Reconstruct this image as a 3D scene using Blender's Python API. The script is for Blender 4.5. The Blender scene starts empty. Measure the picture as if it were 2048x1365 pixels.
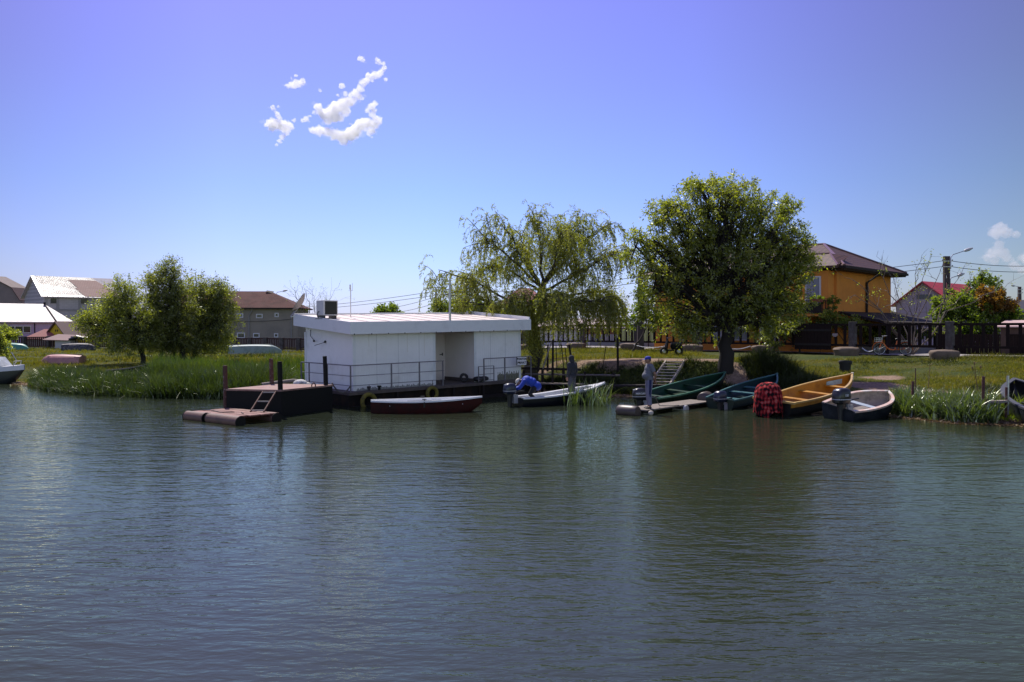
import bpy, bmesh, math, random
import numpy as np
from mathutils import Vector, Matrix, Quaternion, noise as mnoise

rng = np.random.default_rng(7)
random.seed(7)
R = math.radians
S = bpy.context.scene
COL = S.collection

# ------------------------------------------------------------------ camera
FP, EYE, HZ = 1700.0, 2.85, 655.0          # focal length in photo pixels, eye height (m), horizon row
cam_d = bpy.data.cameras.new('camera')
cam = bpy.data.objects.new('camera', cam_d)
COL.objects.link(cam)
cam_d.sensor_width = 36.0
cam_d.lens = FP / 2048 * 36
cam_d.shift_y = (HZ - 682.5) / 2048
cam_d.clip_start, cam_d.clip_end = 0.1, 12000
cam.location = (0, 0, EYE)
cam.rotation_euler = (R(90), 0, 0)
S.camera = cam

# ------------------------------------------------------------------ light
SUN_EL, SUN_AZ = 54.0, -23.0               # azimuth from +Y, negative towards -X
w = bpy.data.worlds.new('World')
S.world = w
w.use_nodes = True
nt = w.node_tree
nt.nodes.clear()
N = nt.nodes.new
L = nt.links.new
out = N('ShaderNodeOutputWorld')
bg = N('ShaderNodeBackground')
bg.inputs['Strength'].default_value = 0.100
sky = N('ShaderNodeTexSky')
sky.sky_type = 'NISHITA'
sky.sun_disc = False
sky.sun_elevation = R(SUN_EL)
sky.sun_rotation = R(SUN_AZ)
sky.air_density = 1.0
sky.dust_density = 0.6
sky.ozone_density = 2.0
tc = N('ShaderNodeTexCoord')
sep = N('ShaderNodeSeparateXYZ')
L(tc.outputs['Generated'], sep.inputs[0])
ramp = N('ShaderNodeValToRGB')              # hue of the air with height
L(sep.outputs['Z'], ramp.inputs[0])
e = ramp.color_ramp.elements
e[0].position = 0.0; e[0].color = (0.80, 0.93, 1.62, 1)
e[1].position = 0.40; e[1].color = (0.93, 0.72, 1.50, 1)
for p_, c_ in ((0.07, (0.79, 0.91, 1.52, 1)), (0.16, (0.76, 0.86, 1.48, 1)), (0.27, (0.84, 0.78, 1.45, 1))):
    q_ = e.new(p_); q_.color = c_
ramp2 = N('ShaderNodeValToRGB')             # the air is hazier and greyer away from the sun, to the east
mx_ = N('ShaderNodeMath'); mx_.operation = 'MULTIPLY_ADD'
mx_.inputs[1].default_value = 0.5; mx_.inputs[2].default_value = 0.5
L(sep.outputs['X'], mx_.inputs[0])
L(mx_.outputs[0], ramp2.inputs[0])
e = ramp2.color_ramp.elements
e[0].position = 0.22; e[0].color = (0.70, 0.62, 0.58, 1)
e[1].position = 0.78; e[1].color = (0.73, 0.68, 0.48, 1)
for p_, c_ in ((0.34, (0.98, 0.93, 0.98, 1)), (0.45, (1, 1, 1, 1)), (0.60, (0.97, 0.93, 0.92, 1)), (0.68, (0.86, 0.80, 0.72, 1))):
    q_ = e.new(p_); q_.color = c_
m1 = N('ShaderNodeMix'); m1.data_type = 'RGBA'; m1.blend_type = 'MULTIPLY'; m1.inputs['Factor'].default_value = 1
m2 = N('ShaderNodeMix'); m2.data_type = 'RGBA'; m2.blend_type = 'MULTIPLY'; m2.inputs['Factor'].default_value = 1
L(sky.outputs[0], m1.inputs[6]); L(ramp.outputs[0], m1.inputs[7])
L(m1.outputs[2], m2.inputs[6]); L(ramp2.outputs[0], m2.inputs[7])
ramp3 = N('ShaderNodeValToRGB')             # added fill: sky brightened behind the viewer to lift the faces in shade
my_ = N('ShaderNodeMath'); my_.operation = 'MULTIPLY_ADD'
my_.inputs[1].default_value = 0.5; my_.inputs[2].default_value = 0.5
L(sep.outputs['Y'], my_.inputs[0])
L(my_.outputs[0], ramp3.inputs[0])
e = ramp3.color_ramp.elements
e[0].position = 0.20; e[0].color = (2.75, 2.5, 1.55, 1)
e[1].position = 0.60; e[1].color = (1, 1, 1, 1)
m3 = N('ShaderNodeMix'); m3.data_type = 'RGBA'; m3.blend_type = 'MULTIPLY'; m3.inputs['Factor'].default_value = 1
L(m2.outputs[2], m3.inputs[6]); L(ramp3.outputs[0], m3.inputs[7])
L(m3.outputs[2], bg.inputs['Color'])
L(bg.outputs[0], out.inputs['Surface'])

sun_d = bpy.data.lights.new('sun', 'SUN')
sun_d.energy = 5.0
sun_d.angle = R(0.53)
sun_d.color = (1.0, 0.94, 0.84)
sun = bpy.data.objects.new('sun', sun_d)
COL.objects.link(sun)
sdir = Vector((math.sin(R(SUN_AZ)) * math.cos(R(SUN_EL)), math.cos(R(SUN_AZ)) * math.cos(R(SUN_EL)), math.sin(R(SUN_EL))))
sun.rotation_euler = sdir.to_track_quat('Z', 'Y').to_euler()
sun.location = sdir * 60

S.view_settings.view_transform = 'Standard'
S.view_settings.look = 'None'
S.view_settings.gamma = 1
S.view_settings.exposure = 0.15
S.render.engine = 'CYCLES'
S.cycles.max_bounces = 8
S.cycles.transparent_max_bounces = 40
S.cycles.caustics_reflective = False
S.cycles.caustics_refractive = False

# ------------------------------------------------------------------ placing helpers
def at(px, py, Y):
    """the point at depth Y that is seen at pixel (px, py) of the photograph"""
    return Vector(((px - 1024) / FP * Y, Y, EYE - (py - HZ) / FP * Y))

def atx(px, Y):
    return (px - 1024) / FP * Y

# ------------------------------------------------------------------ object helpers
def tag(o, label=None, cat=None, group=None, kind=None):
    if label: o['label'] = label
    if cat: o['category'] = cat
    if group: o['group'] = group
    if kind: o['kind'] = kind
    return o

def thing(name, label, cat, loc=(0, 0, 0), rotz=0.0, group=None, rot=None):
    o = bpy.data.objects.new(name, None)
    COL.objects.link(o)
    o.empty_display_size = 0.2
    o.location = loc
    o.rotation_euler = rot if rot else (0, 0, rotz)
    return tag(o, label, cat, group)

def link_mesh(name, me, mat, parent=None, smooth=False):
    o = bpy.data.objects.new(name, me)
    COL.objects.link(o)
    if mat: me.materials.append(mat)
    if parent: o.parent = parent
    if smooth:
        me.polygons.foreach_set('use_smooth', [True] * len(me.polygons))
    return o

def dup(root, loc, rotz=None, label=None, scale=None):
    r = root.copy(); COL.objects.link(r)
    r.location = loc
    if rotz is not None: r.rotation_euler[2] = rotz
    if scale: r.scale = (scale,) * 3
    if label: r['label'] = label
    for ch in list(root.children):
        c = ch.copy(); COL.objects.link(c); c.parent = r
        for g in list(ch.children):
            d = g.copy(); COL.objects.link(d); d.parent = c
    return r

def np_mesh(name, V, F):
    """V (n,3) floats, F (m,k) ints, all faces with k corners"""
    V = np.asarray(V, dtype=np.float32).reshape(-1, 3)
    F = np.asarray(F, dtype=np.int32)
    k = F.shape[1]
    me = bpy.data.meshes.new(name)
    me.vertices.add(len(V)); me.vertices.foreach_set('co', V.ravel())
    me.loops.add(F.size); me.loops.foreach_set('vertex_index', F.ravel())
    me.polygons.add(len(F))
    me.polygons.foreach_set('loop_start', np.arange(0, F.size, k, dtype=np.int32))
    me.polygons.foreach_set('loop_total', np.full(len(F), k, dtype=np.int32))
    me.update(calc_edges=True)
    me.validate()
    return me

class MB:
    """collects shapes and links them as one mesh object"""
    def __init__(s): s.v = []; s.f = []
    def add(s, V, F):
        b = len(s.v)
        s.v += [tuple(p) for p in V]
        s.f += [tuple(i + b for i in f) for f in F]
        return s
    def box(s, c, d, rotz=0.0, mat=None):
        x, y, z = d[0] / 2, d[1] / 2, d[2] / 2
        V = [Vector((sx * x, sy * y, sz * z)) for sz in (-1, 1) for sy in (-1, 1) for sx in (-1, 1)]
        if mat is not None: V = [mat @ p for p in V]
        elif rotz: V = [Matrix.Rotation(rotz, 3, 'Z') @ p for p in V]
        V = [p + Vector(c) for p in V]
        return s.add(V, [(0, 2, 3, 1), (4, 5, 7, 6), (0, 1, 5, 4), (2, 6, 7, 3), (0, 4, 6, 2), (1, 3, 7, 5)])
    def span(s, lo, hi):
        return s.box([(a + b) / 2 for a, b in zip(lo, hi)], [abs(b - a) for a, b in zip(lo, hi)])
    def bar(s, a, b, w_, h_=None, up=(0, 0, 1)):
        """a rectangular bar from a to b"""
        a = Vector(a); b = Vector(b); h_ = h_ or w_
        d = (b - a); l = d.length; d.normalize()
        u = Vector(up)
        if abs(d.dot(u)) > 0.99: u = Vector((0, 1, 0))
        r = d.cross(u).normalized(); u = r.cross(d)
        V = []
        for q in (a, b):
            for sr, su in ((-1, -1), (1, -1), (1, 1), (-1, 1)):
                V.append(q + r * sr * w_ / 2 + u * su * h_ / 2)
        return s.add(V, [(3, 2, 1, 0), (4, 5, 6, 7), (0, 1, 5, 4), (1, 2, 6, 5), (2, 3, 7, 6), (3, 0, 4, 7)])
    def tube(s, pts, rad, n=8, cap=True):
        pts = [Vector(p) for p in pts]
        if not hasattr(rad, '__len__'): rad = [rad] * len(pts)
        V = []; F = []
        prev = None
        for i, p in enumerate(pts):
            d = (pts[min(i + 1, len(pts) - 1)] - pts[max(i - 1, 0)])
            if d.length < 1e-9: d = Vector((0, 0, 1))
            d.normalize()
            if prev is None:
                u = Vector((0, 0, 1)) if abs(d.z) < 0.9 else Vector((1, 0, 0))
                r = d.cross(u).normalized()
            else:
                r = (prev - d * prev.dot(d))
                r = r.normalized() if r.length > 1e-6 else d.cross(Vector((0, 1, 0.1))).normalized()
            prev = r
            u = d.cross(r)
            for k in range(n):
                t = 2 * math.pi * k / n
                V.append(p + (r * math.cos(t) + u * math.sin(t)) * rad[i])
        for i in range(len(pts) - 1):
            for k in range(n):
                F.append((i * n + k, i * n + (k + 1) % n, (i + 1) * n + (k + 1) % n, (i + 1) * n + k))
        if cap:
            F.append(tuple(range(n - 1, -1, -1)))
            F.append(tuple((len(pts) - 1) * n + k for k in range(n)))
        return s.add(V, F)
    def lathe(s, prof, n=16, c=(0, 0, 0), mat=None):
        """prof: (radius, z) pairs from bottom to top"""
        V = []; F = []
        for r, z in prof:
            for k in range(n):
                t = 2 * math.pi * k / n
                V.append(Vector((r * math.cos(t), r * math.sin(t), z)))
        for i in range(len(prof) - 1):
            for k in range(n):
                F.append((i * n + k, i * n + (k + 1) % n, (i + 1) * n + (k + 1) % n, (i + 1) * n + k))
        F.append(tuple(range(n - 1, -1, -1))); F.append(tuple((len(prof) - 1) * n + k for k in range(n)))
        if mat is not None: V = [mat @ p for p in V]
        return s.add([p + Vector(c) for p in V], F)
    def ball(s, c, r, nu=10, nv=7, mat=None):
        if not hasattr(r, '__len__'): r = (r, r, r)
        V = []; F = []
        for j in range(nv + 1):
            ph = math.pi * j / nv
            rr = max(math.sin(ph), 0.02)
            for k in range(nu):
                t = 2 * math.pi * k / nu
                V.append(Vector((r[0] * rr * math.cos(t), r[1] * rr * math.sin(t), -r[2] * math.cos(ph))))
        for j in range(nv):
            for k in range(nu):
                F.append((j * nu + k, j * nu + (k + 1) % nu, (j + 1) * nu + (k + 1) % nu, (j + 1) * nu + k))
        F.append(tuple(range(nu - 1, -1, -1))); F.append(tuple(nv * nu + k for k in range(nu)))
        if mat is not None: V = [mat @ p for p in V]
        return s.add([p + Vector(c) for p in V], F)
    def torus(s, c, Rr, r, n=24, m=8, mat=None):
        V = []; F = []
        for i in range(n):
            a = 2 * math.pi * i / n
            for j in range(m):
                b = 2 * math.pi * j / m
                V.append(Vector(((Rr + r * math.cos(b)) * math.cos(a), (Rr + r * math.cos(b)) * math.sin(a), r * math.sin(b))))
        for i in range(n):
            for j in range(m):
                F.append((i * m + j, ((i + 1) % n) * m + j, ((i + 1) % n) * m + (j + 1) % m, i * m + (j + 1) % m))
        if mat is not None: V = [mat @ p for p in V]
        return s.add([p + Vector(c) for p in V], F)
    def loft(s, rings, cap=True, closed=True):
        n = len(rings[0]); V = [p for r in rings for p in r]; F = []
        for i in range(len(rings) - 1):
            for k in range(n if closed else n - 1):
                F.append((i * n + k, i * n + (k + 1) % n, (i + 1) * n + (k + 1) % n, (i + 1) * n + k))
        if cap and closed:
            F.append(tuple(range(n - 1, -1, -1))); F.append(tuple((len(rings) - 1) * n + k for k in range(n)))
        return s.add(V, F)
    def prism(s, poly, z0, z1):
        n = len(poly)
        V = [(p[0], p[1], z0) for p in poly] + [(p[0], p[1], z1) for p in poly]
        F = [tuple(range(n - 1, -1, -1)), tuple(range(n, 2 * n))]
        F += [(i, (i + 1) % n, n + (i + 1) % n, n + i) for i in range(n)]
        return s.add(V, F)
    def slab(s, quad, t):
        """a flat polygon given by its top corners, thickened downwards by t"""
        n = len(quad)
        q = [Vector(p) for p in quad]
        nrm = (q[1] - q[0]).cross(q[2] - q[0]).normalized()
        if nrm.z < 0: nrm = -nrm
        V = q + [p - nrm * t for p in q]
        F = [tuple(range(n)), tuple(range(2 * n - 1, n - 1, -1))]
        F += [(i, n + i, n + (i + 1) % n, (i + 1) % n) for i in range(n)]
        return s.add(V, F)
    def xf(s, m):
        s.v = [tuple(m @ Vector(p)) for p in s.v]; return s
    def mesh(s, name):
        me = bpy.data.meshes.new(name)
        me.from_pydata(s.v, [], s.f)
        bm = bmesh.new(); bm.from_mesh(me)
        bmesh.ops.recalc_face_normals(bm, faces=bm.faces)
        bm.to_mesh(me); bm.free()
        me.update()
        return me
    def build(s, name, mat, parent=None, smooth=False, bevel=0, seg=2):
        me = s.mesh(name)
        o = link_mesh(name, me, mat, parent, smooth)
        if bevel:
            b = o.modifiers.new('bevel', 'BEVEL'); b.width = bevel; b.segments = seg; b.limit_method = 'ANGLE'; b.angle_limit = R(40)
        if smooth:
            try:
                me.set_sharp_from_angle(angle=R(50))
            except Exception:
                pass
        return o
    def fused(s, name, mat, parent=None, voxel=0.012, smooth=4, dec=None):
        """merge the overlapping shapes into one continuous skin"""
        me = s.mesh(name)
        o = bpy.data.objects.new(name, me); COL.objects.link(o)
        m_ = o.modifiers.new('r', 'REMESH'); m_.mode = 'VOXEL'; m_.voxel_size = voxel
        if smooth:
            k = o.modifiers.new('s', 'SMOOTH'); k.iterations = smooth; k.factor = 0.5
        dg = bpy.context.evaluated_depsgraph_get()
        me2 = bpy.data.meshes.new_from_object(o.evaluated_get(dg))
        bpy.data.objects.remove(o); bpy.data.meshes.remove(me)
        me2.materials.clear()
        return link_mesh(name, me2, mat, parent, True)

def text_mesh(name, txt, size, mat, parent, loc, rot, extrude=0.002, sx=1.0, bold=0.0):
    cu = bpy.data.curves.new(name, 'FONT')
    cu.body = txt; cu.size = size; cu.extrude = extrude; cu.align_x = 'CENTER'; cu.align_y = 'CENTER'; cu.offset = bold
    o = bpy.data.objects.new(name, cu); COL.objects.link(o)
    dg = bpy.context.evaluated_depsgraph_get()
    me = bpy.data.meshes.new_from_object(o.evaluated_get(dg))
    bpy.data.objects.remove(o)
    me.materials.clear()
    ob = link_mesh(name, me, mat, parent)
    ob.location = loc; ob.rotation_euler = rot; ob.scale = (sx, 1, 1)
    return ob

# ------------------------------------------------------------------ materials
def new_mat(name):
    m = bpy.data.materials.new(name); m.use_nodes = True
    m.node_tree.nodes.clear()
    return m, m.node_tree

def M(name, col, rough=0.6, var=0.18, scale=4.0, col2=None, patch=(0.45, 0.62), pscale=1.5, bump=0.0, bscale=30.0, metal=0.0, spec=0.5,
      stripes=None, sstr=0.3, coat=0.0, stretch=(1, 1, 1), brick=None, randisl=0.0):
    m, t = new_mat(name)
    n = t.nodes.new; l = t.links.new
    o = n('ShaderNodeOutputMaterial'); p = n('ShaderNodeBsdfPrincipled')
    l(p.outputs[0], o.inputs[0])
    p.inputs['Roughness'].default_value = rough
    p.inputs['Metallic'].default_value = metal
    p.inputs['Specular IOR Level'].default_value = spec
    p.inputs['Coat Weight'].default_value = coat
    tcn = n('ShaderNodeTexCoord'); mp = n('ShaderNodeMapping'); mp.inputs['Scale'].default_value = stretch
    l(tcn.outputs['Object'], mp.inputs[0])
    nz = n('ShaderNodeTexNoise'); nz.inputs['Scale'].default_value = scale; nz.inputs['Detail'].default_value = 6; nz.inputs['Roughness'].default_value = 0.65
    l(mp.outputs[0], nz.inputs['Vector'])
    mr = n('ShaderNodeMapRange'); mr.inputs['From Min'].default_value = 0.3; mr.inputs['From Max'].default_value = 0.7
    mr.inputs['To Min'].default_value = 1 - var; mr.inputs['To Max'].default_value = 1 + var
    l(nz.outputs[0], mr.inputs[0])
    base = n('ShaderNodeRGB'); base.outputs[0].default_value = (*col, 1)
    cur = base.outputs[0]
    if col2 is not None:
        n2 = n('ShaderNodeTexNoise'); n2.inputs['Scale'].default_value = pscale; n2.inputs['Detail'].default_value = 8; n2.inputs['Roughness'].default_value = 0.7
        l(mp.outputs[0], n2.inputs['Vector'])
        r2 = n('ShaderNodeMapRange'); r2.interpolation_type = 'SMOOTHSTEP'
        r2.inputs['From Min'].default_value = patch[0]; r2.inputs['From Max'].default_value = patch[1]
        l(n2.outputs[0], r2.inputs[0])
        mx = n('ShaderNodeMix'); mx.data_type = 'RGBA'
        l(r2.outputs[0], mx.inputs['Factor']); l(cur, mx.inputs[6]); mx.inputs[7].default_value = (*col2, 1)
        cur = mx.outputs[2]
    mu = n('ShaderNodeVectorMath'); mu.operation = 'SCALE'
    l(cur, mu.inputs[0]); l(mr.outputs[0], mu.inputs['Scale'])
    cur = mu.outputs[0]
    if randisl:
        g = n('ShaderNodeNewGeometry'); r3 = n('ShaderNodeMapRange'); r3.inputs['To Min'].default_value = 1 - randisl; r3.inputs['To Max'].default_value = 1 + randisl
        l(g.outputs['Random Per Island'], r3.inputs[0])
        mu2 = n('ShaderNodeVectorMath'); mu2.operation = 'SCALE'
        l(cur, mu2.inputs[0]); l(r3.outputs[0], mu2.inputs['Scale']); cur = mu2.outputs[0]
    height = None
    if brick:
        bt = n('ShaderNodeTexBrick')
        bt.inputs['Scale'].default_value = 1.0
        bt.inputs['Brick Width'].default_value = brick[0]; bt.inputs['Row Height'].default_value = brick[1]
        bt.inputs['Mortar Size'].default_value = brick[2]; bt.inputs['Mortar Smooth'].default_value = 0.3
        bt.inputs['Color1'].default_value = (1, 1, 1, 1); bt.inputs['Color2'].default_value = (brick[4],) * 3 + (1,); bt.inputs['Mortar'].default_value = (brick[3],) * 3 + (1,)
        mp2 = n('ShaderNodeMapping'); mp2.inputs['Rotation'].default_value = brick[5] if len(brick) > 5 else (R(90), 0, 0)
        l(tcn.outputs['Object'], mp2.inputs[0]); l(mp2.outputs[0], bt.inputs['Vector'])
        mb_ = n('ShaderNodeMix'); mb_.data_type = 'RGBA'; mb_.blend_type = 'MULTIPLY'; mb_.inputs['Factor'].default_value = 1
        l(cur, mb_.inputs[6]); l(bt.outputs['Color'], mb_.inputs[7]); cur = mb_.outputs[2]
    l(cur, p.inputs['Base Color'])
    rr = n('ShaderNodeMapRange'); rr.inputs['To Min'].default_value = max(rough - 0.12, 0.03); rr.inputs['To Max'].default_value = min(rough + 0.12, 1)
    l(nz.outputs[0], rr.inputs[0]); l(rr.outputs[0], p.inputs['Roughness'])
    if bump or stripes:
        bp = n('ShaderNodeBump'); bp.inputs['Distance'].default_value = 0.02
        if stripes:                         # (axis, spacing): pressed ribs
            wv = n('ShaderNodeTexWave'); wv.bands_direction = stripes[0]; wv.inputs['Scale'].default_value = 0.314159 / stripes[1] * 1.0
            wv.wave_profile = stripes[2] if len(stripes) > 2 else 'SIN'
            l(tcn.outputs['Object'], wv.inputs['Vector'])
            bp.inputs['Strength'].default_value = sstr
            l(wv.outputs['Fac'], bp.inputs['Height'])
        else:
            nb = n('ShaderNodeTexNoise'); nb.inputs['Scale'].default_value = bscale; nb.inputs['Detail'].default_value = 5
            l(mp.outputs[0], nb.inputs['Vector'])
            bp.inputs['Strength'].default_value = bump
            l(nb.outputs[0], bp.inputs['Height'])
        l(bp.outputs[0], p.inputs['Normal'])
    return m

def leaf_mat(name, cols, trans=0.45, gloss=0.12, rough=0.45, nscale=0.6):
    """leaves: every leaf its own tint between the given colours, with slow drifts through the crown"""
    m, t = new_mat(name)
    n = t.nodes.new; l = t.links.new
    o = n('ShaderNodeOutputMaterial')
    g = n('ShaderNodeNewGeometry')
    tcn = n('ShaderNodeTexCoord')
    nz = n('ShaderNodeTexNoise'); nz.inputs['Scale'].default_value = nscale; nz.inputs['Detail'].default_value = 3
    l(tcn.outputs['Object'], nz.inputs['Vector'])
    ad = n('ShaderNodeMath'); ad.operation = 'MULTIPLY_ADD'; ad.inputs[1].default_value = 0.55
    l(g.outputs['Random Per Island'], ad.inputs[0])
    sb = n('ShaderNodeMapRange'); sb.inputs['From Min'].default_value = 0.3; sb.inputs['From Max'].default_value = 0.7; sb.inputs['To Max'].default_value = 0.45
    l(nz.outputs[0], sb.inputs[0]); l(sb.outputs[0], ad.inputs[2])
    rp = n('ShaderNodeValToRGB')
    for i, c in enumerate(cols):
        if i < 2: el = rp.color_ramp.elements[i]; el.position = i * 1.0 / (len(cols) - 1)
        else: el = rp.color_ramp.elements.new(i / (len(cols) - 1))
        el.position = i / (len(cols) - 1)
    for el, c in zip(sorted(rp.color_ramp.elements, key=lambda q: q.position), cols): el.color = (*c, 1)
    l(ad.outputs[0], rp.inputs[0])
    d = n('ShaderNodeBsdfDiffuse'); tr = n('ShaderNodeBsdfTranslucent'); gl = n('ShaderNodeBsdfGlossy')
    gl.inputs['Roughness'].default_value = rough
    l(rp.outputs[0], d.inputs[0])
    br = n('ShaderNodeVectorMath'); br.operation = 'MULTIPLY'; br.inputs[1].default_value = (3.0, 3.0, 0.95)
    l(rp.outputs[0], br.inputs[0]); l(br.outputs[0], tr.inputs[0])
    a = n('ShaderNodeMixShader'); a.inputs[0].default_value = trans
    l(d.outputs[0], a.inputs[1]); l(tr.outputs[0], a.inputs[2])
    b = n('ShaderNodeMixShader'); b.inputs[0].default_value = gloss
    l(a.outputs[0], b.inputs[1]); l(gl.outputs[0], b.inputs[2])
    gl.inputs[0].default_value = (0.55, 0.58, 0.50, 1)
    l(b.outputs[0], o.inputs[0])
    return m
# ------------------------------------------------------------------ shoreline and ground
SHORE = np.array([(-700, 260), (-200, 110), (-60, 58), (-33, 45.5), (-26.5, 44), (-22, 40.4), (-17.8, 36.9), (-14.4, 35.4), (-11.6, 35.0), (-9.5, 36.4),
                  (-6, 39.2), (-2.5, 40.8), (-0.3, 40.0), (1.4, 37.2), (3.4, 35.2), (5.6, 34.9), (9, 34.6), (11.0, 32.6), (12.5, 29.2),
                  (12.75, 27.0), (13.5, 25.6), (15.2, 24.9), (22, 23.2), (40, 15), (100, -20), (400, -260)], dtype=float)
PLAT = ((-700, .7), (-60, .6), (-27, .55), (-12, .6), (-4, .8), (0.5, 1.05), (3, 1.2), (6, 1.3), (700, 1.3))
WID = ((-700, 9), (-14, 8), (-2, 6.5), (2, 6.0), (5, 5.2), (9, 5.2), (12, 8.5), (14, 13), (22, 15), (700, 15))

def shore_dist(X, Y):
    """signed distance to the waterline, positive on land"""
    P = np.stack([np.ravel(X), np.ravel(Y)], 1).astype(float)
    best = np.full(len(P), 1e18); sgn = np.ones(len(P))
    for a, b in zip(SHORE[:-1], SHORE[1:]):
        d = b - a
        t = np.clip(((P - a) @ d) / (d @ d), 0, 1)
        q = a + t[:, None] * d
        r2 = ((P - q) ** 2).sum(1)
        cr = d[0] * (P[:, 1] - a[1]) - d[1] * (P[:, 0] - a[0])
        m_ = r2 < best - 1e-9
        best[m_] = r2[m_]; sgn[m_] = np.where(cr[m_] >= 0, 1, -1)
    return np.sqrt(best) * sgn

def fbm(X, Y, seed=0):
    v = 0
    r_ = np.random.default_rng(seed)
    for k in range(9):
        f = 0.35 * 1.55 ** k; a = r_.uniform(0, 6.28); ph = r_.uniform(0, 6.28, 2)
        v = v + np.sin((X * math.cos(a) + Y * math.sin(a)) * f + ph[0]) * np.sin((-X * math.sin(a) + Y * math.cos(a)) * f * 0.83 + ph[1]) / 1.45 ** k
    return v

def ground_z(X, Y):
    X = np.asarray(X, float); Y = np.asarray(Y, float)
    shp = X.shape
    d = shore_dist(X, Y).reshape(shp)
    pl = np.interp(X, [p[0] for p in PLAT], [p[1] for p in PLAT])
    wd = np.interp(X, [p[0] for p in WID], [p[1] for p in WID])
    t = np.clip(d / wd, 0, 1)
    s = np.where(X > 11, t ** 0.8, t * t * (3 - 2 * t) * 0.6 + 0.4 * t)
    # the bank under the trees: a low wet toe, then a steep earthen face up to the lip
    k_ = np.clip((X - 0.5) / 2.0, 0, 1) * np.clip((12.6 - X) / 1.4, 0, 1)
    q_ = np.clip((d - 2.5) / 1.5, 0, 1); steep = 0.24 * np.clip(d / 2.5, 0, 1) + 0.76 * q_ * q_ * (3 - 2 * q_)
    s = s * (1 - k_) + steep * k_
    z = np.where(d > 0, 0.02 + pl * s, np.maximum(d * 0.35, -2.2))
    near = np.clip((d + 1) / 4, 0, 1) * np.clip(1.4 - d / 90, 0.2, 1)
    z = z + near * fbm(X, Y, 3) * np.where(d > wd, 0.020, 0.060)
    return z

def gz(x, y):
    return float(ground_z(np.array([x]), np.array([y]))[0])

def axis(lo, hi, step, far, growth=1.25):
    a = list(np.arange(lo, hi + 1e-6, step))
    s = step; v = hi
    while v < far: s *= growth; v += s; a.append(v)
    s = step; v = lo
    while v > -far: s *= growth; v -= s; a.insert(0, v)
    return np.array(a)

xs = axis(-32, 26, 0.3, 5000, 1.22)
ys = axis(22, 62, 0.3, 6000, 1.22)
GX, GY = np.meshgrid(xs, ys)
GZ = ground_z(GX, GY)
V = np.stack([GX, GY, GZ], -1).reshape(-1, 3)
nx, ny = len(xs), len(ys)
idx = np.arange(nx * ny).reshape(ny, nx)
F = np.stack([idx[:-1, :-1], idx[:-1, 1:], idx[1:, 1:], idx[1:, :-1]], -1).reshape(-1, 4)
cx = V[F[:, 0], 0]; cy = V[F[:, 0], 1]; fd = V[F].mean(1)
keep = ~((V[F][:, :, 2].max(1) < -2.1) & (np.abs(fd[:, 0]) < 300) & (fd[:, 1] > -300) & (fd[:, 1] < 300))
me = np_mesh('ground', V, F)
# bare trodden earth: the track along the top of the bank, the landing behind the boats, the worn run-down on the right
dirt = np.zeros(nx * ny)
def earth(cx_, cy_, rx, ry, amt=1.0, ang=0.0):
    dx = V[:, 0] - cx_; dy = V[:, 1] - cy_
    c, s_ = math.cos(ang), math.sin(ang)
    u = (dx * c + dy * s_) / rx; v = (-dx * s_ + dy * c) / ry
    global dirt
    dirt = np.maximum(dirt, amt * np.clip(1.35 - np.sqrt(u * u + v * v), 0, 1))
earth(6.8, 41.0, 4.0, 1.3, 1.0, -0.1)
earth(5.6, 39.6, 1.6, 1.2, 1.0)
earth(9.9, 37.3, 0.55, 2.2, 0.9, 0.15)
earth(14.3, 33.5, 0.9, 2.0, 1.0, 0.3)
earth(15.0, 30.2, 1.2, 1.9, 1.0, 0.2)
earth(13.9, 29.8, 0.7, 1.2, .8)
earth(16.0, 36.5, 1.0, 1.0, .7)
earth(3.6, 43.0, 3.0, 0.5, .8, 0.15)
earth(8.0, 36.0, 1.0, 0.8, .7)
edge = np.clip(1.3 - np.abs(shore_dist(V[:, 0], V[:, 1]) - 0.1) / 0.55, 0, 1)
dirt = np.maximum(dirt, edge * 0.9)
at_ = me.attributes.new('bare', 'FLOAT', 'POINT')
at_.data.foreach_set('value', dirt.astype(np.float32))

gm, t = new_mat('turf_and_earth')
n = t.nodes.new; l = t.links.new
o_ = n('ShaderNodeOutputMaterial'); p = n('ShaderNodeBsdfPrincipled'); l(p.outputs[0], o_.inputs[0])
p.inputs['Roughness'].default_value = 0.95; p.inputs['Specular IOR Level'].default_value = 0.15
ge = n('ShaderNodeNewGeometry')
n1 = n('ShaderNodeTexNoise'); n1.inputs['Scale'].default_value = 0.55; n1.inputs['Detail'].default_value = 8; n1.inputs['Roughness'].default_value = 0.7
n2 = n('ShaderNodeTexNoise'); n2.inputs['Scale'].default_value = 7.0; n2.inputs['Detail'].default_value = 8; n2.inputs['Roughness'].default_value = 0.75
for q in (n1, n2): l(ge.outputs['Position'], q.inputs['Vector'])
r1 = n('ShaderNodeValToRGB')
for pos, c in ((0.30, (0.026, 0.042, 0.008)), (0.45, (0.048, 0.066, 0.011)), (0.58, (0.070, 0.074, 0.015)), (0.72, (0.095, 0.072, 0.028))):
    el = r1.color_ramp.elements.new(pos); el.color = (*c, 1)
r1.color_ramp.elements.remove(r1.color_ramp.elements[0]); r1.color_ramp.elements.remove(r1.color_ramp.elements[-1])
l(n1.outputs[0], r1.inputs[0])
mr = n('ShaderNodeMapRange'); mr.inputs['From Min'].default_value = 0.3; mr.inputs['From Max'].default_value = 0.7; mr.inputs['To Min'].default_value = 0.45; mr.inputs['To Max'].default_value = 1.5
l(n2.outputs[0], mr.inputs[0])
gs = n('ShaderNodeVectorMath'); gs.operation = 'SCALE'; l(r1.outputs[0], gs.inputs[0]); l(mr.outputs[0], gs.inputs['Scale'])
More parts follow.
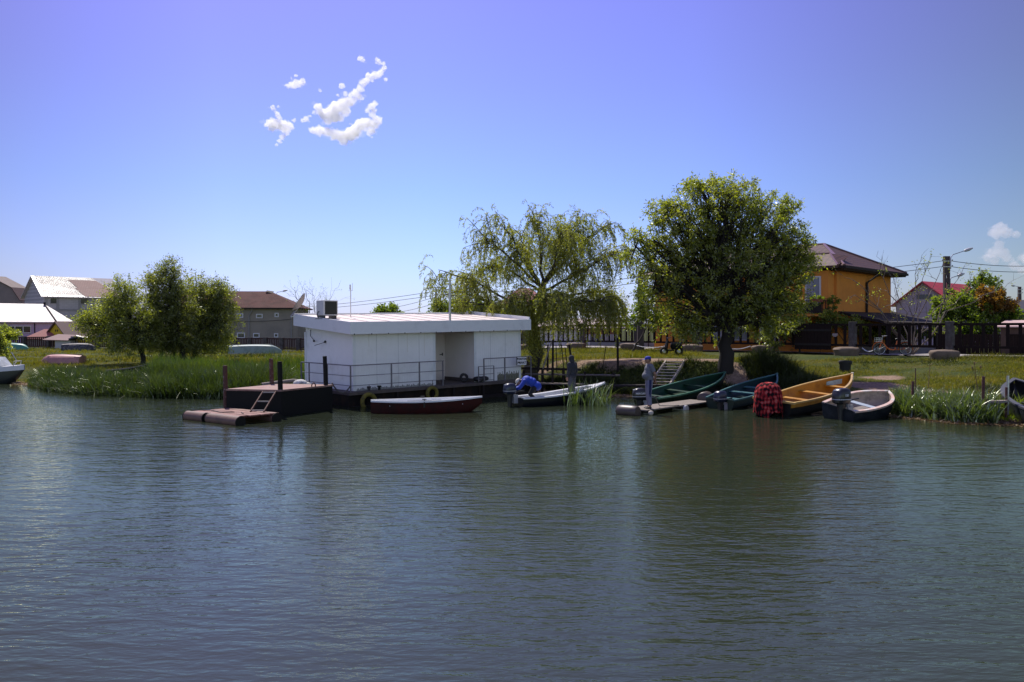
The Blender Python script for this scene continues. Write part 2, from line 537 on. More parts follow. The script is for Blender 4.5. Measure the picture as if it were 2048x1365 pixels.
er = n('ShaderNodeValToRGB'); er.color_ramp.elements[0].position = 0.3; er.color_ramp.elements[0].color = (0.13, 0.085, 0.06, 1)
er.color_ramp.elements[1].position = 0.7; er.color_ramp.elements[1].color = (0.38, 0.27, 0.19, 1)
l(n2.outputs[0], er.inputs[0])
an = n('ShaderNodeAttribute'); an.attribute_name = 'bare'
ma = n('ShaderNodeMath'); ma.operation = 'ADD'; l(an.outputs['Fac'], ma.inputs[0]); l(n1.outputs[0], ma.inputs[1])
ms = n('ShaderNodeMapRange'); ms.interpolation_type = 'SMOOTHSTEP'; ms.inputs['From Min'].default_value = 0.74; ms.inputs['From Max'].default_value = 0.98
l(ma.outputs[0], ms.inputs[0])
mx = n('ShaderNodeMix'); mx.data_type = 'RGBA'; l(ms.outputs[0], mx.inputs['Factor']); l(gs.outputs[0], mx.inputs[6]); l(er.outputs[0], mx.inputs[7])
l(mx.outputs[2], p.inputs['Base Color'])
bp = n('ShaderNodeBump'); bp.inputs['Strength'].default_value = 0.7; bp.inputs['Distance'].default_value = 0.12; l(n2.outputs[0], bp.inputs['Height']); l(bp.outputs[0], p.inputs['Normal'])
g_ = link_mesh('ground', me, gm, None, True); tag(g_, kind='structure')

# ------------------------------------------------------------------ water
wm, t = new_mat('river_water')
n = t.nodes.new; l = t.links.new
o_ = n('ShaderNodeOutputMaterial'); body = n('ShaderNodeBsdfDiffuse'); body.inputs[0].default_value = (0.026, 0.034, 0.021, 1)
glz = n('ShaderNodeBsdfGlossy'); glz.inputs[0].default_value = (0.92, 0.98, 0.69, 1); glz.inputs['Roughness'].default_value = 0.05
fr_ = n('ShaderNodeFresnel'); fr_.inputs['IOR'].default_value = 1.48
wmix = n('ShaderNodeMixShader'); l(fr_.outputs[0], wmix.inputs[0]); l(body.outputs[0], wmix.inputs[1]); l(glz.outputs[0], wmix.inputs[2]); l(wmix.outputs[0], o_.inputs[0])
ge = n('ShaderNodeNewGeometry')
def ripple(sx, sy, rot, detail, dist):
    mp = n('ShaderNodeMapping'); mp.inputs['Scale'].default_value = (sx, sy, 1); mp.inputs['Rotation'].default_value = (0, 0, rot)
    l(ge.outputs['Position'], mp.inputs[0])
    q = n('ShaderNodeTexNoise'); q.inputs['Scale'].default_value = 1.0; q.inputs['Detail'].default_value = detail; q.inputs['Roughness'].default_value = 0.5
    q.inputs['Distortion'].default_value = dist
    l(mp.outputs[0], q.inputs['Vector'])
    return q.outputs[0]
def addm(a, b, wb):
    q = n('ShaderNodeMath'); q.operation = 'MULTIPLY_ADD'; q.inputs[1].default_value = wb
    l(b, q.inputs[0]); l(a, q.inputs[2]); return q.outputs[0]
big = ripple(0.9, 2.4, R(12), 2, 0.2)
mid = ripple(3.0, 7.5, R(8), 2, 0.35)
fine = ripple(9.0, 19.0, R(-14), 2, 0.2)
h = addm(addm(mid, big, 1.6), fine, 0.30)
# wind patches: some reaches are ruffled more than others
pn = n('ShaderNodeTexNoise'); pn.inputs['Scale'].default_value = 0.11; pn.inputs['Detail'].default_value = 3
l(ge.outputs['Position'], pn.inputs['Vector'])
pr = n('ShaderNodeMapRange'); pr.inputs['From Min'].default_value = 0.35; pr.inputs['From Max'].default_value = 0.65; pr.inputs['To Min'].default_value = 0.45; pr.inputs['To Max'].default_value = 1.0
l(pn.outputs[0], pr.inputs[0])
bp = n('ShaderNodeBump'); bp.inputs['Distance'].default_value = 0.020
l(pr.outputs[0], bp.inputs['Strength']); l(h, bp.inputs['Height'])
for q in (body, glz, fr_): l(bp.outputs[0], q.inputs['Normal'])
V = [(-5000, -300, 0), (5000, -300, 0), (5000, 400, 0), (-5000, 400, 0)]
wo = link_mesh('water', np_mesh('water', V, [[0, 1, 2, 3]]), wm); tag(wo, kind='structure')

# ------------------------------------------------------------------ road behind the long fence
FENCE_A = Vector((-27.7, 85)); FENCE_B = Vector((1.76, 65)); FENCE_C = Vector((21.9, 42.5))
def fence_line(u):
    """u metres along the long fence from its right end C towards B"""
    d = (FENCE_B - FENCE_C).normalized()
    return FENCE_C + d * u
FD = (FENCE_B - FENCE_C).normalized(); FN = Vector((-FD.y, FD.x))
if FN.y < 0: FN = -FN
road_m = M('worn_asphalt', (0.30, 0.28, 0.26), 0.9, 0.15, 3.0, col2=(0.22, 0.20, 0.18), pscale=0.7, bump=0.2, bscale=40)
pts = []
for u in np.arange(-60, 36, 2.0):
    c = FENCE_C + FD * u
    pts.append((c + FN * 1.0, c + FN * 5.2))
V = []; 
for a, b in pts:
    for k in range(5):
        q = a.lerp(b, k / 4)
        V.append((q.x, q.y, 0))
V = np.array(V, float)
V[:, 2] = ground_z(V[:, 0], V[:, 1]) + 0.05
idx = np.arange(len(V)).reshape(-1, 5)
F = np.stack([idx[:-1, :-1], idx[:-1, 1:], idx[1:, 1:], idx[1:, :-1]], -1).reshape(-1, 4)
ro = link_mesh('road', np_mesh('road', V, F), road_m, None, True); tag(ro, kind='structure')
# ================================================================== materials for the things
m_white = M('white_panel', (0.80, 0.80, 0.80), 0.42, 0.05, 1.2, col2=(0.64, 0.63, 0.60), patch=(0.5, 0.8), pscale=0.9, stripes=('X', 0.11), sstr=0.25)
m_white_y = M('white_panel_side', (0.84, 0.84, 0.84), 0.42, 0.05, 1.2, col2=(0.66, 0.65, 0.62), patch=(0.5, 0.8), pscale=0.9, stripes=('Y', 0.11), sstr=0.25)
m_fascia = M('white_sheet_metal', (0.72, 0.74, 0.75), 0.38, 0.05, 1.5, col2=(0.56, 0.57, 0.58), patch=(0.5, 0.8))
m_roofsheet = M('cream_roof_sheet', (0.62, 0.54, 0.50), 0.7, 0.06, 1.5)
m_darkhull = M('tarred_steel', (0.009, 0.0075, 0.007), 0.8, 0.4, 3.0, spec=0.2, col2=(0.022, 0.013, 0.009), pscale=2.2, bump=0.15)
m_blackpaint = M('black_paint', (0.006, 0.006, 0.0065), 0.75, 0.3, 4, spec=0.25)
m_deckgrey = M('grey_boards', (0.085, 0.068, 0.06), 0.85, 0.3, 5, col2=(0.09, 0.07, 0.06), bump=0.3)
m_deckred = M('worn_red_deck', (0.27, 0.17, 0.14), 0.8, 0.15, 4, col2=(0.24, 0.12, 0.10), pscale=3, bump=0.2)
m_raftred = M('red_lead_paint', (0.25, 0.125, 0.10), 0.75, 0.25, 3, col2=(0.14, 0.06, 0.045), pscale=2.5, bump=0.1)
m_raftpipe = M('brown_pipe_paint', (0.15, 0.085, 0.065), 0.65, 0.25, 3, col2=(0.10, 0.06, 0.05), pscale=2.0)
m_rust = M('rusty_iron', (0.085, 0.035, 0.028), 0.85, 0.4, 12, col2=(0.20, 0.16, 0.15), patch=(0.55, 0.65), pscale=9, bump=0.3)
m_rail = M('dull_galvanised', (0.16, 0.15, 0.165), 0.55, 0.2, 6, metal=0.3)
m_grey = M('grey_plastic', (0.30, 0.30, 0.31), 0.5, 0.1, 4)
m_ac = M('aged_white_casing', (0.66, 0.64, 0.61), 0.5, 0.06, 3)
m_blk = M('black_plastic', (0.014, 0.014, 0.016), 0.4, 0.2, 5)
m_rubber = M('black_rubber', (0.017, 0.016, 0.016), 0.8, 0.3, 8)
m_yellowtyre = M('weathered_yellow_rubber', (0.16, 0.13, 0.015), 0.8, 0.3, 6, col2=(0.06, 0.05, 0.012), pscale=4)
m_steel = M('galvanised_steel', (0.42, 0.42, 0.43), 0.4, 0.1, 6, metal=0.7)
m_concrete = M('weathered_concrete', (0.30, 0.27, 0.25), 0.9, 0.2, 6, col2=(0.20, 0.17, 0.15), bump=0.35, bscale=25)
m_signwhite = M('sign_white', (0.75, 0.74, 0.76), 0.5, 0.03, 3)
m_ink = M('black_lettering', (0.01, 0.01, 0.014), 0.6, 0.0, 3)
m_oldwood = M('silvered_wood', (0.20, 0.17, 0.145), 0.85, 0.3, 3, stretch=(1, 8, 8), bump=0.25)
m_darkwood = M('wet_dark_wood', (0.022, 0.017, 0.015), 0.85, 0.35, 4, spec=0.2, stretch=(1, 6, 6), bump=0.25)
m_rope = M('rope', (0.10, 0.09, 0.085), 0.95, 0.2, 20)

# ================================================================== the floating cabin
PT = R(40.54)
cab = thing('houseboat', 'white panelled flat roofed cabin floating on a dark pontoon beside the bank', 'houseboat', (-5.74, 31.0, 0.55), rot=(R(0.2), R(-0.95), PT))
CL, CW = 8.0, 3.77
RISE = 0.070                                     # the roof climbs to the back

def sloped(poly, z0, z1, name, mat, rise=RISE):
    b = MB(); n_ = len(poly)
    V = [(x, y, z0) for x, y in poly] + [(x, y, z1 + rise * y) for x, y in poly]
    b.add(V, [tuple(range(n_ - 1, -1, -1)), tuple(range(n_, 2 * n_))] + [(i, (i + 1) % n_, n_ + (i + 1) % n_, n_ + i) for i in range(n_)])
    return b.build(name, mat, cab)

b = MB(); b.span((-0.42, -0.30, -1.0), (8.45, 4.3, -0.14))
for x in np.arange(0.3, 8.3, 1.3): b.span((x, -0.345, -0.9), (x + 0.09, -0.3, -0.14))
b.build('hull', m_darkhull, cab)
b = MB(); b.span((-0.45, -0.42, -0.135), (8.5, 4.35, -0.03))
b.build('deck', m_deckgrey, cab)
b = MB()
for x in (1.6, 3.2, 4.2, 5.7, 7.0): b.bar((x, -0.38, -0.14), (x, -0.40, -0.62), 0.07)
b.bar((-0.4, -0.40, -0.60), (8.4, -0.40, -0.60), 0.09, 0.12)
b.build('rubbing_strake', m_darkwood, cab)
# wall faces: the lengthwise sheets and the end sheets have ribs of their own direction
m_wallends = m_white_y
sloped([(0, 0), (3.56, 0), (3.56, 0.05), (0.0, 0.05)], -0.03, 2.12, 'wall', m_white)
sloped([(5.60, 0), (8.0, 0), (8.0, 0.05), (5.60, 0.05)], -0.03, 2.12, 'wall', m_white)
sloped([(0, 0.053), (0.05, 0.053), (0.05, 3.77), (0, 3.77)], -0.03, 2.12, 'wall', m_white_y)
sloped([(7.95, 0.053), (8.0, 0.053), (8.0, 3.77), (7.95, 3.77)], -0.03, 2.12, 'wall', m_white_y)
sloped([(3.51, 0.053), (3.56, 0.053), (3.56, 2.12), (3.51, 2.12)], -0.03, 2.12, 'wall', m_white_y)
m_cream = M('cream_panel', (0.80, 0.73, 0.67), 0.45, 0.06, 1.5, col2=(0.70, 0.62, 0.56), patch=(0.5, 0.8), stripes=('Y', 0.075), sstr=0.35)
sloped([(5.60, 0.053), (5.65, 0.053), (5.65, 2.12), (5.60, 2.12)], 0.06, 2.12, 'wall', m_cream)
sloped([(3.563, 2.08), (5.597, 2.08), (5.597, 2.13), (3.563, 2.13)], -0.03, 2.12, 'wall', M('cream_panel_flat', (0.78, 0.70, 0.66), 0.5, 0.05, 2))
sloped([(0.053, 3.72), (7.947, 3.72), (7.947, 3.77), (0.053, 3.77)], -0.03, 2.12, 'wall', m_white)
for (x, y) in ((0, 0), (3.56, 0), (5.60, 0), (8.0, 0), (0, 3.77)):
    b = MB(); s_ = 1 if x in (3.56, 8.0) else -1
    b.span((x - 0.06, y - 0.008 if y == 0 else y - 0.06, -0.02), (x + 0.06, y - 0.002 if y == 0 else y + .006, 2.1))
    b.span((x + s_ * 0.002, y - 0.008 if y == 0 else y - .07, -0.02), (x + s_ * 0.008, y + 0.07, 2.1))
    b.build('corner_trim', m_fascia, cab)
for x in (0.95, 1.9, 2.85, 6.4, 7.2):
    b = MB(); b.span((x - 0.006, -0.004, 0), (x + 0.006, -0.001, 2.1)); b.build('panel_seam', M('seam_grey', (0.46, 0.46, 0.47), 0.6, 0.05, 4) if x == 0.95 else bpy.data.materials['seam_grey'], cab)
b = MB(); b.span((5.55, 0.02, -0.02), (5.597, 2.07, 0.11)); b.build('skirting', m_deckgrey, cab)
# grime that has crept up the foot of the right-hand panels
m_grime = M('algae_grime', (0.20, 0.19, 0.15), 0.9, 0.4, 14, col2=(0.08, 0.09, 0.05), pscale=9, stretch=(6, 1, 0.6))
b = MB()
for i in range(46):
    x = 6.75 + i * 0.026; hgt = 0.14 + 0.16 * abs(math.sin(i * 1.7) * math.cos(i * 0.63)) + 0.05
    b.span((x, -0.0035, -0.03), (x + 0.0262, -0.0005, hgt))
b.build('algae_stain', m_grime, cab)
b = MB(); g_r = random.Random(4)
for i in range(118):
    x = 0.08 + i * 0.029; hgt = 0.015 + 0.05 * abs(math.sin(i * 0.9) * math.cos(i * 0.37)) + 0.03 * g_r.random()
    b.span((x, -0.0075, -0.03), (x + 0.0292, -0.0045, hgt))
b.build('splash_stain', M('grey_splash_grime', (0.34, 0.34, 0.33), 0.9, 0.4, 10, col2=(0.16, 0.16, 0.14), pscale=7, stretch=(5, 1, 0.6)), cab)
for x, ln_ in ((2.31, 0.75), (0.62, 0.5), (6.05, 0.6), (3.1, 0.9)):
    b = MB(); b.prism([(x - 0.012, -0.0050), (x + 0.012, -0.0050), (x + 0.006, -0.0045), (x - 0.006, -0.0045)], 2.05 - ln_, 2.06); b.build('run_off_streak', M('faint_run_off', (0.70, 0.68, 0.64), 0.7, 0.1, 20) if x == 2.31 else bpy.data.materials['faint_run_off'], cab)
b = MB(); b.span((4.72, 2.045, 0.08), (5.50, 2.079, 2.0)); d_ = b.build('door', M('door_sheet', (0.82, 0.73, 0.70), 0.45, 0.04, 2), cab)
b = MB(); b.bar((5.42, 2.02, 1.05), (5.28, 2.02, 1.05), 0.03); b.span((5.40, 2.02, 1.0), (5.44, 2.044, 1.12)); b.build('handle', m_blk, d_)
# roof sheets in bays, with upstand seams; fascia boards all round
OV = 0.35
roof = MB()
for x in np.arange(-OV + 0.07, CL + OV - 0.1, 0.935):
    x1 = min(x + 0.928, CL + OV - 0.07)
    roof.slab([(x, -OV + 0.065, 2.47), (x1, -OV + 0.065, 2.47), (x1, CW + OV - 0.07, 2.47 + RISE * (CW + 2 * OV)), (x, CW + OV - 0.07, 2.47 + RISE * (CW + 2 * OV))], 0.05)
    roof.slab([(x - 0.02, -OV + 0.065, 2.488), (x + 0.013, -OV + 0.065, 2.488), (x + 0.013, CW + OV - 0.07, 2.488 + RISE * (CW + 2 * OV)), (x - 0.02, CW + OV - 0.07, 2.488 + RISE * (CW + 2 * OV))], 0.02)
roof.build('roof', m_roofsheet, cab)
def fasc(p, q, lift=0.0):
    b = MB(); a_ = Vector((p[0], p[1], 0)); c_ = Vector((q[0], q[1], 0))
    d_ = (c_ - a_).normalized(); nn = Vector((d_.y, -d_.x, 0)) * 0.06
    V = []
    for v in (a_, c_, c_ - nn, a_ - nn):
        zz = RISE * (v.y + OV)
        V.append((v.x, v.y, 2.05 + zz)); V.append((v.x, v.y, 2.50 + zz + lift))
    b.add(V, [(0, 2, 3, 1), (2, 4, 5, 3), (4, 6, 7, 5), (6, 0, 1, 7), (1, 3, 5, 7), (0, 6, 4, 2)])
    return b.build('fascia', m_fascia, cab)
fasc((-OV, -OV), (CL + OV, -OV))
fasc((CL + OV, -OV + 0.062), (CL + OV, CW + OV - 0.062), 0.10)
fasc((CL + OV, CW + OV), (-OV, CW + OV), 0.03)
fasc((-OV, CW + OV - 0.062), (-OV, -OV + 0.062))
for x in np.arange(-0.2, 8.3, 0.72):
    b = MB(); b.span((x, -OV - 0.012, 2.03), (x + 0.03, -OV - 0.001, 2.075)); b.build('fascia_clip', m_blk, cab)
b = MB()
b.tube([(-0.03, 3.3, 2.2), (-0.06, 3.25, 1.95), (-0.07, 2.95, 1.78)], 0.012, 6); b.ball((-0.08, 2.93, 1.76), 0.045); b.build('hanging_cable', m_blk, cab); b = MB()
b.bar((-0.02, 2.15, 1.72), (-0.36, 2.35, 1.60), 0.022); b.ball((-0.03, 2.12, 1.74), 0.05)
b.build('outside_lamp_bracket', m_blk, cab)
# rails
def railing(pts, posts, levels, name='railing'):
    b = MB()
    for zl in levels:
        for a_, c_ in zip(pts[:-1], pts[1:]): b.bar((a_[0], a_[1], zl), (c_[0], c_[1], zl), 0.035 if zl > 0.8 else 0.022)
    for p_ in posts: b.bar((p_[0], p_[1], -0.03), (p_[0], p_[1], levels[0] + 0.01), 0.042)
    return b.build(name, m_rail, cab)
railing([(-0.37, 3.45), (-0.37, -0.37), (3.75, -0.37)], [(-0.37, 3.45), (-0.37, 2.8), (-0.37, 1.35), (-0.37, -0.37), (1.35, -0.37), (2.6, -0.37), (3.7, -0.37)], (0.93, 0.55, 0.2))
railing([(5.75, -0.37), (8.3, -0.37)], [(5.75, -0.37), (6.85, -0.37), (8.3, -0.37)], (0.93, 0.52))
b = MB()
for z in (0.05, 0.3, 0.62): b.bar((5.5, -0.33, z), (6.3, -0.33, z), 0.022)
for x in (5.5, 6.3): b.bar((x, -0.33, 0.0), (x, -0.33, 0.62), 0.03)
b.build('rail_gate', m_rail, cab)
CABM = Matrix.Translation((-5.74, 31.0, 0.55)) @ Matrix.Rotation(PT, 4, 'Z') @ Matrix.Rotation(R(-0.95), 4, 'Y') @ Matrix.Rotation(R(0.2), 4, 'X')
def on_cab(x, y, z): return CABM @ Vector((x, y, z))

# sign on the end of the right rail
sg = thing('sign', 'small white sign reading PONTON PRIVAT in black on the cabin rail end', 'sign', on_cab(7.72, -0.44, 0.76), rotz=PT - R(6))
MB().span((-0.235, -0.012, -0.17), (0.235, 0.012, 0.17)).build('board', m_signwhite, sg)
b = MB()
for lo, hi in (((-0.24, -0.016, 0.165), (0.24, 0.014, 0.185)), ((-0.24, -0.016, -0.185), (0.24, 0.014, -0.165)), ((-0.255, -0.016, -0.185), (-0.235, 0.014, 0.185)), ((0.235, -0.016, -0.185), (0.25, 0.014, 0.185))): b.span(lo, hi)
b.build('frame', m_blk, sg)
text_mesh('lettering', 'PONTON', 0.135, m_ink, sg, (0, -0.015, 0.075), (R(90), 0, 0), sx=0.86, bold=0.006)
text_mesh('lettering', 'PRIVAT', 0.135, m_ink, sg, (0, -0.015, -0.075), (R(90), 0, 0), sx=0.98, bold=0.006)

# air conditioner, dish, masts
ac = thing('air_conditioner', 'boxy white air conditioner with dark grille on the cabin roof', 'air conditioner', on_cab(0.0, 2.0, 2.69), rotz=PT)
MB().span((-0.31, -0.28, 0.05), (0.31, 0.28, 0.63)).build('casing', m_ac, ac, bevel=0.015)
b = MB(); b.span((-0.24, -0.285, 0.09), (0.27, -0.281, 0.59)); g_ = b.build('grille', m_blk, ac)
b = MB()
for k in range(12): b.span((-0.235, -0.292, 0.11 + k * 0.04), (0.265, -0.286, 0.122 + k * 0.04))
b.build('louvre', m_rubber, g_)
b = MB(); b.span((-0.27, -0.25, -0.06), (-0.2, 0.25, 0.049)); b.span((0.2, -0.25, -0.06), (0.27, 0.25, 0.049)); b.span((-0.35, -0.3, -0.085), (0.4, 0.3, -0.06)); b.build('foot_bracket', m_blk, ac)
b = MB(); b.tube([(-0.31, 0.05, 0.2), (-0.36, 0.05, 0.19), (-0.38, 0.05, 0.02), (-0.3, 0.0, -0.1)], 0.018, 6); b.build('hose', m_blk, ac)
di = thing('satellite_dish', 'pale dish seen edge on over the back left roof corner', 'satellite dish', on_cab(-0.25, 3.9, 2.85))
dm = Matrix.Translation((0.16, 0, 0.36)) @ Matrix.Rotation(R(38), 4, 'Y') @ Matrix.Rotation(R(-93), 4, 'Y') @ Matrix.Rotation(R(8), 4, 'X')
b = MB(); prof = [(r_, 0.16 * (r_ / 0.42) ** 2) for r_ in np.linspace(0.01, 0.42, 8)]
b.lathe(prof + [(0.42, 0.18)] + [(r_, 0.02 + 0.16 * (r_ / 0.42) ** 2) for r_ in np.linspace(0.40, 0.01, 7)], 20, mat=dm.to_3x3(), c=dm.translation)
b.build('reflector', M('dish_grey', (0.30, 0.27, 0.25), 0.5, 0.1, 4), di, True)
b = MB(); b.tube([(-0.3, 0, -0.14), (-0.12, 0, 0.06), (0.12, 0, 0.36)], 0.025, 6); b.bar((-0.3, 0, -0.14), (0.1, 0, -0.1), 0.03); b.build('arm', m_steel, di)
ap = on_cab(4.15, -0.26, 2.45)
b = MB(); b.tube([ap, ap + Vector((0, 0, 1.62))], 0.047, 10); b.lathe([(0.055, 0), (0.055, 0.05)], 10, c=ap + Vector((0, 0, 1.6)))
tag(b.build('mast_pole', m_steel, None, True), 'bare grey steel pole standing on the front edge of the cabin roof', 'pole')
ap = on_cab(1.25, 2.4, 2.66)
b = MB(); b.tube([ap, ap + Vector((0, 0, 1.15))], 0.018, 6); b.bar(ap + Vector((-0.08, 0, 1.06)), ap + Vector((0.08, 0, 1.06)), 0.015); b.bar(ap + Vector((0.07, 0, 1.06)), ap + Vector((0.07, 0, 1.35)), 0.012)
b.tube([ap + Vector((-0.02, 0, 1.1)), ap + Vector((-0.02, 0, 1.3))], 0.03, 6)
tag(b.build('antenna', m_ac, None), 'thin whip antenna rising behind the air conditioner', 'antenna')
for x in (0.42, 0.86):
    b = MB(); q = on_cab(x, -0.3, -0.03); b.lathe([(0.05, 0), (0.05, 0.1), (0.075, 0.12), (0.075, 0.17)], 10, c=q)
    tag(b.build('mooring_bollard', m_blk, None, True), 'left of two short black bollards at the cabin front' if x < 0.5 else 'right of two short black bollards at the cabin front', 'bollard', 'bollards on the pontoon edge')
# fenders: yellow tyres
def tyre(name, label, c, Rr, r, rotm, mat, group=None, rope=None):
    t_ = thing(name, label, 'tyre', c, group=group)
    MB().torus((0, 0, 0), Rr, r, 28, 10, rotm).build('tyre_ring', mat, t_, True)
    if rope:
        b = MB(); b.tube([Vector((0, 0, Rr)), Vector(rope)], 0.012, 5); b.build('rope', m_rope, t_)
    return t_
fm = Matrix.Rotation(PT, 3, 'Z') @ Matrix.Rotation(R(90), 3, 'X')
tyre('fender_tyre', 'large yellow tyre fender hanging near the front corner of the pontoon', on_cab(0.25, -0.56, -0.40), 0.27, 0.08, fm, m_yellowtyre, 'yellow tyre fenders', (0, 0.1, 0.62))
tyre('fender_tyre', 'smaller yellow tyre fender half hidden behind the red rowing boat', on_cab(3.05, -0.56, -0.28), 0.22, 0.07, fm, m_yellowtyre, 'yellow tyre fenders', (0, 0.1, 0.5))
tyre('spare_tyre', 'dark tyre leaning at the foot of the cream recess wall', on_cab(5.2, 0.25, 0.16), 0.14, 0.055, Matrix.Rotation(R(30), 3, 'Z') @ Matrix.Rotation(R(75), 3, 'X'), m_rubber)
b = MB(); q = on_cab(4.6, 0.0, 0.0)
b.ball(q + Vector((0.9, 0.55, 0.12)), (0.26, 0.2, 0.12)); b.ball(q + Vector((1.1, 0.75, 0.13)), (0.2, 0.2, 0.11))
tag(b.build('tarpaulin_bundle', m_blk, None, True), 'dark bundled sheet lying in the cabin recess', 'bundle')
# rope slung from the rail corner to the barge
b = MB()
pA = on_cab(-0.37, -0.37, 0.22); pB = Vector((-6.3, 29.75, 0.9))
b.tube([pA.lerp(pB, t_) - Vector((0, 0, 0.30 * (1 - (2 * t_ - 1) ** 2))) for t_ in np.linspace(0, 1, 10)], 0.025, 6)
tag(b.build('mooring_rope', m_rope, None, True), 'dark rope sagging between the cabin rail corner and the steel barge', 'rope')

# ================================================================== steel barge with worn red deck
bp_ = [(-9.27, 27.6), (-7.38, 27.2), (-6.25, 29.6), (-8.2, 30.1)]
bg_ = thing('barge', 'black steel barge with a worn red deck at the left end of the pontoon', 'barge', (-7.8, 28.6, 0))
def rel(pts, o=(-7.8, 28.6)): return [(x - o[0], y - o[1]) for x, y in pts]
MB().prism(rel(bp_), -0.5, 0.79).build('hull', m_blackpaint, bg_)
bigp = [((x + 7.8) * 1.015, (y - 28.6) * 1.015) for x, y in bp_]
MB().prism(bigp, 0.793, 0.85).build('deck', m_deckred, bg_)
b = MB(); b.torus((1.1, 0.1, 0.87), 0.10, 0.02, 16, 6, Matrix.Rotation(R(65), 3, 'Z') @ Matrix.Rotation(R(90), 3, 'X')); b.build('mooring_ring', m_rust, bg_)
for lab, (x, y), z0, tx, hh, r_ in (('rusty mooring post at the far left corner of the barge', (-9.33, 27.75), -0.6, -0.04, 2.2, 0.075),
                                ('rusty white flecked post rising from the back of the barge deck', (-8.42, 29.9), 0.0, -0.06, 1.75, 0.075),
                                ('dark straight post at the front corner of the barge by the ladder', (-7.42, 27.32), -0.1, -0.05, 1.85, 0.08),
                                ('dark mooring post between the barge and the cabin rail', (-6.42, 29.45), -0.1, -0.07, 1.95, 0.075)):
    b = MB(); b.tube([(x, y, z0), (x + tx * 0.5, y, z0 + hh * 0.5), (x + tx, y, z0 + hh)], [r_, r_ * 1.02, r_ * 0.95], 9)
    tag(b.build('mooring_post', m_rust if 'rusty' in lab else m_blackpaint, None, True), lab, 'post', 'mooring posts round the barge')
# white sack and scrap on the far edge
b = MB(); b.ball((0, 0, 0.13), (0.27, 0.22, 0.17), 14, 9); b.ball((0.2, 0.05, 0.08), (0.2, 0.18, 0.12))
o_ = b.build('sack', M('white_sack', (0.52, 0.52, 0.50), 0.8, 0.25, 9, col2=(0.25, 0.25, 0.22), pscale=6, bump=0.8, bscale=9), None, True); o_.location = (-7.62, 30.6, 0.68)
tag(o_, 'crumpled white sack lying behind the barge deck', 'sack')
b = MB(); b.tube([(-9.0, 30.6, 0.78), (-8.4, 30.7, 0.86), (-7.9, 30.7, 0.92), (-7.5, 30.8, 0.86)], 0.07, 8)
tag(b.build('log', m_oldwood, None, True), 'grey driftwood log lying behind the barge', 'log')
b = MB(); b.prism([(-8.9, 30.2), (-7.0, 30.1), (-6.9, 31.4), (-8.7, 31.6)], 0.45, 0.62)
tag(b.build('landing_stage', m_deckgrey, None), 'low grey board landing behind the barge', 'landing')
# boarding ladder
ld = thing('ladder', 'short dark steel ladder leaning from the barge to the red raft', 'ladder', (-7.8, 27.0, 0))
P0, P1 = Vector((-7.95, 27.15, 0.80)), Vector((-8.02, 26.05, 0.26)); sx_ = Vector((0.42, -0.04, 0))
for s_ in (0, 1):
    b = MB(); b.bar(P0 + sx_ * s_ - Vector((-7.8, 27, 0)), P1 + sx_ * s_ - Vector((-7.8, 27, 0)), 0.035, 0.05); b.build('rail', m_rust, ld)
for k in (0.05, 0.5, 0.93):
    q = P0.lerp(P1, k) - Vector((-7.8, 27, 0)); b = MB(); b.bar(q, q + sx_, 0.07, 0.03); b.build('rung', m_rail, ld)
# red pipe raft
ra = thing('raft', 'low red raft on steel pipes floating before the barge', 'raft', (-7.96, 24.75, 0), rotz=math.atan2(1.6, -2.04))
for k, (y0, y1) in enumerate(((-0.0, -0.36), (-0.38, -0.74), (-0.76, -1.12), (-1.14, -1.42))):
    MB().span((0.12 if k == 0 else 0.02, y1, 0.215), (2.55, y0 - 0.02, 0.25)).build('deck_plank', m_raftred, ra)
b = MB()
for y in (-0.15, -1.2): b.span((0.1, y - 0.05, 0.12), (2.5, y + 0.05, 0.213))
for x in (0.3, 1.3, 2.3): b.span((x - 0.04, -1.4, 0.15), (x + 0.04, 0.0, 0.212))
b.build('frame', m_rust, ra)
for x0, x1, y in ((-0.05, 1.52, -0.02), (1.70, 2.72, -0.02), (0.0, 2.6, -1.32)):
    b = MB(); b.tube([(x0, y, 0.09), (x1, y, 0.09)], 0.165, 18); pf = b.build('float_pipe', m_raftpipe, ra, True)
    for xx, s_ in ((x0, -1), (x1, 1)):
        b = MB(); b.tube([(xx + s_ * 0.002, y, 0.09), (xx + s_ * 0.03, y, 0.09)], 0.172, 18); b.build('end_plate', m_blackpaint, pf)
b = MB(); b.tube([(2.55, -0.05, 0.28), (2.2, -0.5, 0.27), (1.4, -0.3, 0.27), (1.1, -0.6, 0.27)], 0.014, 5); b.tube([(0.5, -0.5, 0.265), (0.9, -0.7, 0.265)], 0.014, 5)
b.build('line', m_rope, ra)
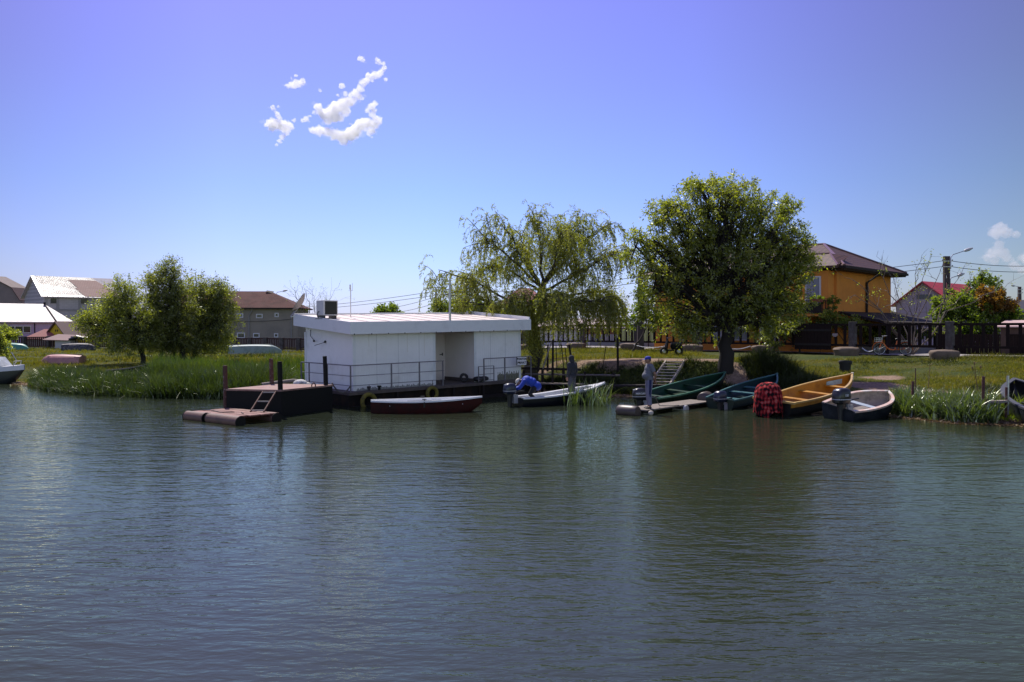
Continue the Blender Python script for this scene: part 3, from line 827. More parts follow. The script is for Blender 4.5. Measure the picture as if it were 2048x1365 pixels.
# ================================================================== boats
def boat_shape(Ln, B, D, s0, sb, ws=0.7, bow_pow=2.2, keel_rise=0.85, t=0.035, n=22, under=0.08, mid=0.42, full=2.2):
    """ring sections of a hull: stern at x=0, bow at x=Ln; gunwale s0 above the water, climbing by sb at the bow"""
    xs_ = np.linspace(0, 1, n)
    def f(u): return ws + (1 - ws) * math.sin(math.pi / 2 * min(u / mid, 1)) if u < mid else max(1 - ((u - mid) / (1 - mid)) ** full, 0.03)
    def sheer(u): return s0 + sb * u ** bow_pow + 0.04 * (1 - u) ** 2
    def keel(u): return -under + (max(u - keel_rise, 0) / (1 - keel_rise)) ** 1.8 * (sheer(1) + under - 0.22) if u > keel_rise else -under
    def ring(u, ins):
        bb = max(B / 2 * f(u) - ins, 0.006); s_ = sheer(u); k = keel(u) + (ins * 1.2 if ins else 0)
        if ins: k = max(k, 0.03)
        h = s_ - k
        half = [(bb, s_), (bb * 0.965, k + 0.66 * h), (bb * 0.90, k + 0.34 * h), (bb * 0.76, k + 0.09 * h), (bb * 0.45, k + 0.015 * h)]
        x = u * Ln - (ins * 0.8 if u > 0.99 else 0) + (ins if u < 0.01 else 0)
        rake = 0.0
        pts = [Vector((x, y, z)) for y, z in half] + [Vector((x, 0, k))] + [Vector((x, -y, z)) for y, z in reversed(half)]
        return pts
    return xs_, ring, sheer, f

def boat(name, label, loc, heading, Ln, B, D, s0, sb, m_out, m_in, m_rim, pitch=0.0, roll=0.0, ws=0.7, seats=(0.25, 0.55), seat_mat=None, under=0.08,
         keel_rise=0.8, t=0.035, rimw=0.07, bow_pow=2.2, group='boats moored along the bank', floor=True, mid=0.42, full=2.2, foredeck=0.0, stem=None, cat='boat'):
    b0 = thing(name, label, cat, loc, group=group, rot=(roll, -pitch, heading))
    us, ring, sheer, f = boat_shape(Ln, B, D, s0, sb, ws=ws, keel_rise=keel_rise, under=under, bow_pow=bow_pow, mid=mid, full=full)
    outer = MB().loft([ring(u, 0) for u in us], cap=False, closed=False)
    outer.build('hull', m_out, b0, True)
    inner = MB().loft([ring(u, t) for u in us], cap=False, closed=False)
    r0 = ring(us[0], t)
    inner.build('lining', m_in, b0, True)
    r0 = ring(us[0], 0)
    tr = MB(); V = [p for p in r0] + [p + Vector((t + 0.01, 0, 0)) for p in r0]
    k = len(r0)
    tr.add(V, [tuple(range(k)), tuple(range(2 * k - 1, k - 1, -1))] + [(i, i + 1, k + i + 1, k + i) for i in range(k - 1)] + [(k - 1, 0, k, 2 * k - 1)])
    tr.build('transom', m_out, b0)
    rim = MB()
    for sgn in (1, -1):
        rings = []
        for u in us:
            y = max(B / 2 * f(u), 0.02) * sgn; z = sheer(u); x = u * Ln
            yi = sgn * max(abs(y) - rimw, 0.0); yo = y + sgn * 0.012
            rings.append([Vector((x, yo, z - 0.035)), Vector((x, yo, z + 0.02)), Vector((x, yi, z + 0.02)), Vector((x, yi, z - 0.015))])
        rim.loft(rings, True, True)
    rim.build('gunwale', m_rim, b0)
    for q in seats:
        z = min(sheer(q) - 0.12, 0.06 + 0.62 * (sheer(q) - 0.06)); hw = B / 2 * f(q) - t * 1.5
        MB().span((q * Ln - 0.13, -hw, z - 0.03), (q * Ln + 0.13, hw, z)).build('seat', seat_mat or m_in, b0)
    if foredeck:
        fd_ = MB(); rr = []
        for u in us[us > 1 - foredeck]:
            hw = max(B / 2 * f(u) - 0.01, 0.01); z = sheer(u) + 0.024
            rr.append([Vector((u * Ln, -hw, z)), Vector((u * Ln, 0, z + 0.03)), Vector((u * Ln, hw, z)), Vector((u * Ln, 0, z - 0.03))])
        fd_.loft(rr); fd_.build('foredeck', m_rim, b0)
    if stem:
        st = MB(); pts_ = [Vector((u * Ln + 0.02, 0, ring(u, 0)[5].z)) for u in np.linspace(max(keel_rise, 0.6), 1, 8)] + [Vector((Ln + 0.02, 0, sheer(1) + 0.05))]
        st.tube(pts_, [0.03] * 4 + [0.05] * 5, 8); st.build('stem_post', stem, b0, True)
    b0['sheer0'] = sheer(0)
    return b0

def superell(cx, cy, z, a, b_, n=16, e_=0.55):
    out = []
    for k in range(n):
        t_ = 2 * math.pi * k / n; c, s_ = math.cos(t_), math.sin(t_)
        out.append(Vector((cx + a * math.copysign(abs(c) ** e_, c), cy + b_ * math.copysign(abs(s_) ** e_, s_), z)))
    return out

m_cowl = M('motor_cowl', (0.014, 0.015, 0.020), 0.35, 0.15, 5, coat=0.15)
m_cowlblue = M('motor_cowl_blue', (0.016, 0.022, 0.050), 0.35, 0.15, 5, coat=0.15)
m_motorleg = M('motor_leg', (0.02, 0.02, 0.024), 0.4, 0.2, 5)
m_decal = M('pale_decal', (0.55, 0.56, 0.60), 0.5, 0.05, 5)

def outboard(label, loc, rotz, cowl=None, k=1.0, words_=None, tilt=0.0, band=True):
    """clamped to a transom: x points to the bow; cowl behind it (x<0)"""
    o = thing('outboard_motor', label, 'outboard motor', loc, group='outboard motors', rot=(0, tilt, rotz))
    o.scale = (k, k, k)
    rings = [superell(-0.22, 0, 0.10, 0.15, 0.10), superell(-0.22, 0, 0.14, 0.215, 0.145), superell(-0.22, 0, 0.28, 0.225, 0.155), superell(-0.215, 0, 0.40, 0.205, 0.145), superell(-0.20, 0, 0.46, 0.15, 0.11), superell(-0.19, 0, 0.475, 0.08, 0.06)]
    cw = MB().loft(rings).build('cowl', cowl or m_cowl, o, True)
    if band:
        bd = MB().loft([superell(-0.22, 0, 0.205, 0.2265, 0.1565), superell(-0.22, 0, 0.222, 0.2275, 0.1575)], cap=False); bd.build('decal', m_decal, cw)
        b = MB(); b.span((-0.42, -0.06, 0.41), (-0.30, 0.06, 0.432)); b.build('grip', m_decal, cw)
    lg = MB().loft([superell(-0.22, 0, 0.10, 0.11, 0.08), superell(-0.22, 0, -0.12, 0.075, 0.05), superell(-0.22, 0, -0.5, 0.07, 0.035)]).build('leg', m_motorleg, o, True)
    b = MB(); b.span((-0.38, -0.09, -0.515), (-0.10, 0.09, -0.50)); b.tube([(-0.36, 0, -0.62), (-0.30, 0, -0.62), (-0.10, 0, -0.62)], [0.04, 0.05, 0.02], 10); b.span((-0.27, -0.015, -0.78), (-0.16, 0.015, -0.5)); b.build('gearcase', m_motorleg, o)
    b = MB(); b.span((-0.10, -0.10, -0.22), (0.06, -0.06, 0.08)); b.span((-0.10, 0.06, -0.22), (0.06, 0.10, 0.08)); b.span((-0.12, -0.1, 0.02), (-0.03, 0.1, 0.09))
    for y in (-0.08, 0.08): b.tube([(0.04, y, -0.05), (0.13, y, -0.05)], 0.012, 6); b.bar((0.13, y - 0.04, -0.05), (0.13, y + 0.04, -0.05), 0.015)
    b.build('clamp', m_grey, o)
    b = MB(); b.tube([(-0.05, 0.03, 0.14), (0.15, 0.05, 0.18), (0.42, 0.06, 0.2)], [0.022, 0.016, 0.02], 8); b.build('tiller', m_blk, o, True)
    if words_:
        for s_ in (1, -1):
            text_mesh('lettering', words_, 0.075, m_decal, cw, (-0.22, -s_ * 0.163, 0.31), (R(90), 0, 0 if s_ > 0 else R(180)), sx=1.0, bold=0.002)
    return o

m_redhull = M('dark_red_gloss', (0.032, 0.003, 0.003), 0.65, 0.25, 3, spec=0.2, col2=(0.016, 0.003, 0.003), pscale=2)
m_boatwhite = M('boat_white', (0.66, 0.67, 0.70), 0.4, 0.06, 3, col2=(0.5, 0.5, 0.5), patch=(0.5, 0.8))
m_navy = M('navy_hull', (0.004, 0.005, 0.010), 0.3, 0.2, 3)
m_green = M('boat_green', (0.004, 0.034, 0.014), 0.5, 0.3, 2.5, spec=0.3, col2=(0.008, 0.022, 0.012), pscale=2)
m_greenhull = M('dark_green_hull', (0.003, 0.012, 0.006), 0.3, 0.2, 2.5)
m_greenrim = M('green_rim', (0.035, 0.13, 0.08), 0.4, 0.15, 4)
m_teal = M('boat_teal', (0.003, 0.024, 0.027), 0.5, 0.3, 2.5, spec=0.3, col2=(0.008, 0.024, 0.028), pscale=2)
m_tealhull = M('dark_teal_hull', (0.003, 0.016, 0.017), 0.3, 0.2, 2.5)
m_tealrim = M('teal_rim', (0.05, 0.14, 0.15), 0.4, 0.15, 4)
m_yellow = M('boat_yellow', (0.40, 0.185, 0.012), 0.55, 0.18, 2.0, col2=(0.28, 0.12, 0.010), pscale=1.5)
m_yellowrim = M('yellow_rim', (0.48, 0.32, 0.11), 0.4, 0.12, 4)
m_bluehull = M('slate_blue_hull', (0.005, 0.009, 0.016), 0.6, 0.3, 3, spec=0.25, col2=(0.016, 0.02, 0.026), pscale=3)
m_pinkrim = M('faded_salmon_rim', (0.62, 0.42, 0.34), 0.5, 0.15, 5, col2=(0.62, 0.58, 0.52), pscale=3)
m_creamin = M('cream_lining', (0.36, 0.30, 0.24), 0.6, 0.2, 4, col2=(0.20, 0.17, 0.14), pscale=2.5)

def hd(a, b_): return math.atan2(b_[1] - a[1], b_[0] - a[0])
def ln(a, b_): return math.hypot(b_[1] - a[1], b_[0] - a[0])

# red rowing boat alongside the cabin
boat('rowing_boat', 'dark red rowing boat with white gunwale and oarlocks alongside the cabin', (-4.72, 28.4, 0), R(9), 3.75, 1.25, 0.5, 0.36, 0.13, m_redhull, m_boatwhite, m_boatwhite, ws=0.28, seats=(0.2, 0.5, 0.78), under=0.2, keel_rise=0.75, rimw=0.06)
rb = bpy.data.objects['rowing_boat']
for y in (-0.6, 0.6):
    b = MB(); b.bar((1.75, y, 0.37), (1.75, y, 0.47), 0.03); b.bar((1.68, y, 0.47), (1.82, y, 0.47), 0.03); b.bar((1.75, y, 0.2), (1.75, y * 1.045, 0.38), 0.05, 0.04); b.build('oarlock', m_blk, rb)
b = MB(); b.tube([(1.2, -0.5, 0.40), (2.3, -0.52, 0.42)], 0.02, 6); b.build('oar_handle', m_blk, rb)

# navy boat with two people
A_, B_ = (0.15, 30.75), (3.6, 33.0)
nb = boat('motor_boat', 'low navy boat with white deck carrying two people by the willow', (A_[0], A_[1], 0.0), hd(A_, B_), ln(A_, B_), 1.25, 0.4, 0.27, 0.42, m_navy, m_boatwhite, m_boatwhite, ws=0.75, seats=(0.35, 0.7), under=0.12, keel_rise=0.7, rimw=0.16, bow_pow=1.7, foredeck=0.22)
outboard('dark blue motor gripped by the bending man, on the navy boat', (A_[0] - 0.04, A_[1] - 0.05, 0.34), hd(A_, B_), m_cowlblue, 1.05)

# the long river boats nosed up on the bank
A_, B_ = (4.85, 30.9), (8.85, 35.3)
boat('river_boat', 'long green wooden boat with its raised bow under the big tree', (A_[0], A_[1], 0.02), hd(A_, B_), ln(A_, B_), 1.5, 0.5, 0.27, 0.34, m_greenhull, m_green, m_greenrim, roll=R(4), pitch=R(3.6), ws=0.72, seats=(0.18, 0.42, 0.64), under=0.1, keel_rise=0.72, rimw=0.05, bow_pow=2.0)
outboard('black motor lettered MERCURY on the stern of the green boat', (A_[0] + 0.02, A_[1] - 0.05, 0.10), hd(A_, B_) - R(38), m_cowl, 1.15, 'MERCURY')
A_, B_ = (7.25, 29.7), (10.7, 34.4)
boat('river_boat', 'teal boat with pale gunwale between the green and the yellow boats', (A_[0], A_[1], 0.02), hd(A_, B_), ln(A_, B_), 1.45, 0.5, 0.29, 0.32, m_tealhull, m_teal, m_tealrim, roll=R(3), pitch=R(3.2), ws=0.72, seats=(0.2, 0.45, 0.66), under=0.1, keel_rise=0.72, rimw=0.05, bow_pow=2.0, stem=m_tealrim, seat_mat=m_tealrim)
outboard('small dark blue motor with a pale band on the teal boat', (A_[0] + 0.16, A_[1] - 0.10, 0.15), hd(A_, B_) - R(20), m_cowlblue, 1.05)
A_, B_ = (8.5, 27.55), (12.5, 31.3)
yb = boat('river_boat', 'bright yellow boat with a dark outside and pale bow post', (A_[0], A_[1], 0.02), hd(A_, B_), ln(A_, B_), 1.6, 0.5, 0.40, 0.34, M('tarred_hull', (0.005, 0.006, 0.008), 0.5, 0.2, 3), m_yellow, m_yellowrim, roll=R(4), pitch=R(4.0), ws=0.72, seats=(0.3, 0.55, 0.8), under=0.12, keel_rise=0.76, rimw=0.06, bow_pow=2.0, stem=M('cream_stem', (0.62, 0.55, 0.44), 0.5, 0.1, 5))
# outer strip of yellow below the gunwale, and the pale blue number plate inside the bow
us, ring, sheer, f = boat_shape(ln(A_, B_), 1.6, 0.5, 0.40, 0.34, ws=0.72, keel_rise=0.76, under=0.12, bow_pow=2.0)
b = MB()
for sgn in (1, -1):
    b.loft([[Vector((u * ln(A_, B_), sgn * (0.8 * f(u) + 0.010), sheer(u) - 0.03)), Vector((u * ln(A_, B_), sgn * (0.8 * f(u) + 0.012), sheer(u) - 0.15)), Vector((u * ln(A_, B_), sgn * (0.8 * f(u) - 0.004), sheer(u) - 0.15)), Vector((u * ln(A_, B_), sgn * (0.8 * f(u) - 0.004), sheer(u) - 0.03))] for u in us[:-2]])
b.build('sheer_strake', m_yellow, yb)
Ly = ln(A_, B_)
b = MB(); q = []
for u in (0.80, 0.92):
    for dz in (-0.10, -0.27):
        q.append(Vector((u * Ly, 0.8 * f(u) * 0.975 - 0.045, sheer(u) + dz)))
V = q + [p + Vector((0, -0.012, 0)) for p in q]
b.add(V, [(0, 1, 3, 2), (4, 6, 7, 5), (0, 2, 6, 4), (1, 5, 7, 3), (0, 4, 5, 1), (2, 3, 7, 6)])
b.build('number_plate', M('pale_blue_plate', (0.32, 0.50, 0.55), 0.5, 0.2, 9), yb)
b = MB(); b.bar((-0.05, -0.75, 0.47), (-0.05, 0.75, 0.47), 0.12, 0.06); b.build('transom_cap', m_yellowrim, yb)
# the covered motor
Mo = Vector((A_[0] - 0.12, A_[1] - 0.12, 0))
outboard('motor of the yellow boat hidden under a red checked blanket', (Mo.x, Mo.y, 0.33), hd(A_, B_), m_cowl, 1.15)
m_plaid, t = new_mat('red_checked_blanket')
n = t.nodes.new; l = t.links.new
o_ = n('ShaderNodeOutputMaterial'); p = n('ShaderNodeBsdfPrincipled'); l(p.outputs[0], o_.inputs[0]); p.inputs['Roughness'].default_value = 0.95; p.inputs['Specular IOR Level'].default_value = 0.1
tcn = n('ShaderNodeTexCoord'); prev = None
for dr, sc_ in (('DIAGONAL', 1.7), ('X', 2.4), ('Z', 1.9), ('Y', 2.9)):
    wv = n('ShaderNodeTexWave'); wv.bands_direction = dr; wv.inputs['Scale'].default_value = sc_; wv.inputs['Distortion'].default_value = 6.0; wv.inputs['Detail'].default_value = 2; wv.inputs['Detail Scale'].default_value = 1.2
    l(tcn.outputs['Object'], wv.inputs['Vector'])
    if prev is None: prev = wv.outputs['Fac']
    else:
        a = n('ShaderNodeMath'); a.operation = 'ADD'; l(prev, a.inputs[0]); l(wv.outputs['Fac'], a.inputs[1]); prev = a.outputs[0]
rp = n('ShaderNodeValToRGB'); rp.color_ramp.interpolation = 'LINEAR'
mrr = n('ShaderNodeMapRange'); mrr.inputs['From Max'].default_value = 4.0; l(prev, mrr.inputs[0]); l(mrr.outputs[0], rp.inputs[0])
el = rp.color_ramp.elements; el[0].position = 0.38; el[0].color = (0.012, 0.006, 0.008, 1); el[1].position = 0.78; el[1].color = (0.42, 0.10, 0.09, 1)
for pos, c in ((0.43, (0.10, 0.010, 0.014)), (0.52, (0.20, 0.014, 0.017)), (0.66, (0.32, 0.022, 0.024))): q = el.new(pos); q.color = (*c, 1)
l(rp.outputs[0], p.inputs['Base Color'])
b = MB(); rings = []
nk = 36
for j, (z, rx, ry) in enumerate(((0.02, 0.44, 0.36), (0.14, 0.45, 0.36), (0.35, 0.44, 0.36), (0.56, 0.44, 0.35), (0.76, 0.42, 0.34), (0.92, 0.38, 0.31), (1.04, 0.31, 0.25), (1.11, 0.20, 0.16), (1.135, 0.08, 0.06))):
    r_ = []
    for k in range(nk):
        a_ = 2 * math.pi * k / nk
        fold = 1 + 0.03 * math.sin(a_ * 7 + j * 0.25) * (1 - j / 9) + 0.015 * math.sin(a_ * 13 + 0.5 * j)
        zz = z + (0.10 * math.sin(a_ * 3 + 0.6) + 0.05 * math.sin(a_ * 8) if j == 0 else 0) + 0.01 * math.sin(a_ * 5 + 0.6 * j)
        r_.append(Vector((rx * 1.16 * math.cos(a_) * fold, ry * 1.2 * math.sin(a_) * fold, zz * 0.90)))
    rings.append(r_)
b.loft(rings, cap=True)
o_ = b.build('blanket', m_plaid, None, True); o_.location = (Mo.x - 0.15, Mo.y - 0.12, 0.06); o_.rotation_euler = (0, 0, hd(A_, B_))
tag(o_, 'red and black checked blanket draped over the stern motor of the yellow boat', 'blanket')

# small boat on the right
A_, B_ = (10.05, 26.3), (12.2, 28.15)
sb_ = boat('dinghy', 'small slate blue dinghy with a faded salmon and white rim', (A_[0], A_[1], 0.0), hd(A_, B_) - R(4), ln(A_, B_), 1.45, 0.5, 0.36, 0.22, m_bluehull, m_creamin, m_pinkrim, ws=0.78, seats=(0.5,), under=0.15, keel_rise=0.75, rimw=0.10, bow_pow=1.6, roll=R(11), pitch=R(4), mid=0.45, full=2.8, seat_mat=M('pale_blue_seat', (0.36, 0.42, 0.48), 0.5, 0.1, 4))
b = MB(); b.span((0.5, -0.35, 0.30), (1.15, -0.12, 0.325)); b.build('loose_board', m_oldwood, sb_)
outboard('dark motor tilted on the transom of the small salmon rimmed dinghy', (A_[0] + 0.34, A_[1] - 0.02, 0.36), hd(A_, B_) - R(14), m_cowl, 1.3, '150')
b = MB(); b.tube([(10.3, 26.9, 0.42), (10.4, 26.85, 0.7), (10.5, 26.8, 0.86)], 0.014, 5); b.tube([(10.45, 26.9, 0.42), (10.52, 26.82, 0.9)], 0.012, 5)
tag(b.build('rope', m_steel, None), 'pale rope rising beside the dinghy motor', 'rope')
# dark blue boat at the right edge
q0 = at(2042, 850, 24.9)
eb = boat('speed_boat', 'dark speedboat with a thick grey rim cut by the right edge', (15.5, 24.3, -0.02), R(74), 4.0, 1.7, 0.5, 0.46, 0.45, M('black_grey_hull', (0.03, 0.034, 0.04), 0.3, 0.15, 3), m_blk, M('grey_tube_rim', (0.05, 0.055, 0.068), 0.6, 0.1, 4), ws=0.8, seats=(0.5,), under=0.2, keel_rise=0.75, rimw=0.14, bow_pow=1.5, pitch=R(4))
outboard('blue motor with white marks on the speedboat at the right edge', (15.2, 24.30, 0.34), R(74), M('motor_cowl_bright_blue', (0.02, 0.06, 0.32), 0.25, 0.1, 4, coat=0.3), 1.4)

# white cabin cruiser on the left edge
cr = boat('cabin_cruiser', 'old white cabin boat with two dark side windows at the left shore', (-30.2, 43.6, 0.12), R(-2), 5.3, 1.9, 0.8, 0.50, 0.28, M('dark_hull', (0.018, 0.022, 0.022), 0.4, 0.3, 3), m_boatwhite, m_boatwhite, ws=0.85, seats=(), under=0.3, keel_rise=0.8, rimw=0.12, bow_pow=1.6, foredeck=0.3, cat='boat')
m_cruiser = M('chalky_white', (0.42, 0.46, 0.48), 0.5, 0.1, 3, col2=(0.30, 0.33, 0.34), pscale=2)
rings = [[Vector((x, sy * hw, z)) for sy, z in ((-1, z0), (-0.93, z1), (0.93, z1), (1, z0))] for x, hw, z0, z1 in ((1.2, 0.75, 0.5, 1.18), (3.9, 0.66, 0.55, 1.20), (4.35, 0.52, 0.62, 0.78))]
MB().loft(rings).build('cabin', m_cruiser, cr)
rings = [[Vector((x, sy * hw, z)) for sy, z in ((-1, z0), (-0.93, z1), (0.93, z1), (1, z0))] for x, hw, z0, z1 in ((0.2, 0.8, 0.5, 1.62), (2.1, 0.72, 1.0, 1.66), (2.32, 0.72, 1.0, 1.22))]
MB().loft(rings).build('wheelhouse', m_cruiser, cr)
for x in (2.55, 3.2):
    MB().span((x, -0.735, 0.83), (x + 0.42, -0.715, 1.02)).build('window', m_blk, cr)
b = MB(); b.tube([(4.6, 0.1, 0.7), (4.85, 0.1, 1.0), (4.55, 0.12, 1.45)], 0.02, 5); b.tube([(4.9, -0.3, 0.75), (4.95, -0.3, 1.0), (4.95, 0.3, 1.0), (4.9, 0.3, 0.75)], 0.02, 5); b.build('bow_rail', m_steel, cr)

us, ring, sheer, f = boat_shape(5.3, 1.9, 0.8, 0.50, 0.28, ws=0.85, keel_rise=0.8, under=0.3, bow_pow=1.6)
b = MB()
for sgn in (1, -1):
    b.loft([[Vector((u * 5.3, sgn * (0.95 * f(u) + 0.012), sheer(u) - 0.03)), Vector((u * 5.3, sgn * (0.94 * f(u) + 0.012), sheer(u) - 0.22)), Vector((u * 5.3, sgn * (0.94 * f(u) - 0.01), sheer(u) - 0.22)), Vector((u * 5.3, sgn * (0.95 * f(u) - 0.01), sheer(u) - 0.03))] for u in us])
b.build('sheer_strake', m_boatwhite, cr)
# upturned boats on the grass
def upturned(name, label, px, py, Y, Ln, B, H, heading, m1, m2, ws=0.6, tilt=0.0, tipup=0.0, keel=True):
    X = atx(px, Y); z = gz(X, Y)
    o = thing(name, label, 'boat', (X, Y, z - 0.03), group='upturned boats on the lawn', rot=(tilt, tipup, heading))
    us_ = np.linspace(0, 1, 18); rr = []; r2 = []
    for u in us_:
        f_ = ws + (1 - ws) * math.sin(math.pi / 2 * min(u / 0.4, 1)) if u < 0.4 else max(1 - ((u - 0.4) / 0.6) ** 2.4, 0.03)
        hh = H * (0.9 + 0.1 * math.sin(u * 3.1)) * (1 if u < 0.75 else 1 - 0.55 * ((u - 0.75) / 0.25) ** 2)
        bb = B / 2 * f_
        rr.append([Vector((u * Ln - Ln / 2, y, zz)) for y, zz in ((-bb, 0.06), (-bb * 0.93, hh * 0.55), (-bb * 0.75, hh * 0.9), (-bb * 0.3, hh), (0, hh * 1.03), (bb * 0.3, hh), (bb * 0.75, hh * 0.9), (bb * 0.93, hh * 0.55), (bb, 0.06))])
        r2.append([Vector((u * Ln - Ln / 2, y, zz)) for y, zz in ((-bb - 0.02, 0.0), (-bb - 0.02, 0.10), (bb + 0.02, 0.10), (bb + 0.02, 0.0))])
    MB().loft(rr).build('hull', m1, o, True)
    MB().loft(r2).build('gunwale', m2, o)
    if keel: MB().bar((-Ln / 2, 0, H * 0.93 + 0.03), (Ln * 0.3, 0, H * 1.05), 0.05, 0.05).build('keel', m2, o)
    return o
upturned('upturned_boat', 'faded pink boat lying upside down above the reeds', 124, 732, 53, 2.7, 1.5, 0.62, R(176), M('faded_pink', (0.42, 0.20, 0.19), 0.55, 0.15, 3, col2=(0.34, 0.16, 0.15), pscale=2), M('brown_rim', (0.08, 0.04, 0.035), 0.7, 0.2, 5))
upturned('upturned_boat', 'green boat upside down by the picket fence at the left', 22, 700, 82, 4.0, 1.6, 0.75, R(-12), M('faded_green', (0.05, 0.22, 0.16), 0.5, 0.15, 2), m_blk, tipup=R(2))
upturned('upturned_boat', 'dark weathered boat upside down under a rough tarpaulin by the fence', 159, 703, 82, 3.1, 1.5, 0.72, R(4), M('black_tarpaulin', (0.035, 0.032, 0.034), 0.6, 0.4, 5, col2=(0.12, 0.11, 0.11), patch=(0.5, 0.6), pscale=6, bump=1.0, bscale=7), m_blk)
upturned('upturned_boat', 'long pale green boat upside down on the grass left of the cabin', 512, 707, 72, 4.3, 1.5, 0.80, R(184) + math.pi, M('pale_green_paint', (0.24, 0.32, 0.25), 0.4, 0.12, 2, col2=(0.16, 0.22, 0.17), pscale=2), M('cream_rim', (0.42, 0.40, 0.30), 0.5, 0.1, 4), ws=0.75)
# sunken old boat in the reeds, reed jetty
b = MB(); o0 = at(225, 738, 45)
wb = boat('old_boat', 'rotten dark boat sticking out of the reeds below the left trees', (atx(215, 44), 44, 0.34), R(12), 2.4, 0.9, 0.3, 0.26, 0.3, m_darkwood, m_darkwood, m_oldwood, ws=0.5, seats=(0.5,), pitch=R(4))
jt = thing('jetty', 'low broken dark plank jetty in the left reeds', 'jetty', (0, 0, 0))
for x0, x1, y, z in ((165, 212, 36.9, 0.46), (182, 240, 37.1, 0.55), (215, 236, 36.6, 0.30)):
    b = MB(); b.bar((atx(x0, y), y, z), (atx(x1, y), y + 0.2, z - 0.06), 0.22, 0.05); b.build('plank', m_oldwood if z < 0.5 else m_darkwood, jt)
for x, y, z0, z1 in ((171, 36.7, -0.5, 0.45), (180, 36.8, -0.5, 0.62), (181, 36.2, -0.4, 0.0), (236, 37.0, -0.5, 0.55)):
    b = MB(); b.tube([(atx(x, y), y, z0), (atx(x, y), y, z1)], 0.05, 7); b.build('post', m_darkwood, jt)
# ================================================================== buildings
m_blockwall = M('pale_block_wall', (0.44, 0.41, 0.42), 0.9, 0.08, 2, brick=(0.55, 0.24, 0.018, 0.75, 0.92))
m_concframe = M('concrete_frame', (0.26, 0.25, 0.25), 0.9, 0.15, 3)
m_tileglare = M('glossy_roof_tile', (0.46, 0.41, 0.41), 0.40, 0.06, 2, spec=0.7, stripes=('X', 0.22), sstr=0.35)
m_tilematt = M('matt_brown_tile', (0.34, 0.22, 0.18), 0.85, 0.1, 2, brick=(0.30, 0.30, 0.03, 0.7, 0.9, (0, 0, 0)))
m_fibre = M('rusty_fibre_roof', (0.105, 0.05, 0.042), 0.9, 0.2, 1.5, col2=(0.075, 0.035, 0.03), pscale=0.8, stripes=('X', 0.2), sstr=0.4, spec=0.15)
m_render = M('grey_render', (0.27, 0.235, 0.185), 0.95, 0.14, 1.2, col2=(0.21, 0.185, 0.15), pscale=0.6, bump=0.2)
m_purple = M('lilac_plaster', (0.46, 0.36, 0.50), 0.9, 0.05, 1.5)
m_yellowwall = M('yellow_plaster', (0.60, 0.42, 0.02), 0.9, 0.05, 2)
m_redroof = M('red_sheet_roof', (0.30, 0.09, 0.075), 0.7, 0.12, 2, stripes=('X', 0.25), sstr=0.4)
m_bright_redroof = M('bright_red_roof', (0.40, 0.035, 0.05), 0.6, 0.1, 2, stripes=('X', 0.3), sstr=0.4)
m_orange = M('orange_plaster', (0.72, 0.27, 0.042), 0.9, 0.06, 1.3, col2=(0.64, 0.235, 0.038), pscale=0.7, bump=0.05)
m_browntile = M('burgundy_metal_tile', (0.10, 0.052, 0.038), 0.55, 0.1, 2, spec=0.25, brick=(0.36, 0.36, 0.05, 0.45, 0.85, (0, 0, 0)))
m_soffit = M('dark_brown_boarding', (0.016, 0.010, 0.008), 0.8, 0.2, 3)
m_glassdark = M('dark_window_glass', (0.02, 0.022, 0.026), 0.12, 0.1, 2)
m_glasslight = M('pale_window_glass', (0.25, 0.27, 0.31), 0.15, 0.1, 2)  # window glass in a pale blue-grey tone
m_winframe = M('white_window_frame', (0.62, 0.61, 0.62), 0.5, 0.05, 3)
m_fencewood = M('oxblood_fence_boards', (0.050, 0.014, 0.012), 0.8, 0.25, 3, col2=(0.04, 0.018, 0.016), pscale=2, stretch=(4, 4, 1))
m_fencedark = M('dark_brown_fence_boards', (0.017, 0.0095, 0.008), 0.85, 0.3, 3, spec=0.2, stretch=(4, 4, 1))
m_pillar = M('rough_concrete_post', (0.070, 0.058, 0.052), 0.95, 0.25, 4, col2=(0.11, 0.10, 0.095), pscale=3, bump=0.4)
m_blockst = M('earthy_concrete', (0.15, 0.11, 0.08), 0.95, 0.25, 3, bump=0.5, bscale=12)
m_whitewall = M('white_wall', (0.66, 0.64, 0.65), 0.9, 0.05, 2)
m_darkmetal = M('black_iron_fence', (0.02, 0.016, 0.016), 0.6, 0.2, 5)

def house(name, label, loc, ang, cat='house', group=None):
    return thing(name, label, cat, loc, ang, group)

def walls(par, Lx, Wy, h, mat, gable=None, name='wall'):
    """a shell of four walls; gable='x' lifts a gable of given rise over the x=0 and x=Lx ends"""
    b = MB()
    if gable:
        poly = [(0, 0), (0, h), (Wy / 2, h + gable), (Wy, h), (Wy, 0)]
        V = [(0, y, z) for y, z in poly] + [(Lx, y, z) for y, z in poly]; k = 5
        b.add(V, [tuple(range(k)), tuple(range(2 * k - 1, k - 1, -1))] + [(i, k + i, k + (i + 1) % k, (i + 1) % k) for i in range(k)])
    else:
        b.span((0, 0, -0.4), (Lx, Wy, h))
    return b.build(name, mat, par)

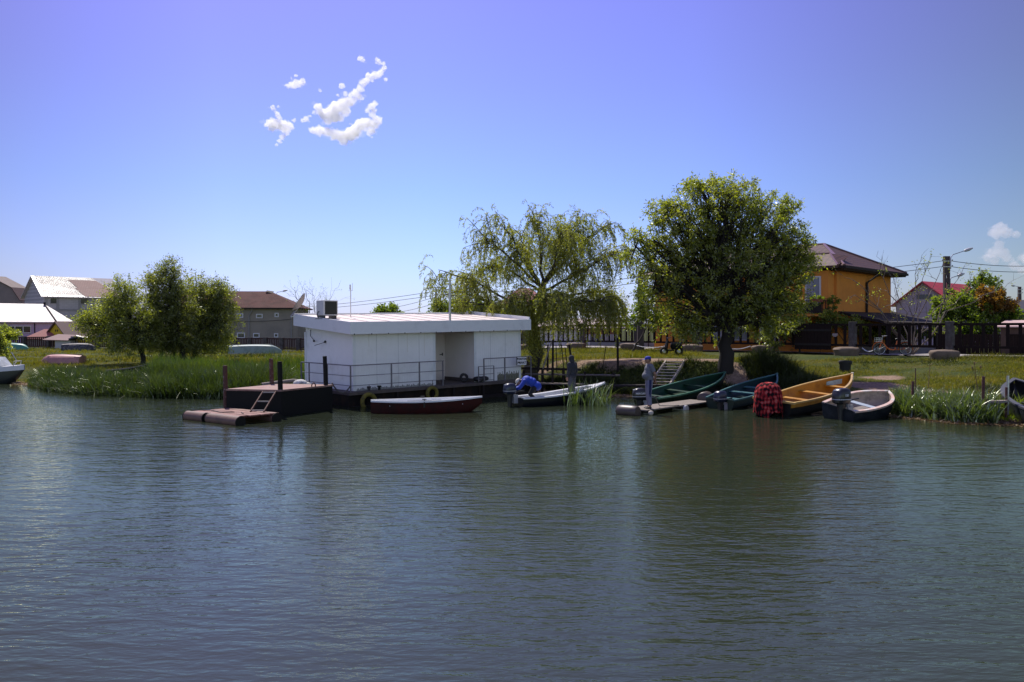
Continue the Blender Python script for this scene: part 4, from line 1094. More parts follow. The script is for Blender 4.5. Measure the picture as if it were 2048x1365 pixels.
def roof(par, Lx, Wy, h, rise, mat, ov=0.45, hip0=0.0, hip1=0.0, thick=0.12, name='roof', ridge_y=None, y0=0.0, x0=0.0, ridge_along='x'):
    """eaves rectangle with overhang and a ridge; hip0/hip1: how far the ridge ends stand in from the eaves"""
    ry = Wy / 2 if ridge_y is None else ridge_y
    if ridge_along == 'x':
        E = [(-ov, -ov), (Lx + ov, -ov), (Lx + ov, Wy + ov), (-ov, Wy + ov)]
        a_ = (-ov + hip0 if hip0 else -ov, ry); c_ = (Lx + ov - hip1 if hip1 else Lx + ov, ry)
    else:
        E = [(Lx + ov, -ov), (Lx + ov, Wy + ov), (-ov, Wy + ov), (-ov, -ov)]
        a_ = (Lx / 2, -ov + hip0 if hip0 else -ov); c_ = (Lx / 2, Wy + ov - hip1 if hip1 else Wy + ov)
    ze = h - rise * ov / (min(Lx, Wy) / 2 + 1e-6) * (1 if not (hip0 and hip1) else 0.6)
    T = [Vector((x, y, ze)) for x, y in E] + [Vector((*a_, h + rise)), Vector((*c_, h + rise))]
    Bm = [p - Vector((0, 0, thick)) for p in T]
    V = T + Bm
    F = [(0, 1, 5, 4), (2, 3, 4, 5), (1, 2, 5), (3, 0, 4)]
    Fb = [tuple(i + 6 for i in reversed(f)) for f in F]
    if not hip0: F.pop(); Fb.pop(); side0 = [(3, 4, 10, 9), (4, 0, 6, 10)]
    else: side0 = [(3, 0, 6, 9)]
    if not hip1:
        F.remove((1, 2, 5)); Fb.remove(tuple(i + 6 for i in reversed((1, 2, 5)))); side1 = [(1, 5, 11, 7), (5, 2, 8, 11)]
    else: side1 = [(1, 2, 8, 7)]
    S_ = [(0, 1, 7, 6), (2, 3, 9, 8)] + side0 + side1
    b = MB(); b.add(V, F + Fb + S_)
    o = b.build(name, mat, par)
    return o, T

def ridge_caps(par, T, segs, mat, r=0.09):
    b = MB()
    for i, j in segs: b.tube([T[i] + Vector((0, 0, 0.02)), T[j] + Vector((0, 0, 0.02))], r, 6)
    return b.build('ridge_cap', mat, par)

def window(par, c, w_, h_, face='front', frame=None, pane=None, bars=1, fr=0.07, name='window'):
    """face: front (y=0, looks -y), left (x=0, looks -x); c = centre on the wall plane"""
    if face == 'front': m_ = Matrix.Translation(c)
    else: m_ = Matrix.Translation(c) @ Matrix.Rotation(R(-90), 4, 'Z')
    b = MB()
    for lo, hi in (((-w_ / 2, -0.05, h_ / 2 - fr), (w_ / 2, 0.02, h_ / 2)), ((-w_ / 2, -0.05, -h_ / 2), (w_ / 2, 0.02, -h_ / 2 + fr)), ((-w_ / 2, -0.05, -h_ / 2 + fr), (-w_ / 2 + fr, 0.02, h_ / 2 - fr)), ((w_ / 2 - fr, -0.05, -h_ / 2 + fr), (w_ / 2, 0.02, h_ / 2 - fr))): b.span(lo, hi)
    for k in range(1, bars):
        x = -w_ / 2 + w_ * k / bars; b.span((x - fr / 2, -0.05, -h_ / 2 + fr), (x + fr / 2, 0.02, h_ / 2 - fr))
    b.xf(m_); o = b.build(name, frame or m_winframe, par)
    p_ = MB(); p_.span((-w_ / 2 + fr, -0.015, -h_ / 2 + fr), (w_ / 2 - fr, -0.005, h_ / 2 - fr)); p_.xf(m_); p_.build('pane', pane or m_glassdark, o)
    return o

# --- big grey block house far left
hb = house('block_house', 'tall unfinished pale block house with a shiny roof patched in brown', (-60.6, 110, 0.6), R(45))
HB_L, HB_W, HB_H, HB_R = 10.0, 8.2, 6.5, 2.6
walls(hb, HB_L, HB_W, HB_H, m_blockwall, gable=HB_R)
ro_, T = roof(hb, HB_L, HB_W, HB_H, HB_R, m_tileglare, ov=0.4, hip1=3.2)
def on_slope(T, u0, v0, u1, v1, lift=0.03):
    e0, e1, r1, r0 = T[0], T[1], T[5], T[4]
    def P(u, v): return e0.lerp(e1, u).lerp(r0.lerp(r1, u), v)
    nn = (e1 - e0).cross(r0 - e0).normalized()
    return [P(u0, v0) + nn * lift, P(u1, v0) + nn * lift, P(u1, v1) + nn * lift, P(u0, v1) + nn * lift]
b = MB(); b.slab(on_slope(T, 0.50, 0.03, 0.98, 0.45), 0.02); b.slab(on_slope(T, 0.54, 0.452, 0.985, 0.85), 0.02)
b.build('roof_patch', m_tilematt, hb)
b = MB()
for x in (0.1, 1.5, 4.2, 7.0): b.span((x, -0.06, 0), (x + 0.3, -0.002, HB_H - 0.2))
for z in (2.6, 4.4): b.span((-0.02, -0.09, z), (HB_L, -0.062, z + 0.25))
b.build('frame_column', m_concframe, hb)
for x, z in ((1.25, 5.7), (4.9, 5.7), (7.9, 5.7), (4.9, 4.0)): window(hb, Vector((x, -0.02, z)), 1.0, 0.75, frame=m_concframe)
b = MB()
for k in range(16): b.span((0.3 + k * 0.62, -0.38, HB_H - 0.28), (0.4 + k * 0.62, -0.1, HB_H - 0.2))
b.build('rafter_end', m_soffit, hb)
for z in (5.0, 4.4): b = MB(); b.span((-0.3, 0.6, z - 0.25), (-0.01, 1.3, z + 0.25)); b.build('cooling_unit', m_ac, hb)

# --- gambrel house at the edge
gh = house('gambrel_house', 'dull brown gambrel gable rising behind the white roof at the left edge', (atx(-20, 118), 118, 0.6), R(-4))
sc = 118 / FP
pl = [(-88, 657), (-88, 603), (-68, 577), (-20, 553), (28, 577), (46, 603), (46, 657)]
poly = [((x + 20) * sc, EYE - 0.6 - (y - HZ) * sc) for x, y in pl]
b = MB(); k = len(poly); V = [(x, 0, z) for x, z in poly] + [(x, 3, z) for x, z in poly]
b.add(V, [tuple(range(k)), tuple(range(2 * k - 1, k - 1, -1))] + [(i, k + i, k + (i + 1) % k, (i + 1) % k) for i in range(k)]); b.build('wall', M('dull_brown_wall', (0.20, 0.165, 0.15), 0.95, 0.1, 1), gh)
b = MB(); mid = poly[1:-1]
for p_, q_ in zip(mid[:-1], mid[1:]):
    b.slab([(p_[0], -0.35, p_[1] + 0.12), (q_[0], -0.35, q_[1] + 0.12), (q_[0], 3.3, q_[1] + 0.12), (p_[0], 3.3, p_[1] + 0.12)], 0.1)
b.build('roof', M('dark_brown_sheet', (0.07, 0.035, 0.03), 0.7, 0.2, 2), gh)

# --- lilac house
lh = house('lilac_house', 'long low lilac house under a gleaming white tiled roof', (-62.5, 92.6, 0.6), R(40))
walls(lh, 13.0, 7.0, 3.05, m_purple)
ro_, T = roof(lh, 13.0, 7.0, 3.1, 1.95, M('gleaming_tile', (0.50, 0.44, 0.45), 0.55, 0.05, 2, spec=0.45, brick=(0.26, 0.33, 0.02, 0.72, 0.96, (0, 0, 0))), ov=0.4, hip1=2.4)
window(lh, Vector((7.3, -0.02, 2.0)), 3.3, 0.85, bars=4, fr=0.09)
b = MB(); b.tube([T[5] + Vector((0, -0.2, 0)), T[5] + Vector((0, -0.2, 0.2))], 0.13, 8); b.tube([T[5] + Vector((0, 0, 0.02)), T[1].lerp(T[5], 0.0) + Vector((-1.9, 0.05, 0.06))], 0.10, 6); b.build('hip_cap', m_soffit, lh)
b = MB(); b.tube([(9.3, -0.06, 0), (9.3, -0.06, 3.0)], 0.05, 6); b.build('downpipe', m_soffit, lh)

# --- yellow hut
yh = house('yellow_hut', 'small yellow gabled hut with two tiny vents and brown roof', (-49.3, 94, 0.6), R(60))
walls(yh, 3.3, 3.5, 1.5, m_yellowwall, gable=1.35)
roof(yh, 3.3, 3.5, 1.52, 1.4, M('brown_felt_roof', (0.14, 0.09, 0.08), 0.85, 0.15, 2), ov=0.28)
b = MB(); b.span((-0.03, 1.52, 1.75), (-0.005, 1.66, 2.0)); b.span((-0.03, 1.86, 1.75), (-0.005, 2.0, 2.0)); b.build('vent', m_soffit, yh)
# --- two low sheds by the picket fence
s1 = house('low_shed', 'low shed with a dusty red sloping roof beside the yellow hut', (atx(46, 94), 94.5, 0.55), R(3), 'shed')
walls(s1, 2.9, 2.6, 1.15, m_render); roof(s1, 2.9, 2.6, 1.15, 0.95, m_redroof, ov=0.2, hip0=1.6, hip1=0.6)
s2 = house('lean_to', 'pale walled lean to with a low brown roof by the picket fence', (atx(124, 91.0), 89.6, 0.5), R(0), 'shed')
walls(s2, 1.6, 1.5, 0.95, M('pale_plaster', (0.50, 0.46, 0.45), 0.9, 0.08, 2))
b = MB(); b.slab([(-1.2, -0.3, 1.05), (1.5, -0.3, 0.98), (2.9, 1.8, 1.45), (-0.6, 1.8, 1.62)], 0.07); b.build('roof', M('dusty_brown_sheet', (0.22, 0.14, 0.13), 0.85, 0.15, 2), s2)
b = MB(); b.tube([(1.5, -0.1, 1.05), (2.2, 0.2, 1.3), (3.0, 0.1, 1.15), (3.7, 0.4, 1.2)], [0.12, 0.22, 0.2, 0.1], 8); b.build('roof_tarpaulin', m_blk, s2)

# --- grey rendered house
gr = house('grey_house', 'grey rendered two storey house with a rust brown hipped roof', (-37.5, 94.0, 0.6), R(4))
walls(gr, 13.6, 7.0, 4.62, m_render)
ro_, T = roof(gr, 13.6, 7.0, 4.65, 1.75, m_fibre, ov=0.45, hip1=4.2)
b = MB(); b.bar((-0.4, -0.5, 4.36), (14.1, -0.5, 4.36), 0.12); b.build('gutter', m_soffit, gr)
for px_, w_, h_, z in ((481, 0.7, 0.48, 3.55), (519, 0.72, 0.48, 3.50), (553, 0.45, 0.48, 3.62), (483, 0.85, 0.6, 1.35), (513, 0.7, 0.5, 1.35), (552, 0.45, 0.45, 1.35)):
    window(gr, Vector((atx(px_, 94.6) + 37.5, -0.01, z)), w_, h_, fr=0.09)
for px_ in (499, 582):
    x = atx(px_, 94.6) + 37.5
    b = MB(); b.tube([(x + 0.45, -0.45, 4.35), (x + 0.35, -0.3, 4.1), (x, -0.08, 3.5), (x, -0.08, 0)], 0.055, 7); b.build('downpipe', M('dull_zinc', (0.26, 0.25, 0.24), 0.5, 0.1, 4) if px_ == 499 else bpy.data.materials['dull_zinc'], gr)
b = MB(); pts_ = [(4.0 + k * 1.0, -0.12, 3.15 - 0.25 * math.sin(math.pi * k / 9)) for k in range(10)]; b.tube(pts_, 0.02, 4); b.build('wall_cable', m_soffit, gr)
b = MB(); q = T[4].lerp(T[5], 0.97); b.slab([q + Vector((-0.1, -0.5, -0.05)), q + Vector((0.7, -0.5, -0.25)), q + Vector((0.7, 0.1, 0.0)), q + Vector((-0.1, 0.1, 0.12))], 0.06); b.build('ridge_hatch', m_soffit, gr)

# --- orange house
OA = math.atan2(0.73, 0.683)
oh = house('orange_house', 'two storey orange house with a burgundy tiled hip roof and balcony', (19.1, 50.0, 1.3), OA)
OL, OW, OH = 8.9, 12.7, 5.3
walls(oh, OL, OW, OH, m_orange)
ro_, T = roof(oh, OL, OW, OH, 1.62, m_browntile, ov=0.75, hip0=3.4, hip1=3.6, thick=0.2, ridge_along='y')
ridge_caps(oh, T, [(4, 5), (0, 4), (3, 4), (1, 5), (2, 5)], M('ridge_metal', (0.16, 0.085, 0.08), 0.35, 0.1, 3, spec=0.7), 0.08)
ze = T[0].z
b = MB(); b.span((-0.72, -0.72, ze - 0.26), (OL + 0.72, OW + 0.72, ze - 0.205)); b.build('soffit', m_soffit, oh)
b = MB()
for p_, q_ in (((-0.8, -0.8), (OL + 0.8, -0.8)), ((-0.8, -0.72), (-0.8, OW + 0.8))): b.bar((p_[0], p_[1], ze - 0.1), (q_[0], q_[1], ze - 0.1), 0.13, 0.15)
b.build('gutter', m_soffit, oh)
# gablet on the left slope
g0 = MB(); 
gy0, gy1 = -0.55, 3.3
A0, A1, A2, A3 = Vector((-1.2, gy0, ze - 0.02)), Vector((-1.2, gy1, ze - 0.02)), Vector((1.4, gy1, ze + 0.75)), Vector((1.4, gy0 + 0.4, ze + 0.68))
Pk0, Pk1 = Vector((0.35, gy0 + 1.1, ze + 0.82)), Vector((0.35, gy1 - 1.1, ze + 0.82))
g0.add([A0, A1, A2, A3, Pk0, Pk1, A0 - Vector((0, 0, 0.15)), A1 - Vector((0, 0, 0.15))], [(0, 4, 5, 1), (0, 3, 4), (1, 5, 2), (4, 3, 2, 5), (0, 1, 7, 6), (0, 6, 3), (1, 2, 7), (6, 7, 2, 3)])
g0.build('bay_roof', m_browntile, oh)
ridge_caps(oh, [A0, Pk0, Pk1, A1], [(0, 1), (1, 2), (2, 3)], bpy.data.materials['ridge_metal'], 0.06)
MB().span((-0.85, 0.15, 2.3), (-0.002, 3.0, ze - 0.27)).build('bay_wall', m_orange, oh)
# balcony door, balcony, lower windows
window(oh, Vector((-0.87, 1.05, 3.55)), 0.95, 2.0, 'left', pane=m_glasslight, fr=0.08, name='balcony_door')
b = MB(); b.span((-2.2, -0.1, 2.18), (-0.855, 7.2, 2.298)); b.build('balcony_slab', m_orange, oh)
bl = MB()
for y in np.arange(-0.05, 7.2, 0.45): bl.bar((-2.15, y, 2.3), (-2.15, y, 3.05), 0.035)
for x in (-1.7, -1.25): bl.bar((x, -0.05, 2.3), (x, -0.05, 3.05), 0.035)
bl.bar((-2.15, -0.05, 3.07), (-2.15, 7.2, 3.07), 0.06); bl.bar((-2.15, -0.05, 3.07), (-0.9, -0.05, 3.07), 0.06); bl.span((-2.13, 0.0, 2.36), (-2.12, 7.15, 2.95))
bl.build('balcony_rail', m_soffit, oh)
for y in (0.25, 1.6):
    MB().span((-2.35, y - 0.35, 2.98), (-2.17, y + 0.35, 3.16)).build('planter', M('brick_planter', (0.22, 0.06, 0.03), 0.8, 0.1, 4) if y < 1 else bpy.data.materials['brick_planter'], oh)
b = MB(); b.span((-0.03, 3.05, 2.32), (-0.004, 5.6, 4.9)); b.build('recess_shade_panel', m_soffit, oh)  # flat dark sheet on the wall; the recess shade is put into its colour
for y, w_ in ((4.2, 1.3), (6.2, 1.1), (7.9, 0.8)): window(oh, Vector((-0.02, y, 1.35)), w_, 1.3, 'left', pane=m_glasslight, bars=2)
b = MB(); b.tube([(4.9, -0.75, ze - 0.2), (4.8, -0.6, ze - 0.35), (4.45, -0.1, ze - 0.8), (4.45, -0.08, 0)], 0.07, 8); b.build('downpipe', m_soffit, oh)
# dark lean-to roof against the right wall
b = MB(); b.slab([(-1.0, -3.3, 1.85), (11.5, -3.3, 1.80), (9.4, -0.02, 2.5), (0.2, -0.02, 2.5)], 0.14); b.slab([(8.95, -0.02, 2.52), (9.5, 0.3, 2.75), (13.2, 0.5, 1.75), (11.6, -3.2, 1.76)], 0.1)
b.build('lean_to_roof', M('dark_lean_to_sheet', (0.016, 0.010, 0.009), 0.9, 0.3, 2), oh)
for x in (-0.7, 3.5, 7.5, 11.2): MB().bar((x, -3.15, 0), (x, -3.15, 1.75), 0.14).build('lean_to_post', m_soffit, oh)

MB().span((8.95, 0.35, -0.3), (13.0, 0.45, 1.7)).build('lean_to_shade_panel', m_fencedark, oh)  # dark panel added; its colour stands in for the shade under the lean-to
# --- white annexe with a low tiled roof behind the fence
wa = house('white_annexe', 'long low white building with a pale tiled roof seen through the fence', (1.9, 73.0, 1.1), R(-3), 'building')
walls(wa, 4.2, 5, 1.75, m_whitewall)
MB().span((4.203, 0.1, 0), (7.2, 4.9, 1.75)).build('terracotta_wall', M('terracotta_plaster', (0.42, 0.19, 0.10), 0.9, 0.1, 2), wa)
roof(wa, 7.6, 5, 1.78, 0.75, M('pale_old_tile', (0.40, 0.31, 0.29), 0.6, 0.1, 2, stripes=('X', 0.3), sstr=0.5), ov=0.35, hip1=2.0, hip0=2.0)
b = MB(); b.span((4.3, -0.4, 0), (7.2, -0.36, 1.15)); b.build('white_gate', M('white_slats', (0.6, 0.58, 0.6), 0.7, 0.04, 2, stripes=('X', 0.1, 'SAW'), sstr=0.6), wa)

# --- house behind the willow, red roofed house, far dark house, brown shed
bw = house('brown_roof_house', 'house with a red brown roof hidden behind the weeping willow', (atx(1010, 100), 100, 1.1), R(8))
walls(bw, 5.2, 5, 4.6, M('tan_plaster', (0.30, 0.20, 0.15), 0.9, 0.1, 2)); roof(bw, 5.2, 5, 4.6, 1.9, m_redroof, ov=0.4, hip0=2.4, hip1=2.2)
rh = house('red_roof_house', 'pale lilac gabled house with a bright red roof behind the street pole', (37.3, 72.0, 1.3), R(40))
walls(rh, 8.5, 4.8, 3.75, M('pale_lilac_render', (0.40, 0.32, 0.36), 0.9, 0.08, 1.5), gable=1.75)
roof(rh, 8.5, 4.8, 3.75, 1.8, m_bright_redroof, ov=0.35)
window(rh, Vector((-0.02, 3.5, 2.3)), 0.55, 0.6, 'left', frame=m_soffit)
b = MB(); b.span((-0.03, 1.7, 4.0), (-0.004, 3.0, 4.4)); b.build('gable_boarding', M('mossy_boarding', (0.14, 0.14, 0.13), 0.9, 0.2, 3), rh)
dk = house('far_house', 'dark grey roofed house at the far right edge behind the trees', (atx(2024, 92), 92, 1.3), R(10))
walls(dk, 7, 5, 3.4, M('dark_blue_grey_wall', (0.07, 0.07, 0.085), 0.9, 0.1, 2)); roof(dk, 7, 5, 3.4, 1.2, M('slate_sheet', (0.06, 0.06, 0.07), 0.6, 0.1, 2), ov=0.3)
bs = house('board_shed', 'brown board shed with a faded pink roof behind the right fence', (atx(1995, 46.5), 46.2, 1.3), R(-42), 'shed')
walls(bs, 1.5, 2.2, 1.55, M('brown_boards', (0.075, 0.045, 0.035), 0.85, 0.25, 3, stripes=('X', 0.12, 'SAW'), sstr=0.5))
b = MB(); b.slab([(-0.25, -0.25, 1.60), (1.7, -0.25, 1.60), (1.7, 2.4, 1.95), (-0.25, 2.4, 1.95)], 0.06); b.build('roof', M('faded_pink_sheet', (0.52, 0.36, 0.34), 0.6, 0.1, 2), bs)
gb = at(2046, 680, 47)
b = MB(); b.box((gb.x + 0.5, 47, 1.75), (1.4, 1.0, 0.9)); b.box((gb.x + 0.5, 47, 2.23), (1.5, 1.1, 0.06)); 
tag(b.build('green_crate', M('bottle_green_paint', (0.01, 0.16, 0.09), 0.5, 0.1, 2), None, bevel=0.03), 'green painted bin behind the fence at the right edge', 'bin')

# ================================================================== fences
def fence(name, label, pts, spacing, picket, gap, h0, h1, m_board, m_post, post_w=0.36, post_extra=0.1, foot=0.0, rail=0.12, group=None, inner=False, base=0.0):
    """posts every `spacing` metres along pts; boards hang between two rails from h0 to h1 above the ground"""
    f0 = thing(name, label, 'fence', (pts[0][0], pts[0][1], 0), group=group)
    o = Vector((pts[0][0], pts[0][1], 0)); stations = []
    carry = 0.0
    for a_, c_ in zip(pts[:-1], pts[1:]):
        a_ = Vector(a_); c_ = Vector(c_); l_ = (c_ - a_).length; n_ = max(int(round(l_ / spacing)), 1)
        for k in range(n_): stations.append(a_.lerp(c_, k / n_))
    stations.append(Vector(pts[-1]))
    pos = []
    for s_ in stations:
        z = gz(s_.x, s_.y); pos.append((s_, z))
        b = MB(); w2 = post_w / 2
        b.box((s_.x - o.x, s_.y - o.y, z + (h1 + post_extra) / 2 - 0.1), (post_w, post_w * 0.8, h1 + post_extra + 0.2), rotz=math.atan2((Vector(pts[-1]) - Vector(pts[0])).y, (Vector(pts[-1]) - Vector(pts[0])).x))
        b.build('post', m_post, f0, bevel=0.02)
    for (a_, za), (c_, zc) in zip(pos[:-1], pos[1:]):
        d = (c_ - a_); l_ = d.length; d = d / l_
        A_ = Vector((a_.x - o.x, a_.y - o.y, 0)) + Vector((d.x, d.y, 0)) * (post_w / 2 + 0.01); C_ = Vector((c_.x - o.x, c_.y - o.y, 0)) - Vector((d.x, d.y, 0)) * (post_w / 2 + 0.01)
        b = MB()
        for hh in (h0 + rail / 2, h1 - rail / 2): b.bar(A_ + Vector((0, 0, za + hh)), C_ + Vector((0, 0, zc + hh)), 0.07, rail)
        ll = (C_ - A_).length; n_ = max(int(ll / (picket + gap)), 1); st = ll / n_
        for k in range(n_):
            t_ = (k + 0.5) * st / ll
            q = A_.lerp(C_, t_); zz = za + (zc - za) * t_
            b.bar(q + Vector((0, 0, zz + h0 + 0.01)), q + Vector((0, 0, zz + h1 - 0.01)), picket, 0.03, up=(-d.y, d.x, 0))
        b.build('panel', m_board, f0)
        if base:
            b = MB(); b.bar(A_ + Vector((0, 0, za + base / 2)), C_ + Vector((0, 0, zc + base / 2)), 0.15, base); b.build('plinth', m_concframe, f0)
    return f0, pos

FL, FPOS = fence('board_fence', 'long dark board fence on concrete posts along the bank top', [tuple(FENCE_C - FD * 5.25), tuple(FENCE_C), tuple(FENCE_B)], 5.2, 0.16, 0.33, 0.50, 1.74, m_fencedark, m_pillar, post_w=0.36)
FM, _ = fence('picket_fence', 'oxblood picket fence crossing the lawn behind the left trees', [(-58, 92.0), (-44, 90.3), (-27.7, 85), (-16, 76.5), (1.0, 65.6)], 2.6, 0.13, 0.10, 0.16, 1.24, m_fencewood, m_pillar, post_w=0.38, post_extra=0.06, base=0.10)
# lump of concrete under each post of the long fence
blk_labels = ['pale concrete block at the foot of the fence beside the bicycle', 'flat topped concrete block between the bicycle and the black drum', 'dark concrete block in the shade right of the big tree trunk',
              'big grey rounded block beside the parked moped', 'earthy concrete block at the foot of the leftmost long fence post', 'concrete block under the fence behind the willow', 'half hidden concrete block under the fence near the cabin']
for i, (s_, z) in enumerate(FPOS[1:8]):
    rr = random.Random(i)
    b = MB(); rings = []
    for zz, k in ((-0.1, 0.86), (0.18, 0.92), (0.33, 1.0), (0.42, 0.90), (0.46, 0.5)):
        rings.append([Vector(((0.70 * k + rr.uniform(-.03, .03)) * math.copysign(abs(math.cos(a_)) ** 0.7, math.cos(a_)), (0.50 * k + rr.uniform(-.03, .03)) * math.copysign(abs(math.sin(a_)) ** 0.7, math.sin(a_)), zz + rr.uniform(-.02, .02))) for a_ in np.linspace(0, 2 * math.pi, 15)[:-1]])
    b.loft(rings)
    o_ = b.build('concrete_block', m_blockst, None, True); p_ = s_ - FN * 0.72
    o_.location = (p_.x, p_.y, gz(p_.x, p_.y)); o_.rotation_euler = (0, 0, rr.uniform(-0.3, 0.3))
    tag(o_, blk_labels[i], 'concrete block', 'concrete blocks along the long fence')
# solid gate leaf, small notice
ga = FENCE_C + FD * 8.4; gc = FENCE_C + FD * 6.2
gt = thing('gate', 'solid dark brown gate leaf standing against the long fence', 'gate', (ga.x - FN.x * 0.15, ga.y - FN.y * 0.15, gz(ga.x, ga.y)), math.atan2((gc - ga).y, (gc - ga).x))
b = MB()
for k in range(11): b.span((0.01 + k * 0.2, -0.02, 0.28), (0.2 + k * 0.2, 0.02, 1.62))
b.build('board', m_fencedark, gt)
b = MB(); b.span((0, -0.05, 0.5), (2.2, -0.021, 0.62)); b.span((0, -0.05, 1.3), (2.2, -0.021, 1.42)); b.build('ledge', m_soffit, gt)
p_ = FENCE_C + FD * 6.0 - FN * 0.1
no = thing('notice', 'small pale notice fixed to the dark fence near the gate', 'sign', (p_.x, p_.y, gz(p_.x, p_.y) + 1.12), math.atan2(-FD.y, -FD.x))
MB().prism([(-0.15, -0.05), (0.15, -0.05), (0.15, 0.08), (-0.15, 0.08)], 0, 0.02).xf(Matrix.Rotation(R(90), 4, 'X')).build('plate', M('pale_notice', (0.34, 0.28, 0.28), 0.6, 0.08, 20), no)
MB().prism([(-0.10, -0.10), (0.10, -0.10), (0.10, -0.052), (-0.10, -0.052)], 0, 0.02).xf(Matrix.Rotation(R(90), 4, 'X')).build('lower_plate', bpy.data.materials['pale_notice'], no)
# iron yard fence behind the road, on a pale plinth
yf0 = FENCE_C + FN * 6.6 + FD * 30.5; yf1 = FENCE_C + FN * 6.2 + FD * 3
yf, _ = fence('iron_fence', 'black iron bar fence on a pale plinth across the road', [tuple(yf1), tuple(yf0)], 3.2, 0.035, 0.10, 0.42, 1.62, m_darkmetal, m_darkmetal, post_w=0.10, rail=0.05, base=0.38)
bf0 = FENCE_C + FN * 6.0 - FD * 9; bf1 = FENCE_C + FN * 6.0 + FD * 3
yb2, _ = fence('board_yard_fence', 'close boarded dark fence across the road behind the bicycle', [tuple(bf0), tuple(bf1)], 3.0, 0.2, 0.008, 0.02, 1.15, m_fencedark, m_soffit, post_w=0.12, rail=0.08)

# ================================================================== poles, lamps and wires
m_pole = M('tarred_concrete_pole', (0.075, 0.055, 0.05), 0.9, 0.2, 3)
m_lamp = M('lamp_housing', (0.45, 0.45, 0.46), 0.45, 0.1, 4)
def lamp_arm(par, base, d, up, reach, size=0.5, name='lamp_arm'):
    """a curved bracket with a street lamp head at its end"""
    base = Vector(base); d = Vector(d).normalized()
    e_ = base + Vector((0, 0, up)) + d * reach
    b = MB(); b.tube([base, base + Vector((0, 0, up * 0.62)), base + Vector((0, 0, up * 0.78)) + d * reach * 0.15, e_], 0.03, 6); a_ = b.build(name, m_steel, par, True)
    t_ = (e_ - (base + Vector((0, 0, up * 0.78)) + d * reach * 0.15)).normalized()
    b = MB(); b.tube([e_ - t_ * 0.05, e_ + t_ * 0.05, e_ + t_ * size * 0.5, e_ + t_ * size], [0.05, 0.10, 0.12, 0.05], 8); b.build('lamp_head', m_lamp, a_, True)
def pole(label, px, Y, ytop, w_=0.3, ladder=False, cat='utility pole'):
    X = atx(px, Y); z0 = gz(X, Y); zt = EYE - (ytop - HZ) / FP * Y
    p_ = thing('utility_pole', label, cat, (X, Y, z0), group='utility poles')
    b = MB(); H_ = zt - z0
    if ladder:
        b.span((-w_ / 2, -0.12, -0.3), (-w_ * 0.17, 0.12, H_)); b.span((w_ * 0.17, -0.12, -0.3), (w_ / 2, 0.12, H_))
        k = 0.0
        for z in (0.6, 1.7, 2.8, 3.9, 4.7): b.span((-w_ * 0.17, -0.1, z), (w_ * 0.17, 0.1, z + 0.3))
        b.span((-w_ * 0.17, -0.11, 5.2), (w_ * 0.17, 0.11, H_))
    else:
        b.loft([[Vector((sx * k, sy * k * 0.8, z)) for sx, sy in ((-1, -1), (1, -1), (1, 1), (-1, 1))] for z, k in ((-0.3, w_ * 0.62), (H_, w_ * 0.45))])
    b.build('shaft', m_pole, p_)
    for zz in (H_ - 0.35, H_ - 0.75):
        b = MB(); b.bar((-w_ * 0.9, -0.14, zz), (w_ * 0.9, -0.14, zz), 0.05)
        for s_ in (-1, 1): b.lathe([(0.03, 0), (0.05, 0.05), (0.03, 0.1)], 8, c=(s_ * w_ * 0.85, -0.14, zz + 0.02))
        b.build('insulator_bracket', m_steel, p_)
    return p_, Vector((X, Y, zt))
p1, t1 = pole('tall dark twin legged concrete pole with two street lamps by the red roof', 1893, 60, 513, 0.40, True)
H1 = t1.z - gz(t1.x, t1.y)
lamp_arm(p1, (0.30, 0, H1 - 0.9), (1, 0.1, 0), 1.30, 1.05, 0.62)
lamp_arm(p1, (0.26, 0, H1 - 2.1), (1, 0.2, 0), 0.75, 0.65, 0.5)
p2, t2 = pole('dark square pole rising between the willow and the big tree', 1281, 57, 545, 0.36)
p3, t3 = pole('thin dark pole seen behind the cabin roof pole', 872, 96, 577, 0.22)
p4, t4 = pole('far pole with a small lamp above the trees at the right edge', 2039, 100, 574, 0.34)
lamp_arm(p4, (-0.1, 0, t4.z - gz(t4.x, t4.y) - 0.2), (-1, 0, 0), 0.3, 0.5, 0.4)
X = atx(553, 110); p5 = thing('street_lamp', 'small street lamp peeping over the grey house roof', 'street lamp', (X, 110, gz(X, 110)))
MB().tube([(0, 0, 0), (0, 0, 6.3)], [0.09, 0.06], 8).build('shaft', m_steel, p5)
lamp_arm(p5, (0, 0, 6.2), (1, 0, 0), 0.75, 0.85, 0.6)
m_wire = M('black_cable', (0.02, 0.02, 0.022), 0.6, 0.1, 4)
def wire(label, a_, c_, sag, r=0.016):
    a_ = Vector(a_); c_ = Vector(c_); b = MB()
    b.tube([a_.lerp(c_, t_) - Vector((0, 0, sag * 4 * t_ * (1 - t_))) for t_ in np.linspace(0, 1, 15)], r, 5)
    return tag(b.build('power_line', m_wire, None, True), label, 'power line', 'overhead wires')
far = lambda px, py, Y: at(px, py, Y)
wire('upper wire running right from the tall lamp pole', t1 + Vector((0.3, 0, -0.33)), far(2120, 529, 66), 0.25, 0.022)
wire('lower wire running right from the tall lamp pole', t1 + Vector((0.3, 0, -0.73)), far(2120, 541, 66), 0.25, 0.022)
wire('upper wire from the tall lamp pole to the orange house side', t1 + Vector((-0.3, 0, -0.33)), far(1560, 556, 58), 0.10, 0.020)
wire('lower wire from the tall lamp pole to the orange house side', t1 + Vector((-0.3, 0, -0.73)), far(1560, 566, 58), 0.10, 0.020)
wire('upper wire between the dark square pole and the thin pole', t2 + Vector((-0.2, 0, -0.3)), t3 + Vector((0.2, 0, -0.3)), 0.5, 0.02)
